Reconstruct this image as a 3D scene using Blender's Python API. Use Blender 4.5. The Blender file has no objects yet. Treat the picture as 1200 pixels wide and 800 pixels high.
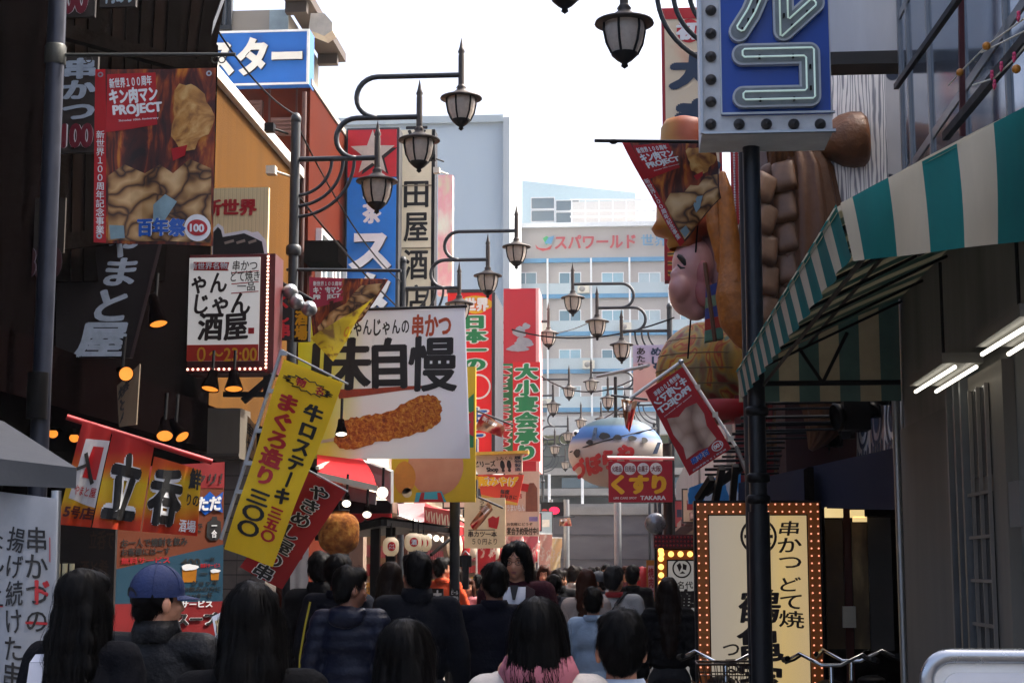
import bpy, bmesh, math, random
import numpy as np
from mathutils import Vector, Matrix, noise
R = math.radians
PI = math.pi
SC = bpy.context.scene
COL = SC.collection

# ------------------------------------------------------------------ camera
FPX = 1880.0                       # focal length in photograph pixels (1200 wide)
PITCH = math.atan(265 / FPX)
YAW = math.atan(145 / FPX * math.cos(PITCH))
CAM = Vector((0, 0, 1.65))
cam = bpy.data.cameras.new('camera')
cam.sensor_width = 36
cam.lens = 36 * FPX / 1200
cam.clip_start = 0.1
cam.clip_end = 2000
camo = bpy.data.objects.new('camera', cam)
COL.objects.link(camo)
camo.location = CAM
camo.rotation_euler = (PI / 2 + PITCH, 0, YAW)
SC.camera = camo

# ------------------------------------------------------------------ world, sun, exposure
SUN_EL, SUN_AZ = R(50), R(68)      # azimuth measured clockwise from +Y (down the street) towards +X
w = bpy.data.worlds.new('World')
SC.world = w
w.use_nodes = True
nt = w.node_tree
nt.nodes.clear()
sk = nt.nodes.new('ShaderNodeTexSky')
sk.sky_type = 'NISHITA'
sk.sun_disc = False
sk.sun_elevation = SUN_EL
sk.sun_rotation = SUN_AZ
sk.dust_density = 10.0
sk.air_density = 0.7
sk.ozone_density = 1.0
bg = nt.nodes.new('ShaderNodeBackground')
bg.inputs[1].default_value = 0.15
ow = nt.nodes.new('ShaderNodeOutputWorld')
nt.links.new(sk.outputs[0], bg.inputs[0])
nt.links.new(bg.outputs[0], ow.inputs[0])
sl = bpy.data.lights.new('sun', 'SUN')
sl.energy = 2.0
sl.angle = R(0.6)
sl.color = (1.0, 0.95, 0.87)
so = bpy.data.objects.new('sun', sl)
COL.objects.link(so)
sdir = Vector((math.sin(SUN_AZ) * math.cos(SUN_EL), math.cos(SUN_AZ) * math.cos(SUN_EL), math.sin(SUN_EL)))
so.rotation_euler = (-sdir).to_track_quat('-Z', 'Y').to_euler()
so.location = (30, 10, 40)
SC.view_settings.view_transform = 'Standard'
SC.view_settings.look = 'None'
SC.view_settings.gamma = 1
SC.view_settings.use_curve_mapping = False
SC.view_settings.exposure = 1.95
SC.render.engine = 'CYCLES'
SC.cycles.use_denoising = True
SC.cycles.max_bounces = 6
SC.cycles.diffuse_bounces = 3
SC.cycles.transparent_max_bounces = 8

# ------------------------------------------------------------------ projection helpers
_F = Vector((-math.sin(YAW) * math.cos(PITCH), math.cos(YAW) * math.cos(PITCH), math.sin(PITCH)))
_R = Vector((math.cos(YAW), math.sin(YAW), 0))
_U = _R.cross(_F)


def ray(px, py):
    return _R * ((px - 600) / FPX) + _U * (-(py - 400) / FPX) + _F


def U(px, py, Y):                  # point of the photograph at distance Y down the street
    d = ray(px, py)
    return CAM + d * (Y / d.y)


def UX(px, py, X):                 # point of the photograph on the plane x = X
    d = ray(px, py)
    return CAM + d * (X / d.x)


# ------------------------------------------------------------------ materials
def lin(h):
    h = h.lstrip('#')
    r = []
    for i in (0, 2, 4):
        c = int(h[i:i + 2], 16) / 255
        r.append(c / 12.92 if c <= 0.04045 else ((c + 0.055) / 1.055) ** 2.4)
    return tuple(r) + (1,)


_MC = {}


def mat(name, col, rough=0.6, metal=0.0, var=0.18, vscale=6.0, bump=0.0, bscale=40.0, emit=0.0, ecol=None,
        trans=0.0, spec=0.5, streak=False, coat=0.0):
    if name in _MC:
        return _MC[name]
    m = bpy.data.materials.new(name)
    m.use_nodes = True
    t = m.node_tree
    b = t.nodes['Principled BSDF']
    c = lin(col) if isinstance(col, str) else tuple(col) + (1,)
    b.inputs['Roughness'].default_value = rough
    b.inputs['Metallic'].default_value = metal
    b.inputs['Specular IOR Level'].default_value = spec
    b.inputs['Coat Weight'].default_value = coat
    tc = t.nodes.new('ShaderNodeTexCoord')
    if var > 0:
        n = t.nodes.new('ShaderNodeTexNoise')
        n.inputs['Scale'].default_value = vscale
        n.inputs['Detail'].default_value = 6
        n.inputs['Roughness'].default_value = 0.65
        if streak:
            mp = t.nodes.new('ShaderNodeMapping')
            mp.inputs['Scale'].default_value = (1, 1, 0.12)
            t.links.new(tc.outputs['Object'], mp.inputs[0])
            t.links.new(mp.outputs[0], n.inputs['Vector'])
        else:
            t.links.new(tc.outputs['Object'], n.inputs['Vector'])
        r = t.nodes.new('ShaderNodeValToRGB')
        r.color_ramp.elements[0].position = 0.3
        r.color_ramp.elements[1].position = 0.72
        r.color_ramp.elements[0].color = tuple(x * (1 - var) for x in c[:3]) + (1,)
        r.color_ramp.elements[1].color = tuple(min(1, x * (1 + var * 0.6)) for x in c[:3]) + (1,)
        t.links.new(n.outputs[0], r.inputs[0])
        t.links.new(r.outputs[0], b.inputs['Base Color'])
        mr = t.nodes.new('ShaderNodeMapRange')
        mr.inputs['To Min'].default_value = max(0.03, rough - 0.1)
        mr.inputs['To Max'].default_value = min(1, rough + 0.14)
        t.links.new(n.outputs[0], mr.inputs[0])
        t.links.new(mr.outputs[0], b.inputs['Roughness'])
    else:
        b.inputs['Base Color'].default_value = c
    if bump > 0:
        n2 = t.nodes.new('ShaderNodeTexNoise')
        n2.inputs['Scale'].default_value = bscale
        n2.inputs['Detail'].default_value = 5
        t.links.new(tc.outputs['Object'], n2.inputs['Vector'])
        bp = t.nodes.new('ShaderNodeBump')
        bp.inputs['Strength'].default_value = bump
        bp.inputs['Distance'].default_value = 0.02
        t.links.new(n2.outputs[0], bp.inputs['Height'])
        t.links.new(bp.outputs[0], b.inputs['Normal'])
    if emit > 0:
        b.inputs['Emission Color'].default_value = lin(ecol) if ecol else c
        b.inputs['Emission Strength'].default_value = emit
    if trans > 0:
        tr = t.nodes.new('ShaderNodeBsdfTranslucent')
        src = b.inputs['Base Color']
        if src.is_linked:
            t.links.new(src.links[0].from_socket, tr.inputs[0])
        else:
            tr.inputs[0].default_value = c
        mx = t.nodes.new('ShaderNodeMixShader')
        mx.inputs[0].default_value = trans
        t.links.new(b.outputs[0], mx.inputs[1])
        t.links.new(tr.outputs[0], mx.inputs[2])
        t.links.new(mx.outputs[0], t.nodes['Material Output'].inputs[0])
    _MC[name] = m
    return m


def ramp_mat(name, tex, stops, scale=5, mapping=(1, 1, 1), rough=0.6, trans=0.0, bump=0.0, detail=4, dist=0.0, feature=None, rot=(0, 0, 0), warp=0.0):
    """procedural print: a noise / wave / voronoi texture through a colour ramp"""
    if name in _MC:
        return _MC[name]
    m = bpy.data.materials.new(name)
    m.use_nodes = True
    t = m.node_tree
    b = t.nodes['Principled BSDF']
    b.inputs['Roughness'].default_value = rough
    tc = t.nodes.new('ShaderNodeTexCoord')
    mp = t.nodes.new('ShaderNodeMapping')
    mp.inputs['Scale'].default_value = mapping
    mp.inputs['Rotation'].default_value = rot
    t.links.new(tc.outputs['Object'], mp.inputs[0])
    if tex == 'noise':
        n = t.nodes.new('ShaderNodeTexNoise')
        n.inputs['Detail'].default_value = detail
        n.inputs['Distortion'].default_value = dist
        out = n.outputs[0]
    elif tex == 'wave':
        n = t.nodes.new('ShaderNodeTexWave')
        n.inputs['Distortion'].default_value = dist
        n.inputs['Detail'].default_value = detail
        out = n.outputs[1]
    elif tex == 'ring':
        n = t.nodes.new('ShaderNodeTexWave')
        n.wave_type = 'RINGS'
        n.inputs['Distortion'].default_value = dist
        n.inputs['Detail'].default_value = detail
        out = n.outputs[1]
    else:
        n = t.nodes.new('ShaderNodeTexVoronoi')
        if feature:
            n.feature = feature
        out = n.outputs[0]
    n.inputs['Scale'].default_value = scale
    if warp:
        wn = t.nodes.new('ShaderNodeTexNoise')
        wn.inputs['Scale'].default_value = 3.5
        t.links.new(mp.outputs[0], wn.inputs['Vector'])
        wm = t.nodes.new('ShaderNodeVectorMath')
        wm.operation = 'MULTIPLY_ADD'
        wm.inputs[1].default_value = (warp, warp, warp)
        t.links.new(wn.outputs[1], wm.inputs[0])
        t.links.new(mp.outputs[0], wm.inputs[2])
        t.links.new(wm.outputs[0], n.inputs['Vector'])
    else:
        t.links.new(mp.outputs[0], n.inputs['Vector'])
    r = t.nodes.new('ShaderNodeValToRGB')
    els = r.color_ramp.elements
    while len(els) < len(stops):
        els.new(0.5)
    for e, (p, c) in zip(els, stops):
        e.position = p
        e.color = lin(c)
    t.links.new(out, r.inputs[0])
    t.links.new(r.outputs[0], b.inputs['Base Color'])
    if bump:
        bp = t.nodes.new('ShaderNodeBump')
        bp.inputs['Strength'].default_value = bump
        bp.inputs['Distance'].default_value = 0.02
        t.links.new(out, bp.inputs['Height'])
        t.links.new(bp.outputs[0], b.inputs['Normal'])
    if trans > 0:
        tr = t.nodes.new('ShaderNodeBsdfTranslucent')
        t.links.new(r.outputs[0], tr.inputs[0])
        mx = t.nodes.new('ShaderNodeMixShader')
        mx.inputs[0].default_value = trans
        t.links.new(b.outputs[0], mx.inputs[1])
        t.links.new(tr.outputs[0], mx.inputs[2])
        t.links.new(mx.outputs[0], t.nodes['Material Output'].inputs[0])
    _MC[name] = m
    return m


def glass_mat(name, col, rough=0.05, tint=0.35, spec=0.8):
    """window glass: glossy dark pane"""
    return mat(name, col, rough=rough, var=0.1, vscale=1.5, spec=spec)


# ------------------------------------------------------------------ mesh builder
class MB:
    def __init__(s):
        s.v, s.f, s.m, s.sm = [], [], [], []

    def add(s, verts, faces, m=0, smooth=False):
        o = len(s.v)
        s.v.extend(tuple(p) for p in verts)
        for f in faces:
            s.f.append(tuple(i + o for i in f))
            s.m.append(m)
            s.sm.append(smooth)

    def box(s, a, b, m=0, M=None):
        (x0, y0, z0), (x1, y1, z1) = a, b
        x0, x1 = min(x0, x1), max(x0, x1)
        y0, y1 = min(y0, y1), max(y0, y1)
        z0, z1 = min(z0, z1), max(z0, z1)
        vs = [Vector(p) for p in ((x0, y0, z0), (x1, y0, z0), (x1, y1, z0), (x0, y1, z0),
                                  (x0, y0, z1), (x1, y0, z1), (x1, y1, z1), (x0, y1, z1))]
        if M is not None:
            vs = [M @ p for p in vs]
        s.add(vs, [(0, 3, 2, 1), (4, 5, 6, 7), (0, 1, 5, 4), (1, 2, 6, 5), (2, 3, 7, 6), (3, 0, 4, 7)], m)

    def beam(s, a, b, w, h=None, m=0, up=Vector((0, 0, 1))):
        a, b = Vector(a), Vector(b)
        h = h or w
        d = (b - a).normalized()
        if abs(d.dot(up)) > 0.98:
            up = Vector((0, 1, 0))
        x = d.cross(up).normalized()
        z = x.cross(d)
        vs = []
        for p in (a, b):
            for (i, j) in ((-1, -1), (1, -1), (1, 1), (-1, 1)):
                vs.append(p + x * (i * w / 2) + z * (j * h / 2))
        s.add(vs, [(0, 1, 2, 3), (7, 6, 5, 4), (0, 4, 5, 1), (1, 5, 6, 2), (2, 6, 7, 3), (3, 7, 4, 0)], m)

    def tube(s, pts, r, n=10, m=0, caps=True):
        pts = [Vector(p) for p in pts]
        k = len(pts)
        rs = r if isinstance(r, (list, tuple)) else [r] * k
        ref = Vector((0, 0, 1))
        d0 = (pts[1] - pts[0]).normalized()
        if abs(d0.dot(ref)) > 0.9:
            ref = Vector((0, 1, 0))
        x = d0.cross(ref).normalized()
        vs = []
        for i, p in enumerate(pts):
            d = (pts[min(i + 1, k - 1)] - pts[max(i - 1, 0)])
            if d.length < 1e-9:
                d = d0
            d.normalize()
            x = (x - d * x.dot(d))
            if x.length < 1e-6:
                x = d.orthogonal()
            x.normalize()
            y = d.cross(x)
            for j in range(n):
                a = 2 * PI * j / n
                vs.append(p + (x * math.cos(a) + y * math.sin(a)) * rs[i])
        fs = []
        for i in range(k - 1):
            for j in range(n):
                fs.append((i * n + j, i * n + (j + 1) % n, (i + 1) * n + (j + 1) % n, (i + 1) * n + j))
        s.add(vs, fs, m, True)
        if caps:
            s.add(vs[:n], [tuple(reversed(range(n)))], m)
            s.add(vs[-n:], [tuple(range(n))], m)

    def lathe(s, prof, c, n=20, m=0, axis=None, sm=True):
        """prof: list of (radius, height)"""
        c = Vector(c)
        M = Matrix.Identity(3)
        if axis is not None:
            M = Vector((0, 0, 1)).rotation_difference(Vector(axis)).to_matrix()
        vs = []
        for (r, h) in prof:
            for j in range(n):
                a = 2 * PI * j / n
                vs.append(c + M @ Vector((r * math.cos(a), r * math.sin(a), h)))
        fs = []
        for i in range(len(prof) - 1):
            for j in range(n):
                fs.append((i * n + j, i * n + (j + 1) % n, (i + 1) * n + (j + 1) % n, (i + 1) * n + j))
        s.add(vs, fs, m, sm)

    def ell(s, c, r, m=0, M=None, n=16, k=10):
        c = Vector(c)
        if isinstance(r, (int, float)):
            r = (r, r, r)
        vs, fs = [], []
        for i in range(k + 1):
            th = PI * i / k
            for j in range(n):
                a = 2 * PI * j / n
                p = Vector((r[0] * math.sin(th) * math.cos(a), r[1] * math.sin(th) * math.sin(a), r[2] * math.cos(th)))
                if M is not None:
                    p = M @ p
                vs.append(c + p)
        for i in range(k):
            for j in range(n):
                fs.append((i * n + j, (i + 1) * n + j, (i + 1) * n + (j + 1) % n, i * n + (j + 1) % n))
        s.add(vs, fs, m, True)

    def prism(s, poly, nvec, m=0, m_side=None):
        """closed polygon (world points, counter-clockwise seen from nvec) given thickness along nvec"""
        nvec = Vector(nvec)
        n = len(poly)
        a = [Vector(p) for p in poly]
        b = [p + nvec for p in a]
        s.add(a + b, [tuple(reversed(range(n))), tuple(range(n, 2 * n))], m)
        s.add(a + b, [(i, (i + 1) % n, n + (i + 1) % n, n + i) for i in range(n)], m if m_side is None else m_side)


def link(o):
    COL.objects.link(o)
    return o


def mesh_from(name, mb, mats, org):
    me = bpy.data.meshes.new(name)
    ox, oy, oz = org
    me.from_pydata([(x - ox, y - oy, z - oz) for (x, y, z) in mb.v], [], mb.f)
    for mm in mats:
        me.materials.append(mm)
    if mb.f:
        me.polygons.foreach_set('material_index', mb.m)
        me.polygons.foreach_set('use_smooth', mb.sm)
    me.update()
    return me


class Thing:
    """an Empty at the base of a thing; parts hang under it"""

    def __init__(s, name, label, cat, loc, group=None, kind=None):
        s.o = bpy.data.objects.new(name, None)
        s.o.empty_display_size = 0.2
        link(s.o)
        s.org = Vector(loc)
        s.o.location = s.org
        s.o['label'] = label
        s.o['category'] = cat
        if group:
            s.o['group'] = group
        if kind:
            s.o['kind'] = kind

    def part(s, name, mb, mats, parent=None, label=None):
        if not isinstance(mats, (list, tuple)):
            mats = [mats]
        o = bpy.data.objects.new(name, mesh_from(name, mb, mats, s.org))
        link(o)
        o.parent = parent or s.o
        if label:
            o['label'] = label
        return o


def single(name, label, cat, mb, mats, loc=None, group=None):
    """a thing that is one mesh"""
    if not isinstance(mats, (list, tuple)):
        mats = [mats]
    if loc is None:
        a = np.array(mb.v)
        loc = ((a[:, 0].min() + a[:, 0].max()) / 2, (a[:, 1].min() + a[:, 1].max()) / 2, a[:, 2].min())
    o = bpy.data.objects.new(name, mesh_from(name, mb, mats, loc))
    o.location = loc
    link(o)
    o['label'] = label
    o['category'] = cat
    if group:
        o['group'] = group
    return o


def structure(name, mb, mats):
    if not isinstance(mats, (list, tuple)):
        mats = [mats]
    o = bpy.data.objects.new(name, mesh_from(name, mb, mats, (0, 0, 0)))
    link(o)
    o['kind'] = 'structure'
    return o


def copy_thing(root, loc, rz=None, label=None, group=None):
    c = root.copy()
    COL.objects.link(c)
    c.location = loc
    if rz is not None:
        c.rotation_euler = (0, 0, rz)
    if label:
        c['label'] = label
    if group:
        c['group'] = group
    for ch in list(root.children):
        d = ch.copy()
        COL.objects.link(d)
        d.parent = c
        for g in list(ch.children):
            e = g.copy()
            COL.objects.link(e)
            e.parent = d
    return c


# ------------------------------------------------------------------ patches (signs, banners) and lettering
class Patch:
    def __init__(s, TL, TR, BR, BL, wave=None, px=None):
        s.TL, s.TR, s.BR, s.BL = [Vector(p) for p in (TL, TR, BR, BL)]
        s.n = (s.TR - s.TL).cross(s.TL - s.BL).normalized()
        s.wave = wave
        s.px = px
        s.w = ((s.TR - s.TL).length + (s.BR - s.BL).length) / 2
        s.h = ((s.TL - s.BL).length + (s.TR - s.BR).length) / 2

    def p(s, u, v, d=0.0):
        q = (s.TL * (1 - u) + s.TR * u) * (1 - v) + (s.BL * (1 - u) + s.BR * u) * v
        if s.wave:
            wv = s.wave(u, v)
            if isinstance(wv, tuple):
                q = q + (s.TR - s.TL).normalized() * wv[1] + (s.TL - s.BL).normalized() * wv[2]
                d += wv[0]
            else:
                d += wv
        return q + s.n * d

    def uv(s, x, y):
        a, b, c, d = s.px
        return (x - a) / (c - a), (y - b) / (d - b)

    def base(s):
        q = (s.BL + s.BR) / 2
        return q

    def grid(s, mb, nu=1, nv=1, m=0, d=0.0, box=(0, 0, 1, 1), smooth=True, flip=False):
        u0, v0, u1, v1 = box
        vs = [s.p(u0 + (u1 - u0) * i / nu, v0 + (v1 - v0) * j / nv, d) for j in range(nv + 1) for i in range(nu + 1)]
        fs = []
        for j in range(nv):
            for i in range(nu):
                a = j * (nu + 1) + i
                q = (a, a + nu + 1, a + nu + 2, a + 1)
                fs.append(tuple(reversed(q)) if flip else q)
        mb.add(vs, fs, m, smooth and nu > 1)

    def slab(s, mb, thick, m=0, box=(0, 0, 1, 1), d=0.0):
        """solid board whose front lies at distance d before the patch"""
        u0, v0, u1, v1 = box
        c = [s.p(u0, v1, d), s.p(u1, v1, d), s.p(u1, v0, d), s.p(u0, v0, d)]
        b = [p - s.n * thick for p in c]
        mb.add(c + b, [(0, 1, 2, 3), (7, 6, 5, 4), (0, 4, 5, 1), (1, 5, 6, 2), (2, 6, 7, 3), (3, 7, 4, 0)], m)

    def poly(s, mb, pts, m=0, d=0.004, thick=0.0):
        c = [s.p(u, v, d) for (u, v) in pts]
        nn = sum(((c[i] - c[0]).cross(c[i + 1] - c[0]) for i in range(1, len(c) - 1)), Vector())
        if nn.dot(s.n) < 0:
            c.reverse()
        if thick:
            mb.prism([p - s.n * thick for p in c], s.n * thick, m)
        else:
            mb.add(c, [tuple(range(len(c)))], m)

    def disc(s, mb, u, v, r, m=0, d=0.004, n=28, ry=None, ring=None):
        ru, rv = r / s.w, (ry or r) / s.h
        pts = [(u + ru * math.cos(2 * PI * i / n), v + rv * math.sin(2 * PI * i / n)) for i in range(n)]
        if ring:
            q = [(u + ru * ring * math.cos(2 * PI * i / n), v + rv * ring * math.sin(2 * PI * i / n)) for i in range(n)]
            c = [s.p(a, b, d) for a, b in pts + q]
            mb.add(c, [(i, n + i, n + (i + 1) % n, (i + 1) % n) for i in range(n)], m)
        else:
            s.poly(mb, pts, m, d)


def prect(px0, py0, px1, py1, Y, wave=None, yaw=0.0, Y2=None):
    """upright rectangular patch facing the camera's end of the street, from its pixel box at depth Y"""
    c = U((px0 + px1) / 2, (py0 + py1) / 2, Y)
    a, b = U(px0, (py0 + py1) / 2, Y), U(px1, (py0 + py1) / 2, Y)
    wd = (b - a).length
    t, bt = U((px0 + px1) / 2, py0, Y), U((px0 + px1) / 2, py1, Y)
    h = t.z - bt.z
    ux = Vector((math.cos(yaw), math.sin(yaw), 0))
    if yaw:
        wd = wd / max(0.3, math.cos(yaw))
    z = Vector((0, 0, 1))
    c = Vector((c.x, Y, (t.z + bt.z) / 2))
    return Patch(c - ux * wd / 2 + z * h / 2, c + ux * wd / 2 + z * h / 2, c + ux * wd / 2 - z * h / 2,
                 c - ux * wd / 2 - z * h / 2, wave, (px0, py0, px1, py1))


def pquad(tl, tr, br, bl, wave=None):
    """patch from four (px, py, Y)"""
    return Patch(U(*tl), U(*tr), U(*br), U(*bl), wave)


_GC = {}
_tcur = bpy.data.curves.new('lettering_source', 'FONT')
_tcur.resolution_u = 3
_tobj = bpy.data.objects.new('lettering_source', _tcur)
COL.objects.link(_tobj)


def _measure(body):
    _tcur.body = body
    dg = bpy.context.evaluated_depsgraph_get()
    me = bpy.data.meshes.new_from_object(_tobj.evaluated_get(dg))
    vs = np.array([v.co[:2] for v in me.vertices]) if len(me.vertices) else np.zeros((0, 2))
    fs = [tuple(p.vertices) for p in me.polygons]
    bpy.data.meshes.remove(me)
    return vs, fs


def glyph(ch, off, curve=False):
    """2-D outline of one character; weight comes from stamping the shape round an elliptical nib"""
    k = (ch, round(off, 4), curve)
    if k in _GC:
        return _GC[k]
    _tcur.offset = off if curve else 0.0
    vs, fs = _measure(ch)
    _tcur.offset = 0
    ka = (ch, 'adv')
    if ka not in _GC:
        a, _ = _measure('|' + ch + '|')
        b, _ = _measure('||')
        wa = (a[:, 0].max() - a[:, 0].min()) if len(a) else 1
        wb = (b[:, 0].max() - b[:, 0].min()) if len(b) else 0
        _GC[ka] = wa - wb
    lay = np.zeros(len(vs))
    if not curve and off > .006 and len(vs):
        n = 6 if off < .035 else (8 if off < .07 else 12)
        V0, F0, V, F, L = vs, fs, [], [], []
        for i in range(n):
            a = 2 * PI * i / n + .4
            dx, dy = off * 1.15 * math.cos(a), off * .85 * math.sin(a)
            o = sum(len(q) for q in V)
            V.append(V0 + np.array([dx + .3 * dy, dy]))
            F += [tuple(q + o for q in f) for f in F0]
            L.append(np.full(len(V0), i))
        vs, fs, lay = np.concatenate(V), F, np.concatenate(L)
    _GC[k] = (vs, fs, _GC[ka], lay)
    return _GC[k]


VROT = 'ー～〜-（）()'


def put_text(mb, pt, s, box, off=0.02, m=0, d=0.004, vert=False, jit=0.0, seed=1, grid=None, mirror=False, fit=None,
             px=False, slant=0.0, extrude=0.0, rot=0.0):
    """set a string into box=(u0,v0,u1,v1) of a patch (pixels of the photograph if px)"""
    rng = random.Random(seed * 131 + len(s))
    if px:
        a, b = pt.uv(box[0], box[1])
        c, e = pt.uv(box[2], box[3])
        box = (a, b, c, e)
    V, Fc, Ly = [], [], []
    pen = 0.0
    n = len(s)
    for i, ch in enumerate(s):
        if ch == ' ':
            pen += 0.35 if not vert else 0.6
            continue
        vs, fs, adv, lay = glyph(ch, off, extrude > 0)
        vs = vs.copy()
        if not len(vs):
            pen += 1
            continue
        if vert:
            if ch in VROT:
                cx, cy = (vs[:, 0].max() + vs[:, 0].min()) / 2, (vs[:, 1].max() + vs[:, 1].min()) / 2
                vs = np.stack([(vs[:, 1] - cy), -(vs[:, 0] - cx)], 1)
            else:
                cx = (vs[:, 0].max() + vs[:, 0].min()) / 2
                vs = vs - np.array([cx, 0.385])
        else:
            vs = vs + np.array([pen, 0])
        if jit:
            c = vs.mean(0)
            an = rng.uniform(-jit, jit)
            sc = 1 + rng.uniform(-jit, jit) * 0.8
            q = vs - c
            sh = rng.uniform(-jit, jit)
            q = np.stack([q[:, 0] * math.cos(an) - q[:, 1] * math.sin(an) + sh * q[:, 1],
                          q[:, 0] * math.sin(an) + q[:, 1] * math.cos(an)], 1) * sc
            vs = q + c
        if vert:
            vs[:, 1] += -(pen + 0.5)
            pen += 0.62 if ch in 'ゃゅょっャュョッ' else 1.0
        else:
            pen += adv
        o = len(V)
        V.extend(vs.tolist())
        Ly.extend(lay.tolist())
        Fc.extend(tuple(q + o for q in f) for f in fs)
    if not V:
        return
    V = np.array(V)
    if slant:
        V[:, 0] += slant * V[:, 1]
    if vert:
        x0, x1, y0, y1 = -0.46, 0.46, -pen + 0.03, -0.03
    else:
        x0, x1 = V[:, 0].min(), V[:, 0].max()
        if all(ord(c) < 300 for c in s) or fit == 'ink':
            y0, y1 = V[:, 1].min(), V[:, 1].max()
        else:
            y0, y1 = min(-0.08 - off, V[:, 1].min()), max(0.83 + off, V[:, 1].max())
    u = (V[:, 0] - x0) / (x1 - x0)
    v = 1 - (V[:, 1] - y0) / (y1 - y0)
    if mirror:
        u = 1 - u
    u = box[0] + (box[2] - box[0]) * u
    v = box[1] + (box[3] - box[1]) * v
    if rot:
        cu, cv = (box[0] + box[2]) / 2, (box[1] + box[3]) / 2
        du, dv = (u - cu) * pt.w, (v - cv) * pt.h
        u = cu + (du * math.cos(rot) - dv * math.sin(rot)) / pt.w
        v = cv + (du * math.sin(rot) + dv * math.cos(rot)) / pt.h
    if grid:
        bm = bmesh.new()
        bv = [bm.verts.new((a, b, l * .001)) for a, b, l in zip(u, v, Ly)]
        for f in Fc:
            try:
                bm.faces.new([bv[i] for i in f])
            except ValueError:
                pass
        nu, nv = grid
        for i in range(1, nu):
            if u.min() < i / nu < u.max():
                bmesh.ops.bisect_plane(bm, geom=bm.verts[:] + bm.edges[:] + bm.faces[:], plane_co=(i / nu, 0, 0), plane_no=(1, 0, 0))
        for j in range(1, nv):
            if v.min() < j / nv < v.max():
                bmesh.ops.bisect_plane(bm, geom=bm.verts[:] + bm.edges[:] + bm.faces[:], plane_co=(0, j / nv, 0), plane_no=(0, 1, 0))
        bm.verts.index_update()
        uv = [(q.co.x, q.co.y, q.co.z * 1000) for q in bm.verts]
        Fc = [tuple(q.index for q in f.verts) for f in bm.faces]
        bm.free()
    else:
        uv = list(zip(u, v, Ly))
    vs = [pt.p(a, b, d + l * .00022) for a, b, l in uv]
    # keep faces turned to the front
    if Fc:
        flips = sum(1 if (vs[f[1]] - vs[f[0]]).cross(vs[f[2]] - vs[f[1]]).dot(pt.n) < 0 else -1 for f in Fc[:30])
        if flips > 0:
            Fc = [tuple(reversed(f)) for f in Fc]
    mb.add(vs, Fc, m)
    if extrude:
        o = [q - pt.n * extrude for q in vs]
        ec = {}
        for f in Fc:
            for i in range(len(f)):
                a, b = f[i], f[(i + 1) % len(f)]
                ec[(min(a, b), max(a, b))] = None if (min(a, b), max(a, b)) in ec else (a, b)
        for e in ec.values():
            if e:
                a, b = e
                mb.add([vs[a], vs[b], o[b], o[a]], [(0, 3, 2, 1)], m + 1 if extrude > 0 else m)


def wavef(a, ku, kv, ph=0.0, grow=0.3):
    """gentle cloth waves, growing downwards"""
    return lambda u, v: a * (grow + v * (1 - grow)) * (math.sin(ku * u * 2 * PI + kv * v * 2 + ph) + 0.4 * math.sin(2.3 * ku * u * 2 * PI - 3 * v + ph * 2))


def grad_mat(name, stops, z0, z1, axis=2, rough=0.7, trans=0.0, warp=0.0):
    """colour gradient along one axis (object coordinates, metres)"""
    if name in _MC:
        return _MC[name]
    m = bpy.data.materials.new(name)
    m.use_nodes = True
    t = m.node_tree
    b = t.nodes['Principled BSDF']
    b.inputs['Roughness'].default_value = rough
    tc = t.nodes.new('ShaderNodeTexCoord')
    sp = t.nodes.new('ShaderNodeSeparateXYZ')
    t.links.new(tc.outputs['Object'], sp.inputs[0])
    mr = t.nodes.new('ShaderNodeMapRange')
    mr.inputs['From Min'].default_value = z0
    mr.inputs['From Max'].default_value = z1
    src = sp.outputs[axis]
    if warp:
        n = t.nodes.new('ShaderNodeTexNoise')
        n.inputs['Scale'].default_value = 4
        t.links.new(tc.outputs['Object'], n.inputs['Vector'])
        ma = t.nodes.new('ShaderNodeMath')
        ma.operation = 'MULTIPLY_ADD'
        ma.inputs[1].default_value = warp
        t.links.new(n.outputs[0], ma.inputs[0])
        t.links.new(src, ma.inputs[2])
        src = ma.outputs[0]
    t.links.new(src, mr.inputs[0])
    r = t.nodes.new('ShaderNodeValToRGB')
    els = r.color_ramp.elements
    while len(els) < len(stops):
        els.new(0.5)
    for e, (p, c) in zip(els, stops):
        e.position = p
        e.color = lin(c)
    t.links.new(mr.outputs[0], r.inputs[0])
    t.links.new(r.outputs[0], b.inputs['Base Color'])
    if trans > 0:
        tr = t.nodes.new('ShaderNodeBsdfTranslucent')
        t.links.new(r.outputs[0], tr.inputs[0])
        mx = t.nodes.new('ShaderNodeMixShader')
        mx.inputs[0].default_value = trans
        t.links.new(b.outputs[0], mx.inputs[1])
        t.links.new(tr.outputs[0], mx.inputs[2])
        t.links.new(mx.outputs[0], t.nodes['Material Output'].inputs[0])
    _MC[name] = m
    return m


def repeat_part(T, name, pts, mb, m, parent=None, cap=100, rots=None):
    """the same small piece at several places of a thing: one object each (shared mesh); past the cap one stuff part"""
    me = mesh_from(name, mb, [m] if not isinstance(m, (list, tuple)) else m, (0, 0, 0))
    for i, p in enumerate(pts[:cap]):
        o = bpy.data.objects.new(name, me)
        link(o)
        o.parent = parent or T.o
        o.location = Vector(p) - T.org
        if rots:
            o.rotation_euler = rots[i]
    if len(pts) > cap:
        rest = MB()
        for p in pts[cap:]:
            o = len(rest.v)
            rest.v.extend((x + p[0], y + p[1], z + p[2]) for (x, y, z) in mb.v)
            rest.f.extend(tuple(q + o for q in f) for f in mb.f)
            rest.m.extend(mb.m)
            rest.sm.extend(mb.sm)
        o = T.part(name, rest, m, parent)
        o['kind'] = 'stuff'
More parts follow.
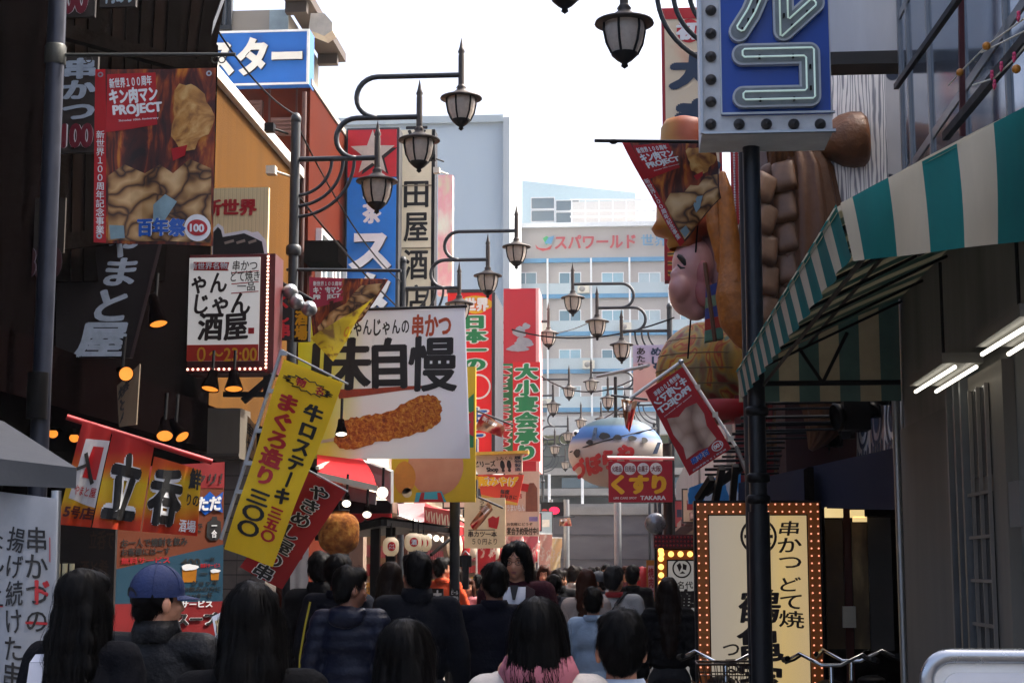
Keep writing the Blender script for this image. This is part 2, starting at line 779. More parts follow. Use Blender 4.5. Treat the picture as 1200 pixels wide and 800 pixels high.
# ================================================================== SETTING
M = {}
M['asphalt'] = mat('asphalt', '#45444a', 0.9, var=0.25, vscale=3, bump=0.5, bscale=120)
M['paving'] = mat('paving', '#6d6862', 0.85, var=0.25, vscale=4, bump=0.3, bscale=60)
M['iron'] = mat('iron', '#2c3136', 0.45, 0.2, var=0.3, vscale=14, bump=0.08, bscale=90)
M['black'] = mat('black_metal', '#0c0c0d', 0.5, 0.0, var=0.25, vscale=12, spec=.25)
M['blackp'] = mat('black_plastic', '#070708', 0.5, var=0.2, spec=.12)
M['steel'] = mat('steel', '#a9adb0', 0.35, 0.9, var=0.15, vscale=10)
M['whitep'] = mat('white_paint', '#dcdcd8', 0.5, var=0.12, vscale=7)
M['offwhite'] = mat('offwhite', '#cfc9b8', 0.6, var=0.15, vscale=6)
M['red'] = mat('red_paint', '#b01018', 0.45, var=0.15)
M['redsign'] = mat('red_sign', '#c8101c', 0.4, var=0.1)
M['maroon'] = mat('maroon', '#4d0f14', 0.5, var=0.25)
M['yellow'] = mat('yellow', '#e0b010', 0.5, var=0.1)
M['green'] = mat('green', '#0a7040', 0.5, var=0.1)
M['blue'] = mat('sign_blue', '#0a50a8', 0.4, var=0.1)
M['navyletter'] = mat('navy_ink', '#15304c', 0.5, var=0.1)
M['ink'] = mat('ink', '#0d0d0e', 0.6, var=0.2)
M['inkbrown'] = mat('ink_brown', '#20100a', 0.6, var=0.2)
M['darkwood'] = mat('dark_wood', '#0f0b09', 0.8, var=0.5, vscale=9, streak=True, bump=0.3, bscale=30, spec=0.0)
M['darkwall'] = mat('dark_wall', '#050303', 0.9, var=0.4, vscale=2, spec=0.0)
M['greywall'] = mat('grey_wall', '#7c7b76', 0.8, var=0.35, vscale=2.5, streak=True)
M['concrete'] = mat('concrete', '#8d8b86', 0.85, var=0.2, vscale=1.5, bump=0.2, bscale=20)
M['gold'] = mat('gold_ochre', '#b0701a', 0.4, 0.2, var=0.2, vscale=12)
M['bulb'] = mat('bulb_lit', '#ffb070', 0.4, var=0, emit=.6, ecol='#ff8d50')
M['bulbw'] = mat('bulb_lit_white', '#ffe0d0', 0.4, var=0, emit=.7, ecol='#ffc8a8')
M['lampwarm'] = mat('lamp_warm', '#ffb060', 0.4, var=0, emit=.32, ecol='#ff9030')
M['lampwhite'] = mat('lamp_white', '#fff0e0', 0.4, var=0, emit=.7, ecol='#fff0dc')

# ground, street, pavements
mb = MB()
mb.add([(-190, -30, 0), (190, -30, 0), (190, 260, 0), (-190, 260, 0)], [(0, 1, 2, 3)])
structure('ground', mb, M['asphalt'])
mb = MB()
mb.add([(-3.05, -20, .004), (0.6, -20, .004), (0.6, 58, .004), (-3.05, 58, .004)], [(0, 1, 2, 3)])
structure('street', mb, ramp_mat('street_paving', 'noise', [(0.3, '#56524e'), (0.5, '#67625c'), (0.7, '#746e66')], 5, bump=0.2))
mb = MB()
mb.box((-3.7, -20, -0.05), (-3.05, 58, 0.12))
structure('pavement', mb, M['paving'])
mb = MB()
mb.box((0.6, -20, -0.05), (2.1, 58, 0.12))
structure('pavement', mb, M['paving'])


def window(T, o, ux, uz, wd, h, fm, gm, n, bars=1, parent=None, depth=0.08, name='window'):
    """window = frame (part) with one glass pane (sub-part); o = lower-left corner on the wall face"""
    o, ux, uz, n = Vector(o), Vector(ux).normalized(), Vector(uz).normalized(), Vector(n).normalized()
    f = MB()
    t = min(0.06, wd * 0.08)

    def bx(a0, b0, a1, b1, d0, d1, mbx):
        c = [o + ux * a + uz * b for (a, b) in ((a0, b0), (a1, b0), (a1, b1), (a0, b1))]
        P = [p + n * d1 for p in c] + [p + n * d0 for p in c]
        mbx.add(P, [(0, 1, 2, 3), (7, 6, 5, 4), (0, 4, 5, 1), (1, 5, 6, 2), (2, 6, 7, 3), (3, 7, 4, 0)])
    bx(0, 0, t, h, -.02, depth, f)
    bx(wd - t, 0, wd, h, -.02, depth, f)
    bx(t, 0, wd - t, t, -.02, depth, f)
    bx(t, h - t, wd - t, h, -.02, depth, f)
    for i in range(1, bars + 1):
        x = wd * i / (bars + 1)
        bx(x - t / 2, t, x + t / 2, h - t, -.02, depth * 0.8, f)
    fo = T.part(name, f, fm, parent)
    g = MB()
    bx(t, t, wd - t, h - t, -.01, depth * 0.35, g)
    T.part('pane', g, gm, fo)
    return fo


# ---------------------------------------------------------------- far: hotel / spa building
M['spa'] = mat('spa_wall', '#a9a29d', 0.8, var=0.08, vscale=0.15)
M['spaband'] = mat('spa_balcony', '#aab9be', 0.6, var=0.08, vscale=0.3)
M['spablue'] = mat('spa_blue', '#4888ae', 0.5, var=0.1)
M['paneblue'] = glass_mat('pane_blue', '#8fb4c2', 0.1)
M['panecurtain'] = glass_mat('pane_curtain', '#a9bcc2', 0.15)
M['panedim'] = glass_mat('pane_dim', '#5f8290', 0.06)
M['panegrey'] = glass_mat('pane_grey', '#5c7078', 0.06)
M['panedark'] = glass_mat('pane_dark', '#20262a', 0.04)
M['frame_w'] = mat('frame_white', '#dfe2e2', 0.5, var=0.08)
YS = 120
a, b = U(505, 265, YS), U(940, 265, YS)
T = Thing('hotel_building', 'wide beige hotel with blue floor lines and red rooftop lettering', 'building', ((a.x + b.x) / 2, YS, 0))
mb = MB()
zt = a.z
mb.box((a.x, YS, 0), (b.x, YS + 30, zt))
T.part('wall', mb, M['spa'])
mb = MB()
mb.box((a.x - .2, YS - .35, zt - .3), (b.x + .2, YS - .002, zt + .05))
T.part('parapet', mb, M['frame_w'])
k = YS / FPX
rows = [305, 347, 391, 435, 480]
for r in rows:
    zc = U(700, r, YS).z
    mb = MB()
    mb.box((a.x, YS - .25, zc - .16), (b.x, YS + .1, zc + .16))
    T.part('floor_line', mb, M['spablue'])
    if r > 310:
        mb = MB()
        mb.box((a.x, YS - .18, zc + .162), (b.x, YS + .1, zc + 1.0))
        T.part('balcony', mb, M['spaband'])
for px in (530, 642, 693, 738, 784, 830, 880):
    x = U(px, 350, YS).x
    mb = MB()
    mb.box((x - .07, YS - .32, 8), (x + .07, YS - .262, U(700, 303, YS).z))
    T.part('downpipe', mb, M['frame_w'])
for r in (327, 371, 417, 460):
    for px in (556, 603, 655, 705, 748, 797, 846):
        p0, p1 = U(px, r + 7, YS), U(px + 26, r - 8, YS)
        window(T, (p0.x, YS, p0.z), (1, 0, 0), (0, 0, 1), p1.x - p0.x, p1.z - p0.z, M['frame_w'], (M['paneblue'], M['panecurtain'], M['panedim'], M['paneblue'])[(r * 7 + px * 3) % 4], (0, -1, 0), 1)
for i, (px, r) in enumerate(((585, 345), (634, 389), (684, 345), (690, 433), (733, 389), (640, 478), (782, 433), (596, 433), (735, 478))):
    p = U(px, r - 5, YS)
    mb = MB()
    mb.box((p.x - .45, YS - .6, p.z - .3), (p.x + .45, YS - .26, p.z + .32))
    mb.lathe([(0, .0), (.22, 0), (.22, .02), (0, .02)], (p.x - .1, YS - .6, p.z), 14, 1, axis=(0, -1, 0))
    T.part('air_conditioner', mb, [M['offwhite'], M['concrete']])
pt = prect(628, 270, 790, 298, YS - .06)
mb = MB()
put_text(mb, pt, 'スパワールド', (650, 275, 745, 293), .035, 0, .25, px=True)
T.part('lettering', mb, mat('spa_red', '#a8202c', .5))
mb = MB()
put_text(mb, pt, '世界の大温泉', (751, 276, 845, 290), .02, 0, .25, px=True)
T.part('lettering', mb, mat('spa_letter_blue', '#4d86a8', .5))
mb = MB()
u_ = lambda x, y: pt.uv(x, y)
pt.poly(mb, [u_(*q) for q in ((640, 287), (636, 279), (641, 276), (647, 283))], 0, .25)
T.part('emblem', mb, mat('spa_leaf', '#2fa05c', .5))
mb = MB()
pt.poly(mb, [u_(*q) for q in ((638, 285), (643, 278), (650, 276), (646, 286))], 0, .27)
T.part('emblem', mb, M['spablue'])
mb = MB()
pt.poly(mb, [u_(*q) for q in ((627, 286), (631, 290), (640, 291), (647, 287), (645, 292), (636, 294), (629, 291))], 0, .26)
T.part('emblem', mb, M['red'])

# glazed roof pavilion
a, b = U(612, 212, YS + 6), U(745, 268, YS + 6)
T = Thing('roof_pavilion', 'pale glass rooftop pavilion with sloping roof above the hotel', 'building', ((a.x + b.x) / 2, YS + 6, zt + .4))
mb = MB()
tr = U(745, 226, YS + 6)
zb = zt - .6
mb.add([(a.x, YS + 6, zb), (b.x, YS + 6, zb), (b.x, YS + 6, tr.z), (a.x, YS + 6, a.z), (a.x, YS + 14, zb), (b.x, YS + 14, zb), (b.x, YS + 14, tr.z), (a.x, YS + 14, a.z)],
       [(0, 1, 2, 3), (7, 6, 5, 4), (0, 3, 7, 4), (1, 5, 6, 2), (3, 2, 6, 7)])
T.part('wall', mb, mat('pavilion_wall', '#b3ccd2', .4, var=.08))
wl, wr = U(622, 230, YS + 6).x, U(738, 230, YS + 6).x
top = lambda x: a.z + (tr.z - a.z) * (x - a.x) / (b.x - a.x) - 1.0
for i in range(4):
    x0, x1 = wl + (wr - wl) * i / 4, wl + (wr - wl) * (i + 1) / 4
    for j in range(4):
        z0, z1 = zb + (top(x1) - zb) * j / 4, zb + (top(x1) - zb) * (j + 1) / 4
        window(T, (x0, YS + 6, z0), (1, 0, 0), (0, 0, 1), x1 - x0 - .05, z1 - z0 - .05, M['frame_w'], M['panegrey'], (0, -1, 0), 0)
mb = MB()
mb.box((U(670, 235, YS + 3).x, YS + 3, zb), (U(745, 235, YS + 3).x, YS + 4.5, U(700, 236, YS + 3).z))
T.part('plant_screen', mb, mat('plant_screen', '#c9c9c6', .6, var=.1))
mb = MB()
for zz in (234, 247, 254):
    p, q = U(668, zz, YS + 1.5), U(800, zz, YS + 1.5)
    mb.beam(p, q, .12)
for px in range(670, 801, 16):
    p, q = U(px, 268, YS + 1.5), U(px, 234, YS + 1.5)
    mb.beam(p, q, .1)
T.part('railing', mb, M['frame_w'])

# pale tower
YT = 108
a, b = U(488, 146, YT), U(590, 300, YT)
T = Thing('tower_building', 'tall plain pale blue tower behind the beige hotel', 'building', ((a.x + b.x) / 2, YT, 0))
mb = MB()
mb.box((a.x - 8, YT, 0), (b.x, YT + 11, a.z))
T.part('wall', mb, mat('tower_wall', '#adbec8', .6, var=.06, vscale=.2, streak=True))
mb = MB()
c = U(598, 140, YT)
mb.box((b.x + .02, YT - .6, 0), (c.x, YT + 11, c.z))
T.part('stair_shaft', mb, mat('shaft', '#aab4b8', .6, var=.06, vscale=.2))
mb = MB()
mb.box((a.x - 8, YT - .3, a.z + .002), (b.x, YT + 11, a.z + .5))
T.part('parapet', mb, M['spaband'])

# elevated road and hoarding at the end of the street
YE = 72
T = Thing('elevated_road', 'grey and olive elevated road deck crossing the end of street', 'bridge', (2, YE, 0))
mb = MB()
z0, z1 = U(700, 545, YE).z, U(700, 497, YE).z
mb.box((-30, YE, z0 + 1.0), (34, YE + 9, z1 - .5))
T.part('deck', mb, mat('deck_olive', '#6f7350', .8, var=.15))
mb = MB()
mb.box((-30, YE - .3, z1 - .48), (34, YE - .05, z1 + .35))
T.part('parapet', mb, mat('deck_parapet', '#c2c3bd', .7, var=.1))
mb = MB()
mb.box((-30, YE + 1, z0 + .2), (34, YE + 8, z0 + .98))
T.part('girder', mb, mat('girder', '#565a58', .7, var=.2))
for x in (-7.3, 9.5):
    mb = MB()
    mb.box((x - .7, YE + 3, 0), (x + .7, YE + 5, z0 + .19))
    T.part('pier', mb, M['concrete'])
YH = 58.6
T = Thing('hoarding', 'long flat grey panel hoarding closing the end of the street', 'wall', (0, YH, 0))
zt2 = U(700, 603, YH).z
mb = MB()
mb.box((-8, YH, 0), (8, YH + .3, zt2))
T.part('panel_wall', mb, ramp_mat('hoarding', 'noise', [(0.3, '#55545a'), (0.7, '#616065')], 1.2, (1, 1, 3)))
mb = MB()
for zz in (.28, .55, .8):
    mb.box((-8, YH - .035, zt2 * zz - .02), (8, YH - .001, zt2 * zz + .02))
T.part('joint_strip', mb, mat('joint', '#484850', .7))
mb = MB()
mb.box((-8, YH - .12, zt2 + .002), (8, YH + .4, zt2 + .28))
T.part('top_beam', mb, M['concrete'])
# stacked dim station structures between hoarding and deck
T = Thing('station_roof', 'low grey station roofs and gantries above the hoarding', 'building', (0, 64, 0))
mb = MB()
for (y0, y1, Y, d) in ((548, 556, 66, 2), (572, 580, 64, 2), (590, 599, 62, 1)):
    z0, z1 = U(700, y1, Y).z, U(700, y0, Y).z
    mb.box((-9, Y, z0), (12, Y + d, z1))
T.part('beam', mb, M['concrete'])
mb = MB()
mb.box((-9, 66.5, 0), (12, 67, U(700, 520, 66).z))
T.part('back_wall', mb, mat('station_back', '#4a4f4c', .8, var=.3, vscale=.6))
mb = MB()
for i in range(9):
    x = -6 + i * 1.3
    mb.box((x, 63.0, U(700, 600, 63).z), (x + .1, 63.1, U(700, 555, 63).z))
T.part('gantry_post', mb, M['frame_w'])
mb = MB()
for i in range(5):
    x = -5.2 + i * 2.2
    mb.box((x, 66.2, U(700, 571, 66).z), (x + 1.5, 66.4, U(700, 559, 66).z))
T.part('window_strip', mb, M['panegrey'])

# ---------------------------------------------------------------- left row of buildings
T = Thing('dark_tavern', 'black timber tavern with slatted eaves at the near left', 'building', (-5, 10, 0))
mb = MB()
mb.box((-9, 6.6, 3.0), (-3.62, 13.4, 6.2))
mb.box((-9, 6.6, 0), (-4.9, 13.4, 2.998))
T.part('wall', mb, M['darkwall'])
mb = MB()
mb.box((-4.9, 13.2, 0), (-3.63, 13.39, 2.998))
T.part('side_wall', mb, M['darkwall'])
mb = MB()
for i in range(5):
    mb.box((-4.88, 7.2 + i * 1.2, .1), (-4.84, 8.1 + i * 1.2, 2.3))
T.part('shutter', mb, M['darkwood'])
mb = MB()
mb.box((-4.88, 6.8, 2.62), (-3.5, 13.3, 2.98))
T.part('fascia', mb, mat('fascia_maroon', '#080404', .85, var=.3, spec=0.0))

# slatted, leaning sign wall over the tavern
T = Thing('slat_screen', 'leaning screen of dark vertical boards above the tavern', 'screen', U(100, 400, 10))
A = (-60, -40, 9.1)
boards = MB()
rail = MB()


def scr(px, py):                   # the screen's plane runs obliquely out into the street
    # X = -3.69 + .39 t, Y = 9.3 + .47 t
    k_ = (px - 745) / FPX
    t_ = (k_ * 9.3 + 3.69) / (.39 - k_ * .47)
    return U(px, py, 9.3 + .47 * t_)


i = 0
px = -40
while px < 232:
    wd = 19 if px < 50 else 13.6
    gap = 5.5 if px < 46 else .35
    tx = lambda q: q + 16 * max(0, (q - 60)) / 170.0     # upper ends lean outwards
    yb = 330 if px < 190 else 240 - (px - 190) * 3.4
    q = [scr(px, yb), scr(px + wd - gap, yb), scr(tx(px + wd) - gap + (10 if px > 150 else 4), -45), scr(tx(px) + (10 if px > 150 else 4), -45)]
    jit_ = .012 * ((i * 7) % 3)
    nn = (q[1] - q[0]).cross(q[3] - q[0]).normalized()
    q = [p + nn * jit_ for p in q]
    boards.prism([p - nn * .04 for p in q], nn * .04, i % 3)
    px += wd
    i += 1
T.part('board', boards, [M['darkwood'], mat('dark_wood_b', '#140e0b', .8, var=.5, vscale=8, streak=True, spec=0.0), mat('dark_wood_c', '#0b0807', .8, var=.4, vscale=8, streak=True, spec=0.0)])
p, q = scr(-30, 17), scr(232, 88)
nn = (q - p).normalized()
rail.beam(p + Vector((0.05, -.12, 0)), q + Vector((0.05, -.12, 0)), .07, .09)
T.part('rail', rail, M['darkwood'])
rail = MB()
p, q = scr(-30, 300), scr(140, 280)
rail.beam(p + Vector((0.05, -.12, 0)), q + Vector((0.05, -.12, 0)), .07, .1)
T.part('rail', rail, M['darkwood'])
mb = MB()
mb.beam(scr(277, -45), scr(222, 104), .022, .022)
T.part('edge_trim', mb, mat('edge_trim', '#7b7f86', .4, .6, var=.2))

# pale house glimpsed between the boards
T = Thing('pale_house', 'cream house glimpsed between the dark boards at top left', 'house', (-9, 14.5, 0))
mb = MB()
mb.box((-14, 14.2, 0), (-4.75, 15.4, U(60, 44, 14.2).z))
T.part('wall', mb, mat('pale_house', '#b9a888', .8, var=.15))
mb = MB()
for i in range(9):
    mb.box((-9.0 + i * .5, 14.12, 6.0), (-8.96 + i * .5, 14.16, 7.1))
mb.box((-9.1, 14.10, 7.1), (-4.8, 14.18, 7.16))
T.part('railing', mb, M['iron'])

# tan gabled shop
T = Thing('tan_shop', 'tan stucco shophouse with white coping between tavern and brown block', 'building', (-6, 16.5, 0))
mb = MB()
zc = U(250, 113, 15.95).z
mb.box((-9, 13.41, 3.2), (-4.2, 19.58, zc))
T.part('wall', mb, mat('tan_stucco', '#50340f', .9, spec=.05, var=.28, vscale=1.6, streak=True, bump=.3, bscale=50))
mb = MB()
mb.box((-9, 13.41, zc + .002), (-4.13, 19.58, zc + .12))
T.part('coping', mb, M['whitep'])
mb = MB()
mb.box((-9, 13.41, 0), (-4.6, 19.58, 3.198))
T.part('ground_floor', mb, M['darkwall'])
mb = MB()
mb.box((-4.6, 13.5, 2.72), (-3.45, 19.5, 2.95))
T.part('canopy', mb, M['darkwall'])

# brown block with blue sign
YB = 19.6
T = Thing('brown_block', 'reddish brown corner block under the blue sign board', 'building', (-6.5, 21, 0))
x1 = U(363, 150, YB).x
zb = U(363, 100, YB).z
M['rust'] = mat('rust_brown', '#481606', .8, spec=.05, var=.18, vscale=1.5, streak=True)
mb = MB()
mb.box((-11, YB, 0), (x1, YB + 2.7, zb))
T.part('wall', mb, M['rust'])
mb = MB()
for px in (276, 315, 347):
    x = U(px, 160, YB).x
    mb.box((x - .012, YB - .012, 3), (x + .012, YB - .001, zb - .01))
T.part('panel_joint', mb, mat('rust_dark', '#2e100a', .8))
mb = MB()
mb.box((-11, YB - .02, zb + .002), (x1 + .02, YB + 2.7, zb + .08))
T.part('coping', mb, mat('coping_grey', '#8d857c', .7))
for (px, py) in ((296, 130), (332, 150)):
    c = U(px, py, YB)
    mb = MB()
    mb.box((c.x - .14, YB - .1, c.z - .11), (c.x + .14, YB - .002, c.z + .11))
    for i in range(4):
        mb.box((c.x - .12, YB - .125, c.z - .09 + i * .05), (c.x + .12, YB - .101, c.z - .065 + i * .05))
    T.part('vent_hood', mb, mat('vent', '#5a3a30', .6, .2, var=.2))
mb = MB()
xx = U(357, 150, YB).x
mb.tube([(xx, YB - .04, 3), (xx, YB - .04, zb - .1)], .03, 8)
T.part('drainpipe', mb, mat('drain', '#4a2c24', .5, var=.2))
mb = MB()
mb.box((x1 + .002, YB + .9, 3.6), (x1 + .5, YB + 2.5, 4.6))
T.part('balcony', mb, M['darkwall'])
for j in range(2):
    window(T, (x1, YB + .5 + j * 1.0, 4.7), (0, 1, 0), (0, 0, 1), .85, 1.3, M['frame_w'], M['panegrey'], (1, 0, 0), 1)
mb = MB()
mb.box((U(357, 290, YB - .3).x, YB - .32, U(357, 313, YB).z), (U(402, 290, YB).x, YB + .3, U(357, 288, YB).z))
T.part('signal_box', mb, M['darkwall'])

bs = prect(180, 37, 362, 101, YB - .15)
T = Thing('sign_board', 'large blue sign board with white lettering ending in スター', 'sign', bs.base())
mb = MB()
bs.slab(mb, .3)
T.part('panel', mb, mat('star_blue', '#1d63b4', .45, var=.1, vscale=1.2))
mb = MB()
for bx in ((0, 0, 1, .035), (0, .965, 1, 1), (.985, .036, 1, .964)):
    bs.slab(mb, .02, 0, bx, .022)
T.part('frame', mb, M['whitep'])
mb = MB()
put_text(mb, bs, 'スター', (238, 46, 355, 92), .05, 0, .06, px=True, extrude=.05)
T.part('lettering', mb, [mat('star_letter', '#d9d6c9', .5, var=.08), mat('letter_side', '#3b3a38', .6)])

# upper cream house with eaves
YC = 22.3
T = Thing('cream_house', 'cream clapboard upper house with dark eaves above the blue sign', 'house', (-7.5, 26, 0))
x1 = U(336, 20, YC).x
mb = MB()
mb.box((-14, YC, 0), (x1, 24.7, 9.75))
T.part('wall', mb, ramp_mat('clapboard', 'wave', [(0.0, '#8f8a7e'), (0.12, '#c9c5b8'), (1, '#d4d0c3')], 1.0, (0, 0, 1.6), .7, bump=.4))
mb = MB()
mb.box((x1 - .25, YC - .03, 6.5), (x1 + .03, YC - .001, 9.74))
T.part('corner_board', mb, mat('corner_board', '#8da0a5', .6))
w0 = U(248, 37, YC)
w1 = U(273, 2, YC)
wo = window(T, (w0.x - .5, YC, w0.z), (1, 0, 0), (0, 0, 1), w1.x - w0.x + .5, 1.5, M['iron'], M['panedark'], (0, -1, 0), 1)
mb = MB()
for i in range(7):
    x = w0.x - .3 + i * .1
    mb.box((x, YC - .16, w0.z + .05), (x + .03, YC - .13, w0.z + .62))
mb.box((w0.x - .4, YC - .17, w0.z + .62), (w1.x + .05, YC - .12, w0.z + .66))
T.part('rail', mb, M['iron'])
mb = MB()
mb.box((x1 + .04, YC - .5, 9.76), (-4.6, 24.85, 9.9))
for i in range(3):
    mb.box((x1 + .04, YC - .3 + i * 1.2, 9.6), (-4.66, YC - .16 + i * 1.2, 9.758))
T.part('eaves', mb, mat('eaves', '#3a302a', .7, var=.2))
mb = MB()
c = U(372, 27, YC - .2)
mb.prism([c + Vector(q) for q in ((-.13, 0, -.1), (.1, 0, -.2), (.22, 0, -.12), (.22, 0, .0), (.1, 0, .14), (-.1, 0, .15))], (0, .32, 0))
T.part('floodlight', mb, mat('flood', '#b5afa0', .5))

# cream shop row further on the left
shops = [(22.35, 27.2, -3.75, 5.2, 'pink_cream', '#c9b7a2', 'cream plastered shop with open lit front, mid left'),
         (27.2, 33.5, -3.65, 4.6, 'cream_b', '#b9a98e', 'cream shop with hanging posters further down the left'),
         (33.5, 44, -3.6, 5.4, 'grey_b', '#8f8b88', 'grey shop in the distant left row'),
         (44, 57.5, -3.5, 4.8, 'cream_c', '#a99c8b', 'last cream shop of the left row before the hoarding')]
for (y0, y1, x, h, mn, hexc, lab) in shops:
    T = Thing('shop_building', lab, 'building', (x - 2, (y0 + y1) / 2, 0))
    mm = mat(mn, hexc, .85, var=.2, vscale=1.3, streak=True)
    mb = MB()
    mb.box((x - 6, y0 + .01, 2.5), (x, y1 - .01, h))
    mb.box((x - 6, y0 + .01, 0), (x - 1.5, y1 - .01, 2.498))
    T.part('wall', mb, mm)
    for ya in (y0 + .05, y1 - .35):
        mb = MB()
        mb.box((x - .3, ya, 0), (x - .05, ya + .3, 2.49))
        T.part('pier', mb, mat('pier_tile', '#7b6a5c', .5, var=.2))
    mb = MB()
    mb.box((x - .9, y0 + .8, .12), (x - .25, y1 - .8, .95))
    T.part('counter', mb, mat('counter_wood', '#a06a34', .6, var=.3, streak=True))
    mb = MB()
    n = int((y1 - y0) / .5)
    for i in range(n):
        for zz in (1.15, 1.5, 1.85):
            yy = y0 + .9 + (y1 - y0 - 1.8) * i / n
            cc = (i * 5 + int(zz * 10)) % 5
            mb.box((x - 1.42, yy, zz), (x - 1.3, yy + .3, zz + .22), cc)
    T.part('goods', mb, [M['red'], M['yellow'], M['offwhite'], mat('pinkgoods', '#c86a80', .6), mat('woodgoods', '#7d4f2a', .6)])
    mb = MB()
    mb.ell((0, 0, 0), .07, n=10, k=6)
    repeat_part(T, 'bulb', [(x - .8, y0 + .8 + i * 1.3, 2.3) for i in range(int((y1 - y0) / 1.3))], mb, M['lampwhite'])
    if h > 5:
        for j in range(2):
            window(T, (x, y0 + .8 + j * 2.2, 3.4), (0, 1, 0), (0, 0, 1), 1.5, 1.1, M['frame_w'], M['panegrey'], (1, 0, 0), 1)

# ---------------------------------------------------------------- right row of buildings
T = Thing('glass_building', 'glass fronted building rising over the striped awning at right', 'building', (4, 8, 0))
XG = 1.95
M['mullion'] = mat('mullion', '#8d8f90', .35, .6, var=.15)
y0, y1 = UX(1215, 100, XG).y, UX(1056, 100, XG).y
zg = 3.55
mb = MB()
mb.box((XG + .22, 5.0, zg), (9, y1 + .02, 9.5))
T.part('core_wall', mb, M['greywall'])
cols = [1056, 1066, 1090, 1131, 1182, 1250]
ys = [UX(c, 60, XG).y for c in cols] + [5.0]
for i in range(len(ys) - 1):
    ya, yb = ys[i], ys[i + 1]
    za = zg
    for zz in (4.42, 5.6, 9.5):
        mb = MB()
        mb.box((XG - .004, yb + .03, za + .03), (XG + .016, ya - .03, zz - .03))
        T.part('glass_pane', mb, mat('glass_front', '#8494a4', .06, .75, var=.06, vscale=.8))
        za = zz
for ya in ys:
    mb = MB()
    mb.box((XG - .022, ya - .022, zg), (XG + .1, ya + .022, 9.5))
    T.part('mullion', mb, M['mullion'])
mb = MB()
for zz in (zg + .02, 4.42, 5.6):
    mb.box((XG - .012, 5.0, zz - .03), (XG + .09, y1, zz + .03))
T.part('transom', mb, M['mullion'])
mb = MB()
mb.beam(UX(1050, 102, XG - .25), UX(1180, -82, XG - .25), .03, .035)
mb.beam(UX(1108, 160, XG - .25), UX(1215, 30, XG - .25), .035, .045)
T.part('gutter', mb, M['black'])
mb = MB()
mb.beam(UX(1128, 160, XG - .1), UX(1126, -10, XG - .1), .03)
T.part('cable_pipe', mb, M['maroon'])

# panelled overhang
T = Thing('panel_overhang', 'pale grey metal overhang beside the blue neon sign', 'building', (1.5, 11.8, 4))
p0, p1 = U(905, 78, 11.7), U(1056, -60, 11.7)
mb = MB()
mb.box((p0.x, 11.7, p0.z + .1), (p1.x + .1, 11.95, p1.z + .6))
T.part('panel', mb, mat('overhang', '#dcdde0', .5, .0, var=.16, vscale=2, streak=True))
mb = MB()
mb.box((p0.x, 11.69, p0.z + .0), (p1.x + .1, 11.96, p0.z + .098))
T.part('soffit', mb, mat('soffit', '#3b3936', .7))

# shuttered shop under the awning
XW = 1.78
T = Thing('dark_shop', 'unlit grey shop with lattice window under the striped awning', 'building', (4, 8, 0))
mb = MB()
mb.box((XW, 4.2, 0), (9, 10.75, 3.548))
T.part('wall', mb, M['greywall'])
M['wallgrey2'] = mat('door_grey', '#6a6965', .7, var=.2, streak=True)
ya, yb = UX(1062, 600, XW).y, UX(1126, 600, XW).y
mb = MB()
mb.box((XW - .03, yb + .04, .12), (XW - .001, ya - .05, 2.55))
T.part('shutter', mb, M['wallgrey2'])
mb = MB()
for px in (1122, 1131, 1139):
    y = UX(px, 600, XW - .06).y
    mb.box((XW - .1, y - .02, 0), (XW - .001, y + .02, 2.75))
T.part('conduit', mb, mat('conduit', '#6a6e70', .4, .4))
yc, yd = UX(1146, 500, XW).y, UX(1176, 500, XW).y
door = MB()
door.box((XW - .06, UX(1192, 500, XW).y, .12), (XW - .002, UX(1141, 500, XW).y, 2.62))
do = T.part('door', door, mat('lattice_door', '#706b62', .7, var=.2, streak=True))
zb_, zt_ = UX(1160, 560, XW).z, UX(1160, 455, XW).z
mb = MB()
mb.box((XW - .066, yd, zb_), (XW - .062, yc, zt_))
mb.box((XW - .066, yd, .3), (XW - .062, yc, zb_ - .08))
T.part('pane', mb, M['panedark'], do)
mb = MB()
for i in range(4):
    y = yd + (yc - yd) * i / 3
    mb.box((XW - .085, y - .008, .3), (XW - .067, y + .008, zt_))
for i in range(9):
    z = .3 + (zb_ - .38) * i / 8
    mb.box((XW - .084, yd, z - .008), (XW - .068, yc, z + .008))
T.part('lattice', mb, mat('lattice', '#77716a', .6), do)
mb = MB()
for px, py in ((1205, 590),):
    p = UX(px, py, XW - .06)
    mb.box((XW - .12, p.y - .1, p.z - .1), (XW - .002, p.y + .1, p.z + .1))
T.part('meter_box', mb, M['wallgrey2'])

# steel corner post
mb = MB()
p = U(1054, 600, 10.86)
mb.tube([(p.x, 10.86, 0), (p.x, 10.86, 3.5)], .028, 12)
mb.tube([(p.x + .06, 10.88, 0), (p.x + .06, 10.88, 3.5)], .018, 12)
single('corner_post', 'thin bright steel corner post at the edge of the dark shop', 'post', mb, M['steel'])

# restaurant behind the statues
T = Thing('statue_restaurant', 'restaurant with grey wave patterned cladding behind the statues', 'building', (3, 14, 0))
mb = MB()
mb.box((1.25, 13.4, 0), (9, 18.5, 6.6))
T.part('wall', mb, mat('rest_wall', '#3a1210', .8, var=.3))
pw = prect(930, 60, 1060, 330, 13.0)
mb = MB()
pw.slab(mb, .25)
T.part('patterned_panel', mb, ramp_mat('wave_cladding', 'wave', [(0.0, '#858a98'), (0.22, '#a9aeb9'), (0.4, '#e6e8ee'), (1, '#f0f1f4')], 5, (2.2, 1, .22), .6, dist=14, detail=3))
mb = MB()
pw.poly(mb, [(.85, .0), (.98, .0), (.98, .99), (.85, .99)], 0, .004)
T.part('crest_panel', mb, ramp_mat('crest_cladding', 'voronoi', [(0, '#20304a'), (.18, '#20304a'), (.22, '#b8bcc4'), (1, '#c9ccd2')], 3.6))
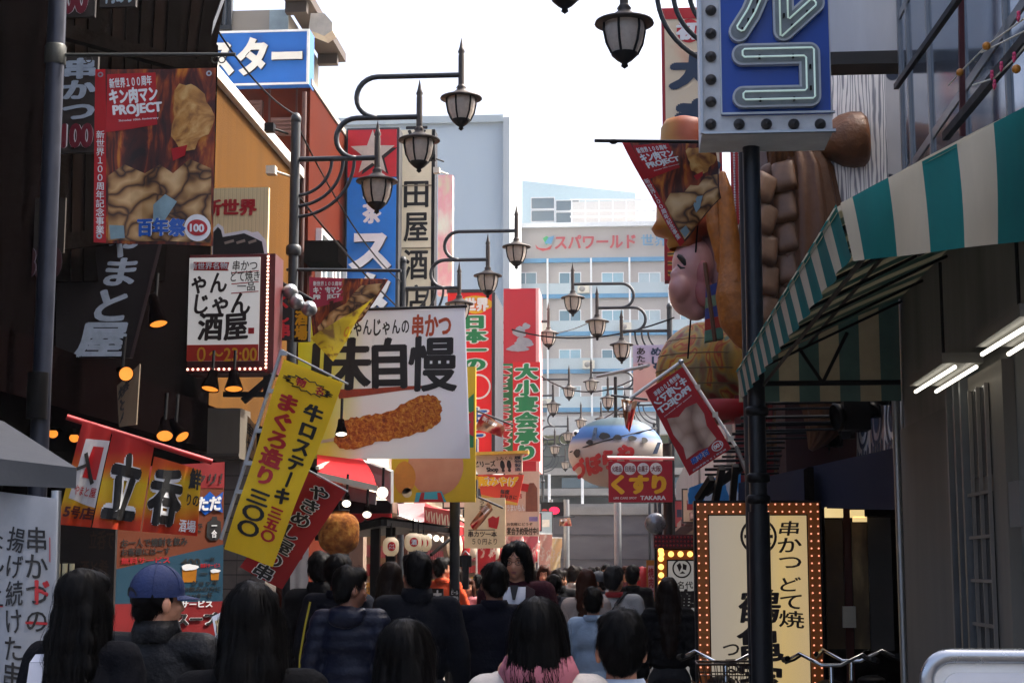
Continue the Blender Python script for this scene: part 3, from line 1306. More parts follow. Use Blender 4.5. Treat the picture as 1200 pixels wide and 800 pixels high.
# side wall of crest posters
for i, (xa, xb, ya_, yb_, tone) in enumerate(((1004, 1020, 470, 560, 0), (1020, 1036, 468, 548, 1), (1036, 1056, 466, 545, 0))):
    q = pquad((xa, ya_, 13.0 - i * .6), (xb, ya_, 12.45 - i * .6), (xb, yb_ - 12, 12.45 - i * .6), (xa, yb_, 13.0 - i * .6))
    mb = MB()
    q.slab(mb, .04)
    po = T.part('crest_poster', mb, M['whitep'] if tone == 0 else mat('poster_pinkgrey', '#b4a3a0', .6))
    mb = MB()
    q.disc(mb, .5, .3, q.w * .38, 0, .006, ring=.8)
    q.disc(mb, .5, .3, q.w * .2, 0, .006)
    for kk in range(5):
        q.poly(mb, [(.1 + .18 * kk, .98), (.1 + .18 * kk, .62 + .1 * (kk % 2)), (.22 + .18 * kk, .7), (.22 + .18 * kk, .98)], 0, .006)
    T.part('crest', mb, M['navyletter'], po)
# lit interior below the navy awning
mb = MB()
mb.box((1.3, 12.2, 0), (1.34, 13.39, 2.4))
T.part('inner_wall', mb, M['darkwood'])

q = pquad((815, 577, 14.4), (1050, 524, 11.3), (1050, 597, 11.3), (815, 592, 14.4))
T = Thing('navy_awning', 'plain navy blue fabric awning under the row of black spotlights', 'awning', q.base())
mb = MB()
q.slab(mb, .03)
T.part('valance', mb, mat('navy_cloth', '#0b1230', .8, var=.2, vscale=3))
mb = MB()
tl, tr_ = q.TL, q.TR
bk = [tr_ + Vector((.6, .3, .03)), tl + Vector((.6, .3, .03))]
mb.add([tl, tr_, bk[0], bk[1]], [(0, 1, 2, 3)])
T.part('top_cloth', mb, mat('navy_cloth'.strip(), '#0b1230'))

T = Thing('shop_entrance', 'half open shopfront with lit strips and dark panels behind marquee', 'shopfront', U(1000, 700, 12.3))
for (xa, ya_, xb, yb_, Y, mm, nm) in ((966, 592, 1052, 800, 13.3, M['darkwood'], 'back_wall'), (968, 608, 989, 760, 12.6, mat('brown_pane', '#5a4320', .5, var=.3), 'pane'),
                                       (1000, 612, 1018, 760, 12.4, ramp_mat('worn_poster', 'noise', [(.35, '#4d3d28'), (.55, '#7a6542'), (.7, '#b29a68')], 7, (1, 1, .3)), 'panel'),
                                       (1019, 606, 1046, 762, 12.3, mat('door_leaf', '#3d3a36', .6, var=.2), 'door'),
                                       (988, 710, 1003, 735, 12.3, M['offwhite'], 'notice'),
                                       (990, 592, 999, 800, 12.7, mat('red_post', '#5a1d10', .6), 'post')):
    q = prect(xa, ya_, xb, yb_, Y)
    mb = MB()
    q.slab(mb, .04)
    T.part(nm, mb, mm)
for (xa, ya_, xb, yb_) in ((967, 594, 988, 606), (997, 597, 1013, 606), (1000, 605, 1016, 611)):
    q = prect(xa, ya_, xb, yb_, 12.2)
    mb = MB()
    q.slab(mb, .05)
    T.part('light_strip', mb, mat('strip_light', '#ffe6b0', .5, var=0, emit=.2, ecol='#ffdf9a'))

# further right row
rows_r = [(18.55, 26.5, 1.6, 4.2, '#7a6a60', 'rr_a', 'low brown shop on the right behind the big fish statue'),
          (26.5, 37, 1.5, 4.8, '#8b8780', 'rr_b', 'grey shop on the right behind the pufferfish lantern'),
          (37, 57.5, 1.45, 4.6, '#7d7672', 'rr_c', 'last grey shop of the right row before the hoarding')]
for (y0, y1, x, h, hx, mn, lab) in rows_r:
    T = Thing('shop_building', lab, 'building', (x + 3, (y0 + y1) / 2, 0))
    mb = MB()
    mb.box((x, y0 + .01, 0), (x + 6, y1 - .01, h))
    T.part('wall', mb, mat(mn, hx, .85, var=.25, vscale=1.2, streak=True))
    mb = MB()
    mb.box((x - .02, y0 + .4, .12), (x - .002, y1 - .4, 2.4))
    T.part('shopfront', mb, M['panedark'])
    mb = MB()
    mb.box((x - .4, y0 + .2, 2.6), (x - .003, y1 - .2, 2.75))
    T.part('canopy', mb, M['maroon'])
far_aw = [(24.2, 2.9, '#b01a22', 'red'), (28.3, 3.4, '#c9b8a4', 'cream'), (33.0, 3.2, '#a8202a', 'crimson'), (37.6, 3.8, '#cf9a9a', 'pink'), (43.0, 4.0, '#b8242a', 'scarlet'), (48.6, 4.2, '#d0c6b8', 'pale')]
for y0, ln, hx, nm in far_aw:
    T = Thing('shop_awning', nm + ' sloping cloth awning over a far left shop counter', 'awning', (-3.2, y0, 2.2), 'far awnings of the left row')
    q = Patch((-3.55, y0 + ln, 2.75), (-3.55, y0, 2.75), (-2.75, y0, 2.32), (-2.75, y0 + ln, 2.32))
    mb = MB()
    q.grid(mb, 6, 3, 0, 0)
    T.part('cloth', mb, mat('far_awning_' + nm, hx, .7, var=.2, vscale=3, trans=.3))
    mb = MB()
    v_ = Patch((-2.745, y0 + ln, 2.32), (-2.745, y0, 2.32), (-2.74, y0, 2.12), (-2.74, y0 + ln, 2.12), lambda u, v: .03 * math.sin(u * 40) * v)
    v_.grid(mb, 24, 2, 0, 0)
    T.part('valance', mb, mat('far_awning_' + nm, hx))
    mb = MB()
    mb.tube([(-2.76, y0, 2.3), (-2.76, y0 + ln, 2.3)], .02, 6)
    T.part('front_bar', mb, M['offwhite'])
for i, (x, y, hx, nm) in enumerate(((-2.6, 26.4, '#b3202a', 'red'), (-2.6, 31.8, '#c48a86', 'pink'), (-2.55, 36.4, '#c0626a', 'rose'), (-2.5, 41.6, '#c99a8a', 'salmon'), (-2.5, 47.2, '#cfb88a', 'straw'), (1.15, 30.5, '#9c2026', 'dark red'))):
    T = Thing('nobori_flag', 'far narrow %s shop flag on a thin pole' % nm, 'flag', (x, y, 0), 'narrow flags of the far shops')
    mb = MB()
    mb.tube([(x, y, 0), (x, y, 2.55)], .016, 6)
    mb.tube([(x, y, 2.52), (x + .36, y + .1, 2.52)], .01, 6)
    T.part('pole', mb, M['whitep'])
    q = Patch((x + .03, y - .02, 2.5), (x + .36, y + .06, 2.5), (x + .3, y + .12, 1.55 + .12 * (i % 3)), (x + .03, y - .02, 1.5 + .1 * (i % 2)), lambda u, v: .06 * math.sin(u * 6 + v * 7))
    mb = MB()
    q.grid(mb, 5, 10, 0)
    q.grid(mb, 5, 10, 0, -.004, flip=True)
    T.part('cloth', mb, ramp_mat('far_flag_' + nm.replace(' ', '_'), 'noise', [(.36, hx), (.5, hx), (.56, '#cfc4b4'), (.62, hx)], 7, (1, 1, .6), .7, trans=.3))
# convex mirror
T = Thing('street_mirror', 'round grey traffic mirror behind the pharmacy sign pole', 'mirror', U(768, 613, 18.2))
c = U(768, 613, 18.2)
mb = MB()
mb.lathe([(0, .03), (.07, .025), (.115, 0), (.12, -.02), (0, -.03)], c, 22, axis=(0, -1, 0))
T.part('mirror', mb, mat('mirror_grey', '#8a8c90', .25, .5, var=.1))
mb = MB()
mb.tube([c + Vector((.05, .05, 0)), Vector((c.x + .05, 18.25, 0))], .03, 8)
T.part('post', mb, M['iron'])
# tall block that shades the near street
T = Thing('corner_block', 'tall plain block behind the glass front on the right', 'building', (12, 8, 0))
mb = MB()
mb.box((9.01, 2, 0), (18, 17, 15))
T.part('wall', mb, M['concrete'])

# small plain box signs and lantern strings over the far counters
rg = random.Random(8)
for i, (x, y, z, wd, ht, hx, nm) in enumerate(((-3.0, 27.5, 2.9, .6, .5, '#d8d2c6', 'white'), (-2.9, 30.2, 3.0, .45, .8, '#c99a1e', 'yellow'), (-2.95, 34.8, 2.8, .6, .45, '#b3303a', 'red'), (-2.9, 39.4, 3.1, .5, .9, '#d6c8b4', 'cream'),
                                         (-2.85, 44.5, 2.9, .55, .5, '#c25a5e', 'rosy'), (-2.8, 50.0, 3.0, .5, .8, '#9cb0b8', 'pale blue'), (1.2, 33.0, 2.9, .5, .7, '#c8b89a', 'buff'), (1.2, 41.0, 3.0, .5, .7, '#a84040', 'brick red'))):
    T = Thing('box_sign', 'small plain %s box sign standing out over the far street' % nm, 'sign', (x, y, z), 'small far box signs')
    mb = MB()
    mb.box((x - wd / 2, y, z - ht / 2), (x + wd / 2, y + .16, z + ht / 2))
    T.part('box', mb, M['iron'])
    mb = MB()
    mb.box((x - wd / 2 + .03, y - .012, z - ht / 2 + .03), (x + wd / 2 - .03, y - .001, z + ht / 2 - .03))
    T.part('panel', mb, mat('far_box_' + nm.replace(' ', '_'), hx, .5, var=.15, vscale=4))
    mb = MB()
    mb.box((x - wd / 2 + .1, y - .02, z - ht * .12), (x + wd / 2 - .1, y - .0125, z + ht * .16))
    T.part('mark', mb, mat('far_mark_%d' % (i % 3), ('#8a1c22', '#2a3048', '#d8d4c8')[i % 3], .5))
    mb = MB()
    mb.beam((x, y + .08, z + ht * .3), (x + (-.7 if x < 0 else .6), y + .08, z + ht * .3), .04)
    T.part('bracket', mb, M['black'])
T = Thing('lantern_string', 'string of small red and white paper lanterns along the far left counters', 'lanterns', (-3, 31, 2.0))
mb = MB()
mb.tube([(-2.68, 23.5 + i * 1.1, 2.18 - .05 * (i % 2)) for i in range(24)], .008, 5)
T.part('cord', mb, M['black'])
mb = MB()
mb.lathe([(.05, -.17), (.09, -.15), (.12, -.05), (.12, .05), (.09, .15), (.05, .17)], (0, 0, 0), 12)
repeat_part(T, 'lantern', [(-2.68, 23.9 + i * 2.2, 1.97) for i in range(12)], mb, mat('far_lantern_white', '#d8cdbc', .6, var=.1, trans=.3))
repeat_part(T, 'lantern', [(-2.68, 25.0 + i * 2.2, 1.97) for i in range(11)], mb, mat('far_lantern_red', '#b3202a', .6, var=.1, trans=.3))

# ---------------------------------------------------------------- street lamps
M['lampglass'] = mat('lamp_glass', '#cfc6bb', .25, var=.12, vscale=20, trans=.35)


def arc(cx, cz, r, a0, a1, n=12, rz=None):
    rz = rz or r
    return [Vector((cx + r * math.cos(R(a0 + (a1 - a0) * i / n)), 0, cz + rz * math.sin(R(a0 + (a1 - a0) * i / n)))) for i in range(n + 1)]


ARM = 5.58          # height of the lowest arm
LDX = (.806, 1.213, 1.62)
LDZ = (0.0, .40, .81)


def make_lamp():
    T = Thing('street_lamp', 'x', 'street lamp', (0, 0, 0), 'three-lantern street lamps along the street')
    mb = MB()
    mb.tube([(0, 0, 0), (0, 0, .9)], .075, 14)
    mb.tube([(0, 0, .9), (0, 0, ARM + .38)], .048, 14)
    mb.lathe([(.0, .1), (.03, .09), (.052, .05), (.052, 0), (.03, -.02)], (0, 0, ARM + .37), 14)
    mb.lathe([(.06, .05), (.075, .03), (.075, -.03), (.06, -.05)], (0, 0, ARM - .9), 14)
    T.part('post', mb, M['iron'])
    mb = MB()
    r = .026
    mb.tube([(0, 0, ARM), (LDX[0], 0, ARM)], r)
    c1 = arc(.60, ARM + .2, .2, 270, 90)
    mb.tube([Vector((.60, 0, ARM))] + c1 + [Vector((LDX[1], 0, ARM + .4))], r)
    c2 = arc(.80, ARM + .605, .205, 270, 90)
    mb.tube([Vector((.80, 0, ARM + .4))] + c2 + [Vector((LDX[2], 0, ARM + .81))], r)
    T.part('arm', mb, M['iron'])
    for rr in (.36, .47, .58):
        mb = MB()
        mb.tube(arc(0.0, ARM - .02, rr, 0, -90, 14, rr * .95), .017, 8)
        T.part('scroll', mb, M['iron'])
    for x, z in zip(LDX, LDZ):
        b_ = ARM + z
        mb = MB()
        mb.tube([(x, 0, b_ - .15), (x, 0, b_ + .2)], .03, 12)
        mb.lathe([(.0, .38), (.022, .27), (.036, .23), (.02, .2), (.03, .18)], (x, 0, b_), 12)
        mb.lathe([(.03, -.1), (.05, -.13), (.04, -.145), (.09, -.185), (.2, -.225), (.205, -.24), (.19, -.243), (.12, -.235), (.0, -.235)], (x, 0, b_), 24)
        lo = T.part('lantern', mb, mat('lantern_cap', '#3d3733', .5, .3, var=.25, vscale=15))
        mb = MB()
        mb.lathe([(.135, -.238), (.138, -.29), (.12, -.38), (.085, -.452)], (x, 0, b_), 20)
        T.part('glass', mb, M['lampglass'], lo)
        mb = MB()
        for i in range(6):
            a = 2 * PI * i / 6 + .26
            ca, sa = math.cos(a), math.sin(a)
            mb.tube([(x + ca * q, sa * q, b_ + h) for q, h in ((.142, -.238), (.145, -.29), (.127, -.38), (.09, -.455))], .0085, 6)
        mb.lathe([(.09, -.448), (.092, -.46), (.05, -.5), (.02, -.52), (.026, -.54), (.0, -.56)], (x, 0, b_), 16)
        T.part('cage', mb, M['black'], lo)
    return T.o


lamp0 = make_lamp()
XL, XR = -3.26, .61
lamp_spots = [(XL, 15.0, 0, 'nearest left lamp, its three lanterns against the white sky'),
              (XL, 22.3, 0, 'second left lamp, beside the cream vertical sign'),
              (XL, 30.8, 0, 'third left lamp, before the plain red wall'),
              (XL, 40.5, 0, 'fourth left lamp, beside the pink edged red wall'),
              (XL, 49.5, 0, 'fifth left lamp, low over the far shops'),
              (XL, 57.0, 0, 'farthest left lamp, small above the grey hoarding'),
              (.767, 10.62, PI, 'nearest right lamp, hung at top centre by the blue sign'),
              (XR, 26.7, PI, 'second right lamp, in front of the beige hotel'),
              (XR - .03, 39.1, PI, 'third right lamp, above the pufferfish lantern'),
              (XR, 49.0, PI, 'fourth right lamp, at the left of the pufferfish lantern'),
              (XR - .1, 57.3, PI, 'farthest right lamp, low above the grey hoarding')]
for i, (x, y, rz, lab) in enumerate(lamp_spots):
    if i == 0:
        lamp0.location = (x, y, 0)
        lamp0['label'] = 'grey three-armed street lamp: ' + lab
    else:
        copy_thing(lamp0, (x, y, 0), rz, 'grey three-armed street lamp: ' + lab)

# thick banner posts
T = Thing('banner_post', 'thick dark blue grey post holding the painted banner at far left', 'post', (U(50, 400, 8.8).x, 8.8, 0))
mb = MB()
x = U(51, 400, 8.8).x
mb.tube([(x, 8.8, 0), (x, 8.8, 6)], .053, 18)
T.part('pole', mb, mat('post_blue', '#262a36', .35, .3, var=.2, vscale=9))
mb = MB()
zc = U(51, 65, 8.8).z
mb.lathe([(.057, -.06), (.062, -.05), (.062, .05), (.057, .06)], (x, 8.8, zc), 18)
mb.tube([(x, 8.8, zc), (U(276, 65, 8.8).x, 8.8, U(276, 64, 8.8).z)], .011, 10)
for px in (104, 252, 260):
    c = U(px, 70, 8.8)
    mb.tube([c + Vector((.02 * math.cos(t * PI / 5), 0, .02 * math.sin(t * PI / 5))) for t in range(11)], .004, 6)
T.part('bracket', mb, mat('bracket', '#3a3c38', .5, .4, var=.2))
mb = MB()
c = U(38, 470, 8.75)
mb.tube([(x, 8.74, c.z + .16), (x, 8.74, c.z - .1)], .058, 16)
T.part('sleeve', mb, M['blackp'])

T = Thing('sign_post', 'thick dark post carrying the blue neon sign at right', 'post', (.767, 10.55, 0))
mb = MB()
x = U(885, 400, 10.3).x
mb.tube([(x, 10.3, 0), (x, 10.3, 2.0)], .068, 18)
mb.tube([(x, 10.3, 2.0), (x, 10.3, 5.4)], .056, 18)
T.part('pole', mb, mat('post_black', '#1c2026', .35, .3, var=.2, vscale=9))
for py in (482, 560, 585):
    mb = MB()
    mb.lathe([(.06, -.03), (.075, -.02), (.075, .02), (.06, .03)], (x, 10.3, U(885, py, 10.3).z), 18)
    T.part('collar', mb, M['black'])

# the thin bright air of the far street
mb = MB()
mb.box((-195, -35, -1), (195, 265, 32))
hz = bpy.data.objects.new('haze', mesh_from('haze', mb, [], (0, 0, 0)))
link(hz)
hz['kind'] = 'stuff'
hm_ = bpy.data.materials.new('haze')
hm_.use_nodes = True
hm_.node_tree.nodes.clear()
pv = hm_.node_tree.nodes.new('ShaderNodeVolumePrincipled')
pv.inputs['Color'].default_value = (.93, .95, .98, 1)
pv.inputs['Density'].default_value = .0005
mo = hm_.node_tree.nodes.new('ShaderNodeOutputMaterial')
hm_.node_tree.links.new(pv.outputs[0], mo.inputs['Volume'])
hz.data.materials.append(hm_)
# ================================================================== SIGNS AND BANNERS
M['txtwhite'] = mat('letter_white', '#dfe0e2', .5, var=.1)
M['txtblue'] = mat('letter_pale_blue', '#9fb0c0', .55, var=.25, vscale=14)
M['txtred'] = mat('letter_red', '#a8121c', .5, var=.1)
M['txtyellow'] = mat('letter_yellow', '#e6b012', .5, var=.1)
M['txtgreen'] = mat('letter_green', '#0b7a48', .5, var=.1)
M['txtmaroon'] = mat('letter_maroon', '#6e1028', .5, var=.1)
M['orange'] = mat('print_orange', '#d45a12', .6, var=.15)
M['cream'] = mat('cream_board', '#cfc3a4', .6, var=.12)
M['tan'] = ramp_mat('print_tan_folds', 'voronoi', [(0.0, '#2a170b'), (.035, '#6a4522'), (.12, '#a9804d'), (.3, '#cfab78'), (.6, '#d8bd92')], 4.6, (1, 1, 1.25), .55, trans=.12, feature='DISTANCE_TO_EDGE', warp=.45)
M['flame'] = ramp_mat('print_flames', 'noise', [(.3, '#170808'), (.48, '#4a160a'), (.6, '#8f3a0e'), (.72, '#c47a1e')], 5, (2.2, 1, .7), .55, dist=1.2, trans=.12)
M['clothred'] = mat('cloth_red', '#b5111c', .6, var=.12, trans=.2)
M['clothwhite'] = mat('cloth_white', '#c9cbd0', .7, var=.08, trans=.25)


def lettering(T, pt, items, parent=None, grid=None, name='lettering'):
    """items: (string, box in photo pixels or fractions, material, options); one part per string"""
    for it in items:
        s, box, mm = it[0], it[1], it[2]
        kw = dict(it[3]) if len(it) > 3 else {}
        ol = kw.pop('outline', None)
        mb = MB()
        mats = [mm]
        d = kw.pop('d', .004)
        if ol:
            put_text(mb, pt, s, box, kw.get('off', .02) + ol[1], 1, d, grid=grid, **{k: v for k, v in kw.items() if k != 'off'})
            mats = [mm, ol[0]]
            d += .004
        put_text(mb, pt, s, box, m=0, d=d, grid=grid, **kw)
        T.part(name, mb, mats, parent)


def disc_part(T, pt, name, u, v, r, mm, d=.004, parent=None, **kw):
    mb = MB()
    pt.disc(mb, u, v, r, 0, d, **kw)
    return T.part(name, mb, mm, parent)


def poly_part(T, pt, name, pts, mm, d=.004, px=True, parent=None):
    mb = MB()
    pt.poly(mb, [pt.uv(*q) if px else q for q in pts], 0, d)
    return T.part(name, mb, mm, parent)


def zone(T, pt, name, outline, mm, grid, d=.003, parent=None):
    """an area of print that follows the cloth: outline in fractions, cut along the cloth's grid"""
    bm = bmesh.new()
    vs = [bm.verts.new((a, b, 0)) for a, b in outline]
    bm.faces.new(vs)
    bmesh.ops.triangulate(bm, faces=bm.faces[:])
    for i in range(1, grid[0]):
        bmesh.ops.bisect_plane(bm, geom=bm.verts[:] + bm.edges[:] + bm.faces[:], plane_co=(i / grid[0], 0, 0), plane_no=(1, 0, 0))
    for j in range(1, grid[1]):
        bmesh.ops.bisect_plane(bm, geom=bm.verts[:] + bm.edges[:] + bm.faces[:], plane_co=(0, j / grid[1], 0), plane_no=(0, 1, 0))
    bm.verts.index_update()
    mb = MB()
    V = [pt.p(v.co.x, v.co.y, d) for v in bm.verts]
    F = []
    for f in bm.faces:
        ids = [q.index for q in f.verts]
        if (V[ids[1]] - V[ids[0]]).cross(V[ids[2]] - V[ids[1]]).dot(pt.n) < 0:
            ids.reverse()
        F.append(tuple(ids))
    bm.free()
    mb.add(V, F)
    return T.part(name, mb, mm, parent)


def blob(cx, cy, rx, ry, n=22, seed=0, rough=.08):
    rg = random.Random(seed)
    ph = [rg.uniform(0, 6.28) for _ in range(4)]
    out = []
    for i in range(n):
        a = 2 * PI * i / n
        k = 1 + rough * (math.sin(3 * a + ph[0]) + .6 * math.sin(5 * a + ph[1]) + .4 * math.sin(9 * a + ph[2]))
        out.append((cx + rx * k * math.cos(a), cy + ry * k * math.sin(a)))
    return out


def cloth(T, pt, nu, nv, mm, name='cloth', back=None):
    mb = MB()
    pt.grid(mb, nu, nv, 0)
    pt.grid(mb, nu, nv, 0, -.004, flip=True)
    return T.part(name, mb, mm)


# ---------------------------------------------------------------- painted banner at the near left post
def project_banner(T, pt, g, tone=0, mirror=False, art=True, badge=True):
    mx = (lambda q: 1 - q) if mirror else (lambda q: q)

    def bx(a, b, c, e):
        return (mx(c), b, mx(a), e) if mirror else (a, b, c, e)
    kw = dict(mirror=mirror)
    co = cloth(T, pt, g[0], g[1], M['flame'] if tone == 0 else M['clothred'])
    if tone == 0:
        zone(T, pt, 'border', [(0, 0), (.085, 0), (.1, .3), (.1, 1), (0, 1)], M['clothred'], g, .003)
        lettering(T, pt, [('新世界１００周年記念事業', (.018, .36, .085, .95), M['txtwhite'], dict(vert=True, off=.01))], grid=g)
        zone(T, pt, 'title_patch', [(.1, .03), (.5, .02), (.52, .32), (.1, .37)], M['clothred'], g, .003)
    if art:
        if tone == 0:
            zone(T, pt, 'artwork', [(.12, .62), (.25, .55), (.42, .6), (.55, .55), (.66, .6), (.8, .52), (.98, .57), (.985, .985), (.12, .985), (.12, .8)], M['tan'], g, .005)
            zone(T, pt, 'artwork', blob(.8, .28, .17, .19, 24, 4, .12), ramp_mat('print_ember', 'noise', [(.3, '#6a3a16'), (.5, '#b5803c'), (.7, '#d2ac6c')], 6, (1, 1, 1), .55, dist=2), g, .005)
            zone(T, pt, 'artwork', [(.5, .78), (.6, .72), (.7, .76), (.6, .87), (.5, .88)], mat('print_teal', '#7f9ca6', .6, var=.3, trans=.15), g, .007)
            zone(T, pt, 'artwork', [(.13, .9), (.25, .9), (.26, .97), (.14, .98)], mat('print_teal', '#7f9ca6'), g, .007)
            zone(T, pt, 'artwork', [(.64, .46), (.78, .44), (.76, .5), (.66, .53)], M['clothred'], g, .007)
        else:
            pale = ramp_mat('print_pale_folds', 'voronoi', [(0.0, '#d8bfae'), (.4, '#c4a590'), (.7, '#9c7a66'), (.9, '#6e4c40')], 9, (1, 1, .8), .55, trans=.12)
            zone(T, pt, 'artwork', [(mx(a_), b_) for a_, b_ in ((.14, .4), (.4, .38), (.62, .42), (.86, .37), (.9, .55), (.84, .72), (.9, .84), (.6, .83), (.4, .86), (.16, .83), (.2, .66), (.12, .54))], pale, g, .004)
    lettering(T, pt, [
        ('新世界１００周年', bx(.12, .045, .47, .105) if tone == 0 else bx(.16, .04, .86, .1), M['txtwhite'], dict(off=.03, rot=-.09, **kw)),
        ('キン肉マン', bx(.12, .105, .52, .2) if tone == 0 else bx(.08, .1, .95, .2), M['txtwhite'], dict(off=.055, rot=-.09, **kw)),
        ('PROJECT', bx(.15, .2, .56, .275) if tone == 0 else bx(.1, .21, .95, .3), M['txtwhite'], dict(off=.05, rot=-.09, **kw)),
        ('Shinsekai 100th Anniversary', bx(.2, .285, .53, .3) if tone == 0 else bx(.15, .315, .9, .33), M['txtwhite'], dict(off=.01, rot=-.09, **kw))], grid=g)
    if badge:
        if tone == 0:
            lettering(T, pt, [('百年祭', (.36, .855, .78, .96), M['blue'], dict(off=.05, outline=(M['txtwhite'], .03), d=.007))], grid=g)
            zone(T, pt, 'badge', blob(.875, .905, .11, .075, 24, 1, 0), M['txtwhite'], g, .009)
            zone(T, pt, 'badge', blob(.875, .905, .085, .045, 24, 1, 0), M['red'], g, .012)
            lettering(T, pt, [('100', (.815, .885, .935, .93), M['txtwhite'], dict(off=.04, d=.015))], grid=g)
        else:
            lettering(T, pt, [('百年祭', bx(.42, .86, .85, .93), M['blue'], dict(off=.05, outline=(M['txtwhite'], .04), d=.007, **kw)),
                              ('新世界１００周年記念', bx(.1, .965, .9, .985), M['txtwhite'], dict(off=.01, **kw))], grid=g)
            zone(T, pt, 'badge', blob(mx(.22), .9, .13, .05, 24, 1, 0), M['txtwhite'], g, .009)
            zone(T, pt, 'badge', blob(mx(.22), .9, .11, .04, 24, 1, 0), M['red'], g, .012)
            lettering(T, pt, [('100', bx(.13, .878, .31, .922), M['txtwhite'], dict(off=.04, d=.015, **kw))], grid=g)
    return co


g = (10, 12)
pt = pquad((112, 82, 8.75), (253, 80, 8.75), (249, 288, 8.78), (110, 284, 8.72), wavef(.012, 1.2, 1.2, .4, .35))
T = Thing('banner', 'dark flame printed hanging banner beside the thick post, upper left', 'banner', pt.p(.5, 0), 'centenary project banners')
project_banner(T, pt, g)
for u, v in ((.05, .035), (.95, .035), (.05, .965)):
    mb = MB()
    c = pt.p(u, v, .014)
    pt.disc(mb, u, v, .016, 0, .014, ring=.5)
    T.part('eyelet', mb, M['steel'])

# second banner, bunched, on the second bracket
pt = pquad((363, 325, 14.9), (455, 327, 14.8), (424, 375, 14.75), (366, 400, 14.9), wavef(.03, 1.4, 1.5, 1.0, .3))
T = Thing('banner', 'bunched centenary banner with yellow folded tail over the white banner', 'banner', pt.p(.5, 0), 'centenary project banners')
g = (8, 8)
cloth(T, pt, 8, 8, M['flame'])
zone(T, pt, 'title_patch', [(0, 0), (.45, 0), (.48, .42), (0, .5)], mat('cloth_rose', '#b02848', .6, var=.1, trans=.2), g)
zone(T, pt, 'artwork', [(.1, .8), (.3, .6), (.55, .5), (.7, .15), (.98, .1), (.98, .9), (.5, .98), (.15, .98)], M['tan'], g, .005)
lettering(T, pt, [('新世界１００周年', (.05, .06, .42, .14), M['txtwhite'], dict(off=.02)), ('キン肉マン', (.05, .15, .43, .27), M['txtwhite'], dict(off=.05)),
                  ('PROJECT', (.05, .28, .43, .38), M['txtwhite'], dict(off=.05))], grid=g)
q = pquad((364, 396, 14.7), (438, 349, 14.65), (420, 374, 14.65), (391, 424, 14.65), wavef(.02, 1, 1, 0, 1))
mb = MB()
q.grid(mb, 8, 8)
T.part('tail', mb, ramp_mat('tail_print', 'noise', [(.34, '#7a5a1a'), (.44, '#c4ac24'), (.6, '#d0ba2a'), (.7, '#a8702a')], 4.5, (1, 1, 1), .6, dist=1.5, trans=.3))
disc_part(T, q, 'badge', .55, .7, .05, mat('badge_orange', '#d08a1a', .6), .02, ring=.55)
T = Thing('bracket_arm', 'thin horizontal arm on nearest left lamp post holding bunched banner', 'bracket', U(468, 316, 14.5))
mb = MB()
mb.tube([U(336, 316, 15.0), U(470, 317, 14.9)], .016, 8)
T.part('rod', mb, M['iron'])

# ---------------------------------------------------------------- tavern boards at the left
M['woodboard'] = mat('wood_board', '#2e2823', .7, var=.4, vscale=5, streak=True)
M['wooddark'] = mat('wood_board_dark', '#171213', .6, var=.35, vscale=4, streak=True, spec=.2)
for (rc, items, lab) in (((70, 66, 113, 179), [('串かつ', (74, 69, 111, 142), M['txtblue'], dict(vert=True, off=.05)), ('100', (74, 145, 111, 174), M['txtmaroon'], dict(off=.05, outline=(M['txtwhite'], .025)))], 'narrow wooden board reading 串かつ 100 behind the thick post'),
                         ((66, -60, 112, 20), [('00', (74, -22, 105, 17), M['txtmaroon'], dict(off=.05, outline=(M['txtwhite'], .025)))], 'cut off wooden price board ending in 00, top left'),
                         ((118, -60, 160, 8), [('円あり', (125, -20, 158, 5), M['txtblue'], dict(off=.05))], 'cut off wooden board with pale writing at the top edge')):
    pt = prect(*rc, 9.25)
    T = Thing('sign_board', lab, 'sign', pt.base(), 'wooden price boards on the slat screen')
    mb = MB()
    pt.slab(mb, .03)
    T.part('board', mb, M['woodboard'])
    lettering(T, pt, [(a, b, c, dict(d, px=True)) for a, b, c, d in items])
pt = prect(28, 232, 75, 330, 9.3)
T = Thing('sign_board', 'dim ochre board with maroon digits half hidden by the thick post', 'sign', pt.base(), 'wooden price boards on the slat screen')
mb = MB()
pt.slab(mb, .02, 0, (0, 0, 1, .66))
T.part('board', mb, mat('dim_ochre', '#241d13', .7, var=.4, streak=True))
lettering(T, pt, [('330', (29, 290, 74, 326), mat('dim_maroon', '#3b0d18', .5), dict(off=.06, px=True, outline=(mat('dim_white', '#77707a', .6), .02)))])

pt = pquad((72, 262, 9.7), (192, 262, 9.9), (152, 419, 9.9), (40, 419, 9.7))
T = Thing('shop_sign', 'leaning black tavern sign with pale brushed letters まと屋', 'sign', pt.base())
mb = MB()
pt.slab(mb, .08)
T.part('board', mb, M['wooddark'])
mb = MB()
pt.slab(mb, .1, 0, (1.0, 0, 1.035, 1), .02)
T.part('edge', mb, mat('edge_maroon', '#2c1416', .6, var=.3))
lettering(T, pt, [('や', (.5, .05, .8, .26), M['txtblue'], dict(off=.035, jit=.05, vert=True)), ('ま', (.5, .25, .88, .47), M['txtblue'], dict(off=.035, vert=True)),
                  ('と', (.47, .48, .88, .74), M['txtblue'], dict(off=.035, vert=True)), ('屋', (.42, .73, .9, .99), M['txtblue'], dict(off=.045, vert=True))])
pt = pquad((137, 452, 9.9), (164, 426, 9.9), (160, 497, 9.9), (140, 500, 9.9), wavef(.01, 1, 1))
T = Thing('wooden_tag', 'small rough plank with black writing hanging above the orange curtain', 'sign', pt.base())
mb = MB()
pt.slab(mb, .02)
T.part('plank', mb, mat('plank', '#6f604b', .8, var=.3, streak=True))
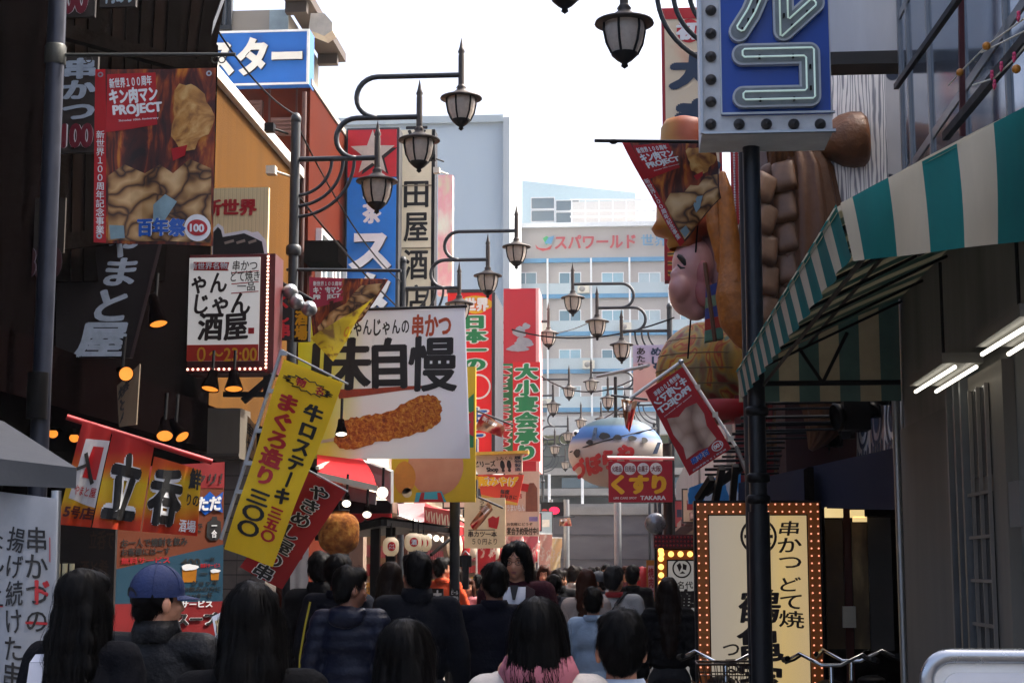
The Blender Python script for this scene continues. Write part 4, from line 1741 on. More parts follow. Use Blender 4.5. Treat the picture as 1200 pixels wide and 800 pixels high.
lettering(T, pt, [('焼とん', (.05, .1, .55, .95), M['ink'], dict(off=.03, vert=True, jit=.1))])

# grey tent with see-through side sheet, near left
T = Thing('stall_tent', 'dark grey canvas stall tent with printed vinyl side sheet', 'tent', U(20, 800, 6.0))
q0 = [U(-60, 470, 7.2), U(5, 494, 7.0), U(90, 548, 6.2), U(-60, 530, 5.7)]
mb = MB()
mb.add([q0[0], q0[1], q0[2], q0[3]], [(0, 3, 2, 1)])
q1 = [q0[3], q0[2], U(89, 572, 6.2), U(-60, 566, 5.7)]
mb.add(q1, [(0, 3, 2, 1)])
mb.add([q0[1], q0[2], U(89, 572, 6.2), U(6, 540, 7.0)], [(0, 1, 2, 3)])
T.part('canvas', mb, mat('tent_grey', '#3a3f46', .6, var=.15, bump=.1))
pt = pquad((-30, 572, 6.05), (66, 584, 6.05), (62, 812, 6.0), (-30, 812, 6.0), wavef(.018, 1.4, 1.6, .8, .4))
g = (10, 14)
cloth(T, pt, 10, 14, mat('vinyl', '#a9adb2', .3, var=.18, vscale=5, trans=.3), 'side_sheet')
lettering(T, pt, [('串かつの', (.66, .16, .9, .7), M['ink'], dict(vert=True, off=.01, jit=.12)), ('揚げ続けた串', (.4, .17, .62, .98), M['ink'], dict(vert=True, off=.01, jit=.12)),
                  ('なんと一', (.1, .2, .36, .62), M['ink'], dict(vert=True, off=.01, jit=.12)), ('一', (.08, .55, .36, .6), M['txtred'], dict(off=.04)),
                  ('一', (.66, .6, .9, .7), M['txtred'], dict(off=.04)), ('ド', (.76, .42, .93, .56), M['txtred'], dict(off=.03)), ('ー', (.9, .2, .97, .34), M['txtred'], dict(off=.03, vert=True))], grid=g)
mb = MB()
mb.tube([U(66, 575, 6.1), U(60, 830, 6.05)], .02)
T.part('tent_pole', mb, M['steel'])
mb = MB()
c = U(68, 660, 6.6)
for i in range(3):
    mb.tube([c + Vector((.03 * i, 0, -1.2)), c + Vector((.03 * i, 0, 0))], .011)
single('banner_poles', 'bundle of white and yellow banner poles behind the vinyl sheet', 'poles', mb, mat('pole_mixed', '#b9b08a', .5, var=.3))

# orange noren curtain
pt = pquad((97, 494, 9.35), (239, 541, 9.75), (231, 628, 9.75), (66, 614, 9.3), lambda u, v: .03 * (.15 + v) * (math.sin(u * 19 + v * 1.5) + .5 * math.sin(u * 41 - v * 2)))
T = Thing('shop_curtain', 'red and yellow split shop curtain with huge black letters 立呑', 'curtain', pt.base())
g = (28, 8)
zc = pt.base().z
gm = grad_mat('noren_print', [(0.0, '#b3140a'), (.2, '#c23a0a'), (.4, '#d2a810'), (.58, '#cfae14'), (.74, '#c8560c'), (.9, '#b3140c'), (1.0, '#a80e0c')], -.02, .6, 2, .7, .2, .12)
for box in ((0, 0, .235, 1), (.245, 0, .585, 1), (.6, .12, .985, 1)):
    mb = MB()
    pt.grid(mb, 14, 8, 0, 0, box)
    pt.grid(mb, 14, 8, 0, -.004, box, flip=True)
    T.part('cloth', mb, gm)
mb = MB()
mb.tube([pt.TL + Vector((-.1, 0, .03)), pt.TR + Vector((.05, 0, .0))], .018)
T.part('rod', mb, M['red'])
zone(T, pt, 'poster', [(.05, .15), (.235, .1), (.235, .8), (.03, .74)], M['clothwhite'], g, .006)
zone(T, pt, 'poster', [(.12, .2), (.2, .18), (.2, .52), (.09, .52)], M['red'], g, .009)
zone(T, pt, 'poster', [(.06, .3), (.085, .27), (.19, .55), (.17, .58)], M['ink'], g, .012)
zone(T, pt, 'poster', [(.03, .44), (.12, .36), (.13, .39), (.04, .47)], M['ink'], g, .012)
lettering(T, pt, [('やまと屋', (.05, .6, .22, .7), M['txtred'], dict(off=.01, d=.012)), ('5号店', (.02, .8, .24, .93), M['maroon'], dict(off=.04, d=.008))], grid=g)
lettering(T, pt, [('立', (.28, .16, .53, .9), M['ink'], dict(off=.05, d=.01, outline=(M['txtwhite'], .05), fit='ink')), ('呑', (.6, .2, .86, .92), M['ink'], dict(off=.05, d=.01, outline=(M['txtwhite'], .05), fit='ink')),
                  ('鮮', (.9, .12, .985, .4), M['ink'], dict(off=.04, d=.008)), ('りの', (.9, .45, .98, .62), M['ink'], dict(off=.03, d=.008)), ('酒場', (.86, .8, .97, .96), M['txtwhite'], dict(off=.02, d=.012))], grid=g)

# menu board in orange, red and blue
pt = pquad((135, 548, 10.7), (263, 541, 11.3), (260, 748, 11.3), (132, 748, 10.7))
T = Thing('menu_board', 'tall orange and blue drinks menu board behind the cap man', 'menu board', pt.base())
mb = MB()
pt.slab(mb, .05)
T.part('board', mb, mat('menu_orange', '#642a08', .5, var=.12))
poly_part(T, pt, 'blue_field', [(0, .6), (1, .47), (1, .96), (0, .98)], mat('menu_blue', '#083a50', .5, var=.1), .003, False)
poly_part(T, pt, 'red_field', [(.3, 0), (1, 0), (1, .15), (.3, .13)], mat('menu_red', '#7c0d12', .5), .003, False)
poly_part(T, pt, 'red_field', [(0, .985), (0, .8), (1, .79), (1, .98)], mat('menu_red', '#7c0d12', .5), .006, False)
poly_part(T, pt, 'starburst', [(.7, .18), (.8, .2), (.86, .165), (.92, .2), (.99, .17), (.97, .235), (.99, .29), (.9, .27), (.82, .3), (.76, .265), (.68, .28), (.72, .23)], M['blue'], .006, False)
lettering(T, pt, [('ビックリ！', (.5, .06, .98, .13), M['ink'], dict(off=.03, d=.008, slant=.2)), ('ただ', (.74, .19, .97, .28), M['txtwhite'], dict(off=.05, d=.01)),
                  ('で', (.7, .34, .8, .4), M['ink'], dict(off=.02)), ('お一人で焼酎を飲み', (.06, .42, .66, .47), M['ink'], dict(off=.03)), ('お客様にはーす', (.06, .475, .5, .52), M['ink'], dict(off=.03)),
                  ('無料サービス', (.06, .53, .5, .57), M['txtred'], dict(off=.03)), ('400', (.6, .545, .78, .585), M['ink'], dict(off=.03, d=.006)), ('一杯', (.82, .54, .92, .57), M['ink'], dict(off=.02, d=.006)),
                  ('無料サービス', (.78, .575, .97, .6), M['txtred'], dict(off=.03, d=.006)), ('＝', (.78, .62, .85, .65), M['ink'], dict(off=.03, d=.006)), ('ジョッキ', (.7, .67, .95, .7), M['ink'], dict(off=.03, d=.006)),
                  ('お飲みの方に', (.62, .705, .98, .735), M['ink'], dict(off=.03, d=.006)), ('ジョッキ一杯', (.6, .74, .9, .775), M['ink'], dict(off=.03, d=.006)), ('サービス', (.6, .785, .9, .825), M['txtwhite'], dict(off=.04, d=.01)), ('スープ', (.55, .85, .95, .93), M['ink'], dict(off=.05, d=.01, outline=(M['txtwhite'], .03)))])
mb = MB()
pt.poly(mb, [(.84, .34), (.88, .33), (.885, .31), (.93, .31), (.935, .33), (.97, .34), (.975, .42), (.94, .445), (.87, .445), (.835, .42)], 0, .006)
T.part('jar_picture', mb, M['ink'])
lettering(T, pt, [('一合', (.88, .34, .93, .43), M['txtwhite'], dict(off=.03, d=.01, vert=True))])
for (cx, cy, k) in ((.68, .63, 1.0), (.92, .64, .6)):
    poly_part(T, pt, 'mug_picture', [(cx - .07 * k, cy - .03 * k), (cx + .07 * k, cy - .03 * k), (cx + .06 * k, cy + .05 * k), (cx - .06 * k, cy + .05 * k)], M['gold'], .006, False)
    poly_part(T, pt, 'mug_picture', blob(cx, cy - .035 * k, .08 * k, .018 * k, 16, 3, .1), M['txtwhite'], .009, False)
# dark poster panel by the curtain
pt = prect(66, 612, 134, 720, 10.4)
T = Thing('menu_board', 'dark brown drinks board under the orange curtain', 'menu board', pt.base())
mb = MB()
pt.slab(mb, .04)
T.part('board', mb, mat('dark_poster', '#150c0a', .6, var=.4))
lettering(T, pt, [('立呑で', (.55, .08, .98, .3), mat('faint_ochre', '#3a2414', .6), dict(off=.02, jit=.1)), ('酒と肴', (.4, .4, .9, .6), mat('faint_ochre', '#3a2414', .6), dict(off=.02, jit=.1))])

# maroon framed box sign
YJ = 12.7
pt = prect(219, 298, 312, 437, YJ)
T = Thing('box_sign', 'white box sign in bulb studded maroon frame, open until 23:00', 'sign', pt.base())
mb = MB()
pt.slab(mb, .3, 0, (0, 0, 1.1, 1))
T.part('box', mb, M['maroon'])
mb = MB()
pt.slab(mb, .02, 0, (.02, .03, .915, .9), .018)
T.part('panel', mb, mat('panel_backlit', '#d8d6d2', .5, var=.06, emit=.06, ecol='#f4f0ea'))
pt2 = pt
mb = MB()
pt.slab(mb, .02, 0, (.02, .765, .915, .9), .022)
T.part('hours_band', mb, mat('hours_red', '#b4230e', .5))
mb = MB()
pt.slab(mb, .3, 0, (1.005, 0, 1.03, 1), .02)
pt.slab(mb, .3, 0, (.0, .955, 1.005, .985), .02)
T.part('bulb_channel', mb, mat('channel_red', '#7d0d16', .4))
mb = MB()
mb.ell((0, 0, 0), .011, n=8, k=6)
repeat_part(T, 'bulb', [pt.p(1.017, .03 + .031 * i, .026) for i in range(31)] + [pt.p(.04 + .065 * i, .97, .026) for i in range(15)], mb, M['bulbw'])
poly_part(T, pt, 'ribbon', [(226, 307), (268, 308), (266, 316), (268, 318), (226, 317)], M['red'], .021)
mmk = dict(px=True, d=.022, off=.012)
lettering(T, pt, [('新世界名物', (222, 308, 266, 316), M['txtwhite'], dict(px=True, d=.025, off=.02)), ('串かつ', (272, 306, 301, 318), M['inkbrown'], dict(mmk, jit=.08)),
                  ('どて焼き', (270, 318, 304, 331), M['inkbrown'], dict(mmk, jit=.08)), ('一品', (278, 331, 299, 342), M['inkbrown'], dict(mmk, jit=.08)),
                  ('ゃん', (224, 318, 266, 345), M['inkbrown'], dict(mmk, off=.03, jit=.1)), ('じゃん', (228, 343, 294, 370), M['inkbrown'], dict(mmk, off=.03, jit=.1)),
                  ('酒屋', (233, 366, 292, 400), M['inkbrown'], dict(mmk, off=.035, jit=.08)), ('０〜23:00', (233, 407, 303, 424), mat('hours_gold', '#d79a18', .5), dict(px=True, d=.027, off=.02, fit='ink'))])
for y in (320, 333, 344):
    poly_part(T, pt, 'underline', [(271, y), (303, y - 2), (303, y - 1), (271, y + 1.2)], M['txtred'], .022)
poly_part(T, pt, 'seal', [(292, 385), (299, 385), (299, 392), (292, 392)], M['txtred'], .022)
mb = MB()
pt.slab(mb, .5, 0, (-.28, -.35, .0, 1.05), -.02)
T.part('back_post', mb, M['darkwood'])

pt = prect(248, 220, 314, 302, 13.1)
T = Thing('plank_sign', 'pale wooden plank sign with red 新世界 above the box sign', 'sign', pt.base())
mb = MB()
pt.slab(mb, .05)
T.part('plank', mb, ramp_mat('pale_plank', 'wave', [(0, '#cdb98c'), (.5, '#e2d0a0'), (1, '#d8c492')], 9, (1, 1, .12), .7, dist=3))
lettering(T, pt, [('新世界', (238, 233, 301, 253), M['txtred'], dict(px=True, off=.05))])
poly_part(T, pt, 'cutout', [(250, 300), (250, 268), (256, 262), (262, 266), (264, 274), (276, 272), (289, 270), (296, 273), (303, 272), (312, 282), (315, 298), (310, 300)], M['txtwhite'], .012)
poly_part(T, pt, 'cutout', [(251, 299), (251, 272), (256, 266), (260, 270), (262, 278), (276, 276), (287, 274), (298, 279), (308, 284), (311, 298)], M['ink'], .018)
for k in range(3):
    poly_part(T, pt, 'cutout', [(264 + k * 14, 284), (275 + k * 13, 281), (276 + k * 13, 284), (265 + k * 14, 287)], mat('cut_grey', '#8d8478', .6), .024)

# cluster of small lit boards and lamps by the box sign
T = Thing('sign_cluster', 'cluster of small black boards with red and gold lettering and lamps', 'sign', U(342, 370, 13.2))
for (rc, s, mm, yaw) in (((322, 342, 342, 398), 'くし串', M['redsign'], .2), ((344, 362, 362, 400), '酒場', M['txtyellow'], -.2)):
    pt = prect(*rc, 13.2, yaw=yaw)
    mb = MB()
    pt.slab(mb, .05)
    bo = T.part('board', mb, M['ink'])
    lettering(T, pt, [(s, (.1, .05, .9, .95), mm, dict(vert=True, off=.05))], bo)
for px, py in ((340, 342), (347, 354), (362, 362)):
    mb = MB()
    mb.lathe([(0, .07), (.05, .05), (.07, 0), (.06, -.02), (0, -.02)], U(px, py, 13.0), 14, axis=(.3, -.8, .4))
    T.part('lamp', mb, M['steel'])
mb = MB()
mb.tube([U(322, 338, 13.3), U(330, 332, 13.3), U(366, 352, 13.3)], .02)
T.part('bracket', mb, M['black'])

# ---------------------------------------------------------------- the large white banner
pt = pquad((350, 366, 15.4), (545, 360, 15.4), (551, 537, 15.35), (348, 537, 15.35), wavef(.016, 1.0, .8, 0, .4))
T = Thing('large_banner', 'large white hanging banner reading 味自慢 with fried skewer picture', 'banner', pt.p(.5, 0))
g = (12, 10)
bx = pt.base()
cloth(T, pt, 12, 10, grad_mat('banner_backlight_tint', [(0, '#d2d022'), (.2, '#d6d670'), (.4, '#e2e4e2'), (1, '#dfe2ea')], -.83, .83, 0, .7, .35))  # yellow-green left end is sunlight from behind, painted into the colour
pt.px = (349, 362, 548, 537)
mb = MB()
mb.tube([pt.TL + Vector((-.03, 0, .01)), pt.TR + Vector((.02, 0, .01))], .014)
T.part('rod', mb, M['black'])
lettering(T, pt, [('じゃんじゃんの', (405, 372, 481, 393), M['ink'], dict(px=True, off=.025, jit=.12)), ('串かつ', (484, 368, 531, 396), mat('letter_orange', '#b8481a', .5), dict(px=True, off=.04, jit=.08)),
                  ('味', (364, 394, 436, 457), M['ink'], dict(px=True, off=.028, jit=.05, fit='ink')), ('自', (436, 395, 478, 456), M['ink'], dict(px=True, off=.034, fit='ink')),
                  ('慢', (479, 394, 536, 460), M['ink'], dict(px=True, off=.026, jit=.05, fit='ink'))], grid=g)
uvp = lambda l: [pt.uv(*q) for q in l]
zone(T, pt, 'brush_stroke', uvp([(395, 456), (430, 455), (470, 453), (512, 452), (506, 455), (470, 458), (430, 463), (398, 467)]), mat('stroke_rust', '#a33c18', .6, var=.3, vscale=30), g, .004)
rg = random.Random(5)
sk_ = []
top_ = [(398, 496), (410, 490), (425, 488), (445, 484), (465, 478), (480, 470), (495, 464), (508, 463), (516, 470), (518, 482), (514, 494), (505, 503), (485, 508), (465, 514), (440, 518), (415, 526), (400, 525), (391, 516)]
for i, q in enumerate(top_):
    n_ = top_[(i + 1) % len(top_)]
    for k in range(5):
        f_ = k / 5
        sk_.append((q[0] + (n_[0] - q[0]) * f_ + rg.uniform(-1.5, 1.5), q[1] + (n_[1] - q[1]) * f_ + rg.uniform(-1.5, 1.5)))
zone(T, pt, 'skewer_picture', uvp(sk_), ramp_mat('crumb', 'noise', [(.3, '#7a3608'), (.45, '#a8560e'), (.58, '#c27a1c'), (.75, '#dca84a')], 30, rough=.8, bump=.7, detail=10, dist=.8), g, .005)
zone(T, pt, 'skewer_picture', uvp([(396, 512), (360, 519), (360, 522), (397, 516)]), M['cream'], g, .004)

# yellow sign behind
pt = prect(459, 430, 557, 588, 16.2)
T = Thing('yellow_sign', 'bright yellow picture sign partly hidden by the white banner', 'sign', pt.base())
mb = MB()
pt.slab(mb, .08)
T.part('panel', mb, mat('sign_yellow', '#c9a808', .5, var=.06))
poly_part(T, pt, 'picture', blob(.53, .72, .33, .24, 30, 2, .01), ramp_mat('peach_print', 'noise', [(.3, '#b06a52'), (.6, '#c98e72'), (.8, '#d6b09c')], 2.2), .004, False)
poly_part(T, pt, 'picture', blob(.16, .82, .13, .12, 24, 3, .02), mat('bun_print', '#c4802a', .5, var=.2), .006, False)
poly_part(T, pt, 'picture', [(.28, 1), (.3, .93), (.6, .92), (.66, 1)], mat('turq_print', '#3aa5bb', .5), .008, False)
poly_part(T, pt, 'picture', [(.33, 1), (.36, .93), (.4, .93), (.39, .98), (.56, .98), (.55, .93), (.59, .93), (.63, 1)], M['red'], .01, False)
poly_part(T, pt, 'starburst', [(.98, .2), (.8, .3), (.94, .34), (.78, .44), (.95, .48), (.8, .6), (.98, .6)], M['green'], .004, False)
poly_part(T, pt, 'starburst', [(.98, .33), (.86, .37), (.95, .41), (.85, .47), (.98, .52)], M['red'], .008, False)
disc_part(T, pt, 'picture', .19, .93, .05, M['cream'], .006)

# ---------------------------------------------------------------- leaning nobori flags
pt = pquad((333, 421, 9.2), (403, 449, 9.2), (319, 664, 9.2), (264, 643, 9.2), lambda u, v: .02 * math.sin(u * 7 + v * 2) + .018 * math.sin(v * 9 + u * 2))
T = Thing('nobori_flag', 'leaning yellow vertical flag with red and black menu writing', 'flag', pt.p(.5, 1))
g = (8, 20)
cloth(T, pt, 8, 20, mat('nobori_yellow', '#e4c41c', .7, var=.1, vscale=3, trans=.3))
vt = dict(vert=True, off=.05)
lettering(T, pt, [('まぐろ造り', (.12, .155, .46, .63), M['txtred'], dict(vt)), ('三〇〇', (.13, .66, .5, .9), M['ink'], dict(vt, off=.05)),
                  ('牛ロステーキ', (.56, .16, .87, .69), M['ink'], dict(vt)), ('三五〇', (.58, .71, .85, .89), M['txtred'], dict(vt)), ('名', (.62, .06, .76, .105), M['txtred'], dict(off=.04)), ('物', (.3, .055, .46, .1), M['txtred'], dict(off=.04))], grid=g)
mb = MB()
pts = []
rg = random.Random(3)
for i in range(33):
    a = 2 * PI * i / 32
    k = (1.0 if i % 2 else .72) if i < 32 else .72
    pts.append((.5 + .42 * k * math.cos(a), .083 + .034 * k * math.sin(a) * (1.0 if abs(math.cos(a)) < .8 else .7)))
mb.tube([pt.p(a, b, .006) for a, b in pts], .0035, 4)
T.part('starburst', mb, M['ink'])
mb = MB()
pole_a, pole_b = U(330, 410, 9.22), U(259, 632, 9.22)
mb.tube([pole_a, pole_b], .011)
mb.tube([pole_a, U(408, 450, 9.22)], .006)
T.part('pole', mb, mat('pole_white', '#9aa0a6', .4, var=.15))
mb = MB()
mb.box((-.022, -.012, -.012), (.022, .012, .012))
repeat_part(T, 'clip', [pole_a + (pole_b - pole_a) * t + Vector((.02, -.01, 0)) for t in (.02, .22, .43, .6, .75)], mb, M['pole_white'] if 'pole_white' in M else mat('pole_white', '#9aa0a6'))
pt = pquad((362, 553, 9.6), (405, 575, 9.6), (330, 690, 9.6), (280, 664, 9.6), lambda u, v: .018 * math.sin(u * 5 + v * 5))
T = Thing('nobori_flag', 'leaning dark red vertical flag with white outlined writing', 'flag', pt.p(.5, 1))
g = (6, 12)
cloth(T, pt, 6, 12, mat('nobori_red', '#9c0f16', .7, var=.15, vscale=3, trans=.2))
lettering(T, pt, [('やきめし屋の串', (.28, .06, .72, 1.0), M['ink'], dict(vert=True, off=.03, outline=(M['txtwhite'], .04)))], grid=g)
mb = MB()
mb.tube([U(360, 550, 9.62), U(408, 576, 9.62)], .006)
T.part('pole', mb, mat('pole_white', '#9aa0a6'))

# ---------------------------------------------------------------- vertical signs, middle left
pt = prect(405, 150, 467, 362, 22.05)
T = Thing('vertical_sign', 'tall red and blue vertical coffee sign with a large star', 'sign', pt.base())
mb = MB()
pt.slab(mb, .32)
T.part('box', mb, mat('sign_case', '#3b3d40', .5, .3))
mb = MB()
pt.slab(mb, .02, 0, (.03, .012, .95, .275), .018)
T.part('star_panel', mb, M['redsign'])
mb = MB()
pt.slab(mb, .02, 0, (.03, .279, .95, .99), .018)
T.part('blue_panel', mb, mat('cafe_blue', '#0f6fc4', .4, var=.1, emit=.04))
st = []
for i in range(10):
    a = -PI / 2 + PI * i / 5
    k = .44 if i % 2 == 0 else .18
    st.append((.5 + k * math.cos(a), .145 + k * .3 * math.sin(a)))
poly_part(T, pt, 'star', [(a + .05, b + .012) for a, b in st], M['inkbrown'], .024, False)  # dark offset copy painted as the raised star's shadow
poly_part(T, pt, 'star', st, mat('star_cream', '#cbbfae', .5), .034, False)
lettering(T, pt, [('喫茶', (.34, .3, .66, .53), M['txtwhite'], dict(vert=True, off=.05, d=.022)), ('スタ', (.1, .57, .88, 1.04), M['txtwhite'], dict(vert=True, off=.05, d=.11, extrude=.085))])
for o in T.o.children:
    if o.name.startswith('lettering') and len(o.data.materials) == 1:
        o.data.materials.append(mat('letter_side', '#3b3a38'))

pt = prect(469, 152, 508, 364, 22.6)
T = Thing('vertical_sign', 'tall cream vertical sign with black square lettering 田屋酒', 'sign', pt.base())
mb = MB()
pt.slab(mb, .3)
T.part('box', mb, mat('cream_sign', '#d2c6ac', .5, var=.08, emit=.05, ecol='#efe2c4'))
mb = MB()
pt.slab(mb, .31, 0, (.93, 0, 1.03, 1), .005)
pt.slab(mb, .31, 0, (-.04, 0, .0, 1), .005)
T.part('frame', mb, M['black'])
mb = MB()
for v in (.31, .655):
    pt.slab(mb, .02, 0, (.001, v, .929, v + .006), .019)
T.part('joint', mb, mat('joint_brown', '#8a7f6c', .6))
for ch, y0, y1 in (('平', 148, 178), ('田', 213, 244), ('屋', 250, 284), ('酒', 293, 328), ('店', 334, 366)):
    lettering(T, pt, [(ch, (473, y0, 502, y1), M['ink'], dict(px=True, off=.02, d=.006, fit='ink'))])

# signs against the pale side of the next buildings
pt = prect(513, 205, 530, 345, 25.5)
T = Thing('vertical_sign', 'narrow pale pink and green sign strip behind the cream sign', 'sign', pt.base())
mb = MB()
pt.slab(mb, .2)
T.part('panel', mb, ramp_mat('pastel', 'noise', [(.35, '#d6dcd2'), (.5, '#d9a0ac'), (.6, '#c9d2b0'), (.7, '#d8d8d4')], 2.5, (1, 1, .5)))

pt = prect(524, 343, 576, 548, 25.0)
T = Thing('vertical_sign', 'tall red sign with white edged green letters 日本一の', 'sign', pt.base())
mb = MB()
pt.slab(mb, .08)
T.part('panel', mb, mat('sign_red_bright', '#d3121c', .4, var=.06, emit=.04))
mb = MB()
pt.slab(mb, .14, 0, (-.02, -.018, 1.03, 0), .03)
pt.slab(mb, 1.6, 0, (1.005, 0, 1.08, 1), .02)
T.part('frame', mb, mat('frame_dark', '#2b2c35', .5))
mb = MB()
pt.poly(mb, blob(.66, .068, .34, .052, 30, 7, .06), 0, .004)
T.part('burst', mb, M['txtyellow'])
lettering(T, pt, [('世界', (.36, .028, .94, .11), M['txtwhite'], dict(off=.06, d=.008, outline=(M['orange'], .06))),
                  ('日本一の', (.36, .13, .86, .45), M['txtgreen'], dict(vert=True, off=.06, d=.006, outline=(M['txtwhite'], .07))),
                  ('生ビール', (.36, .66, .9, 1.0), M['blue'], dict(vert=True, off=.06, d=.006, outline=(M['txtwhite'], .07)))])
disc_part(T, pt, 'ring', .7, .54, .2, M['txtwhite'], .004, ring=.86)

pt = prect(590, 338, 628, 552, 30.0)
T = Thing('red_tower_sign', 'plain red block sign with silver emblem and pink side painted as sunlit', 'sign', pt.base())
mb = MB()
pt.slab(mb, 1.0)
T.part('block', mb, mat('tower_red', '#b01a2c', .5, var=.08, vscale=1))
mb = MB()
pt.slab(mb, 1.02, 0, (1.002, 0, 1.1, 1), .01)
T.part('sunlit_side', mb, mat('sunlit_pink_tint', '#e0a8a8', .5, var=.05))  # sunlight on the red side painted in as pale pink
for k, (cx, cy, rx, ry) in enumerate(((.5, .24, .2, .03), (.62, .3, .28, .03), (.45, .33, .33, .02), (.7, .21, .12, .018))):
    poly_part(T, pt, 'emblem', blob(cx, cy, rx, ry, 20, k, .12), mat('silver_grey', '#98a0a8', .4, .4), .006 + .003 * k, False)

for (rc, Y, pm, s, tm, om, lab) in (((566, 426, 601, 536), 29.4, 'green', '広々としたお座敷あり', 'txtred', 'txtwhite', 'green vertical sign with red letters お座敷あり'),
                                    ((601, 424, 633, 540), 29.2, 'redsign', '大小宴会承り', 'txtgreen', 'txtwhite', 'red vertical sign with green letters 大小宴会承り'),
                                    ((571, 424, 577, 535), 27.2, 'redsign', '北の海鮮料理', 'txtwhite', 'txtwhite', 'very narrow red sign strip between red and green signs')):
    pt = prect(*rc, Y)
    T = Thing('vertical_sign', lab, 'sign', pt.base())
    mb = MB()
    pt.slab(mb, .12)
    T.part('panel', mb, M[pm])
    lettering(T, pt, [(s, (.12, .02, .88, .99), M[tm], dict(vert=True, off=.06, outline=(M[om], .05)))])
pt = prect(572, 401, 588, 426, 27.0)
T = Thing('small_sign', 'small blue and yellow sign above the green vertical sign', 'sign', pt.base())
mb = MB()
pt.slab(mb, .1)
T.part('panel', mb, mat('sky_panel', '#4a9cc4', .5))
lettering(T, pt, [('屋台', (.05, .1, .95, .45), M['txtyellow'], dict(off=.06, outline=(M['ink'], .03))), ('村', (.2, .5, .8, .95), M['red'], dict(off=.06, outline=(M['txtwhite'], .03)))])

# the shop boards lower down
pt = pquad((553, 534, 24), (612, 532, 24), (612, 553, 24), (560, 556, 24))
T = Thing('shop_board', 'cream shop board with black footprints and the word Shop', 'sign', pt.base())
mb = MB()
pt.slab(mb, .06)
T.part('panel', mb, mat('board_cream', '#c9beac', .6, var=.1))
mb = MB()
pt.slab(mb, .3, 0, (-.15, -.18, 1.12, -.02), .1)
T.part('cornice', mb, mat('cornice_yellow', '#c9a23a', .5))
lettering(T, pt, [('ビリーズ', (.0, .28, .44, .62), M['ink'], dict(off=.04)), ('Shop', (.22, .64, .48, .95), M['ink'], dict(off=.05)), ('ふみくら', (.45, .08, .8, .3), M['ink'], dict(off=.01)), ('履物製造', (.84, .08, .97, .92), M['navyletter'], dict(vert=True, off=.03))])
for cx in (.58, .72):
    poly_part(T, pt, 'footprint', blob(cx, .55, .05, .25, 18, 2, .03), M['ink'], .005, False)
    poly_part(T, pt, 'footprint', blob(cx, .85, .035, .1, 14, 2, .03), M['ink'], .005, False)
pt = pquad((560, 556, 23.8), (614, 556, 23.8), (606, 592, 23.8), (565, 588, 23.8))
T = Thing('shop_board', 'red and gold souvenir board reading 大阪みやげ', 'sign', pt.base())
mb = MB()
pt.slab(mb, .05)
T.part('panel', mb, mat('souvenir_red', '#cc3a24', .5, var=.08))
poly_part(T, pt, 'gold_band', [(0, .72), (1, .92), (1, 1), (0, .95)], mat('gold_band', '#c79a3e', .5), .004, False)
lettering(T, pt, [('阪みやげ', (.0, .05, .9, .42), M['txtyellow'], dict(off=.06, outline=(M['txtwhite'], .05), d=.006)), ('毎度', (.5, .5, .74, .66), M['ink'], dict(off=.03)), ('おおきに', (.5, .67, .95, .82), M['ink'], dict(off=.03))])
pt = prect(592, 552, 632, 628, 24.6)
T = Thing('poster', 'cream pink banquet booking poster with brown bottle picture', 'poster', pt.base())
mb = MB()
pt.slab(mb, .03)
T.part('sheet', mb, mat('poster_pink', '#cfb6a4', .6, var=.1))
poly_part(T, pt, 'picture', [(.6, .4), (.62, .24), (.72, .18), (.84, .18), (.94, .26), (.95, .62), (.6, .62)], mat('bottle_brown', '#7d4c3a', .5, var=.3), .004, False)
poly_part(T, pt, 'picture', [(.45, .18), (.7, .2), (.66, .32), (.46, .3)], M['red'], .006, False)
lettering(T, pt, [('うまいもん', (.05, .5, .58, .62), M['txtwhite'], dict(off=.05, outline=(mat('tan_ink', '#a8785c', .6), .03))), ('お気軽にどうぞ', (.05, .79, .8, .84), M['inkbrown'], dict(off=.02)), ('宴会予約受付中！', (.05, .86, .97, .98), M['inkbrown'], dict(off=.03)), ('本店', (.2, .34, .5, .42), M['txtred'], dict(off=.03)), ('かつ久', (.38, .02, .5, .18), M['inkbrown'], dict(vert=True, off=.02))])
poly_part(T, pt, 'stamp', [(.7, .7), (.95, .7), (.95, .77), (.7, .77)], mat('stamp_violet', '#8a7fb4', .6), .004, False)
pt = prect(544, 583, 592, 642, 23.4)
T = Thing('poster', 'cream skewer price poster with red fish emblem, 500円より', 'poster', pt.base())
mb = MB()
pt.slab(mb, .03)
T.part('sheet', mb, mat('poster_cream', '#d3c29c', .6, var=.08))
poly_part(T, pt, 'emblem', [(.58, .42), (.7, .36), (.78, .4), (.86, .36), (.84, .5), (.8, .62), (.7, .6), (.6, .58)], M['red'], .004, False)
lettering(T, pt, [('串カツ一本', (.1, .66, .8, .78), M['inkbrown'], dict(off=.03)), ('５０円より', (.2, .8, .8, .93), M['inkbrown'], dict(off=.01, jit=.08)), ('うまい', (.36, .04, .5, .34), M['inkbrown'], dict(off=.01, vert=True))])
poly_part(T, pt, 'rule', [(.1, .63), (.75, .63), (.75, .645), (.1, .645)], M['inkbrown'], .004, False)

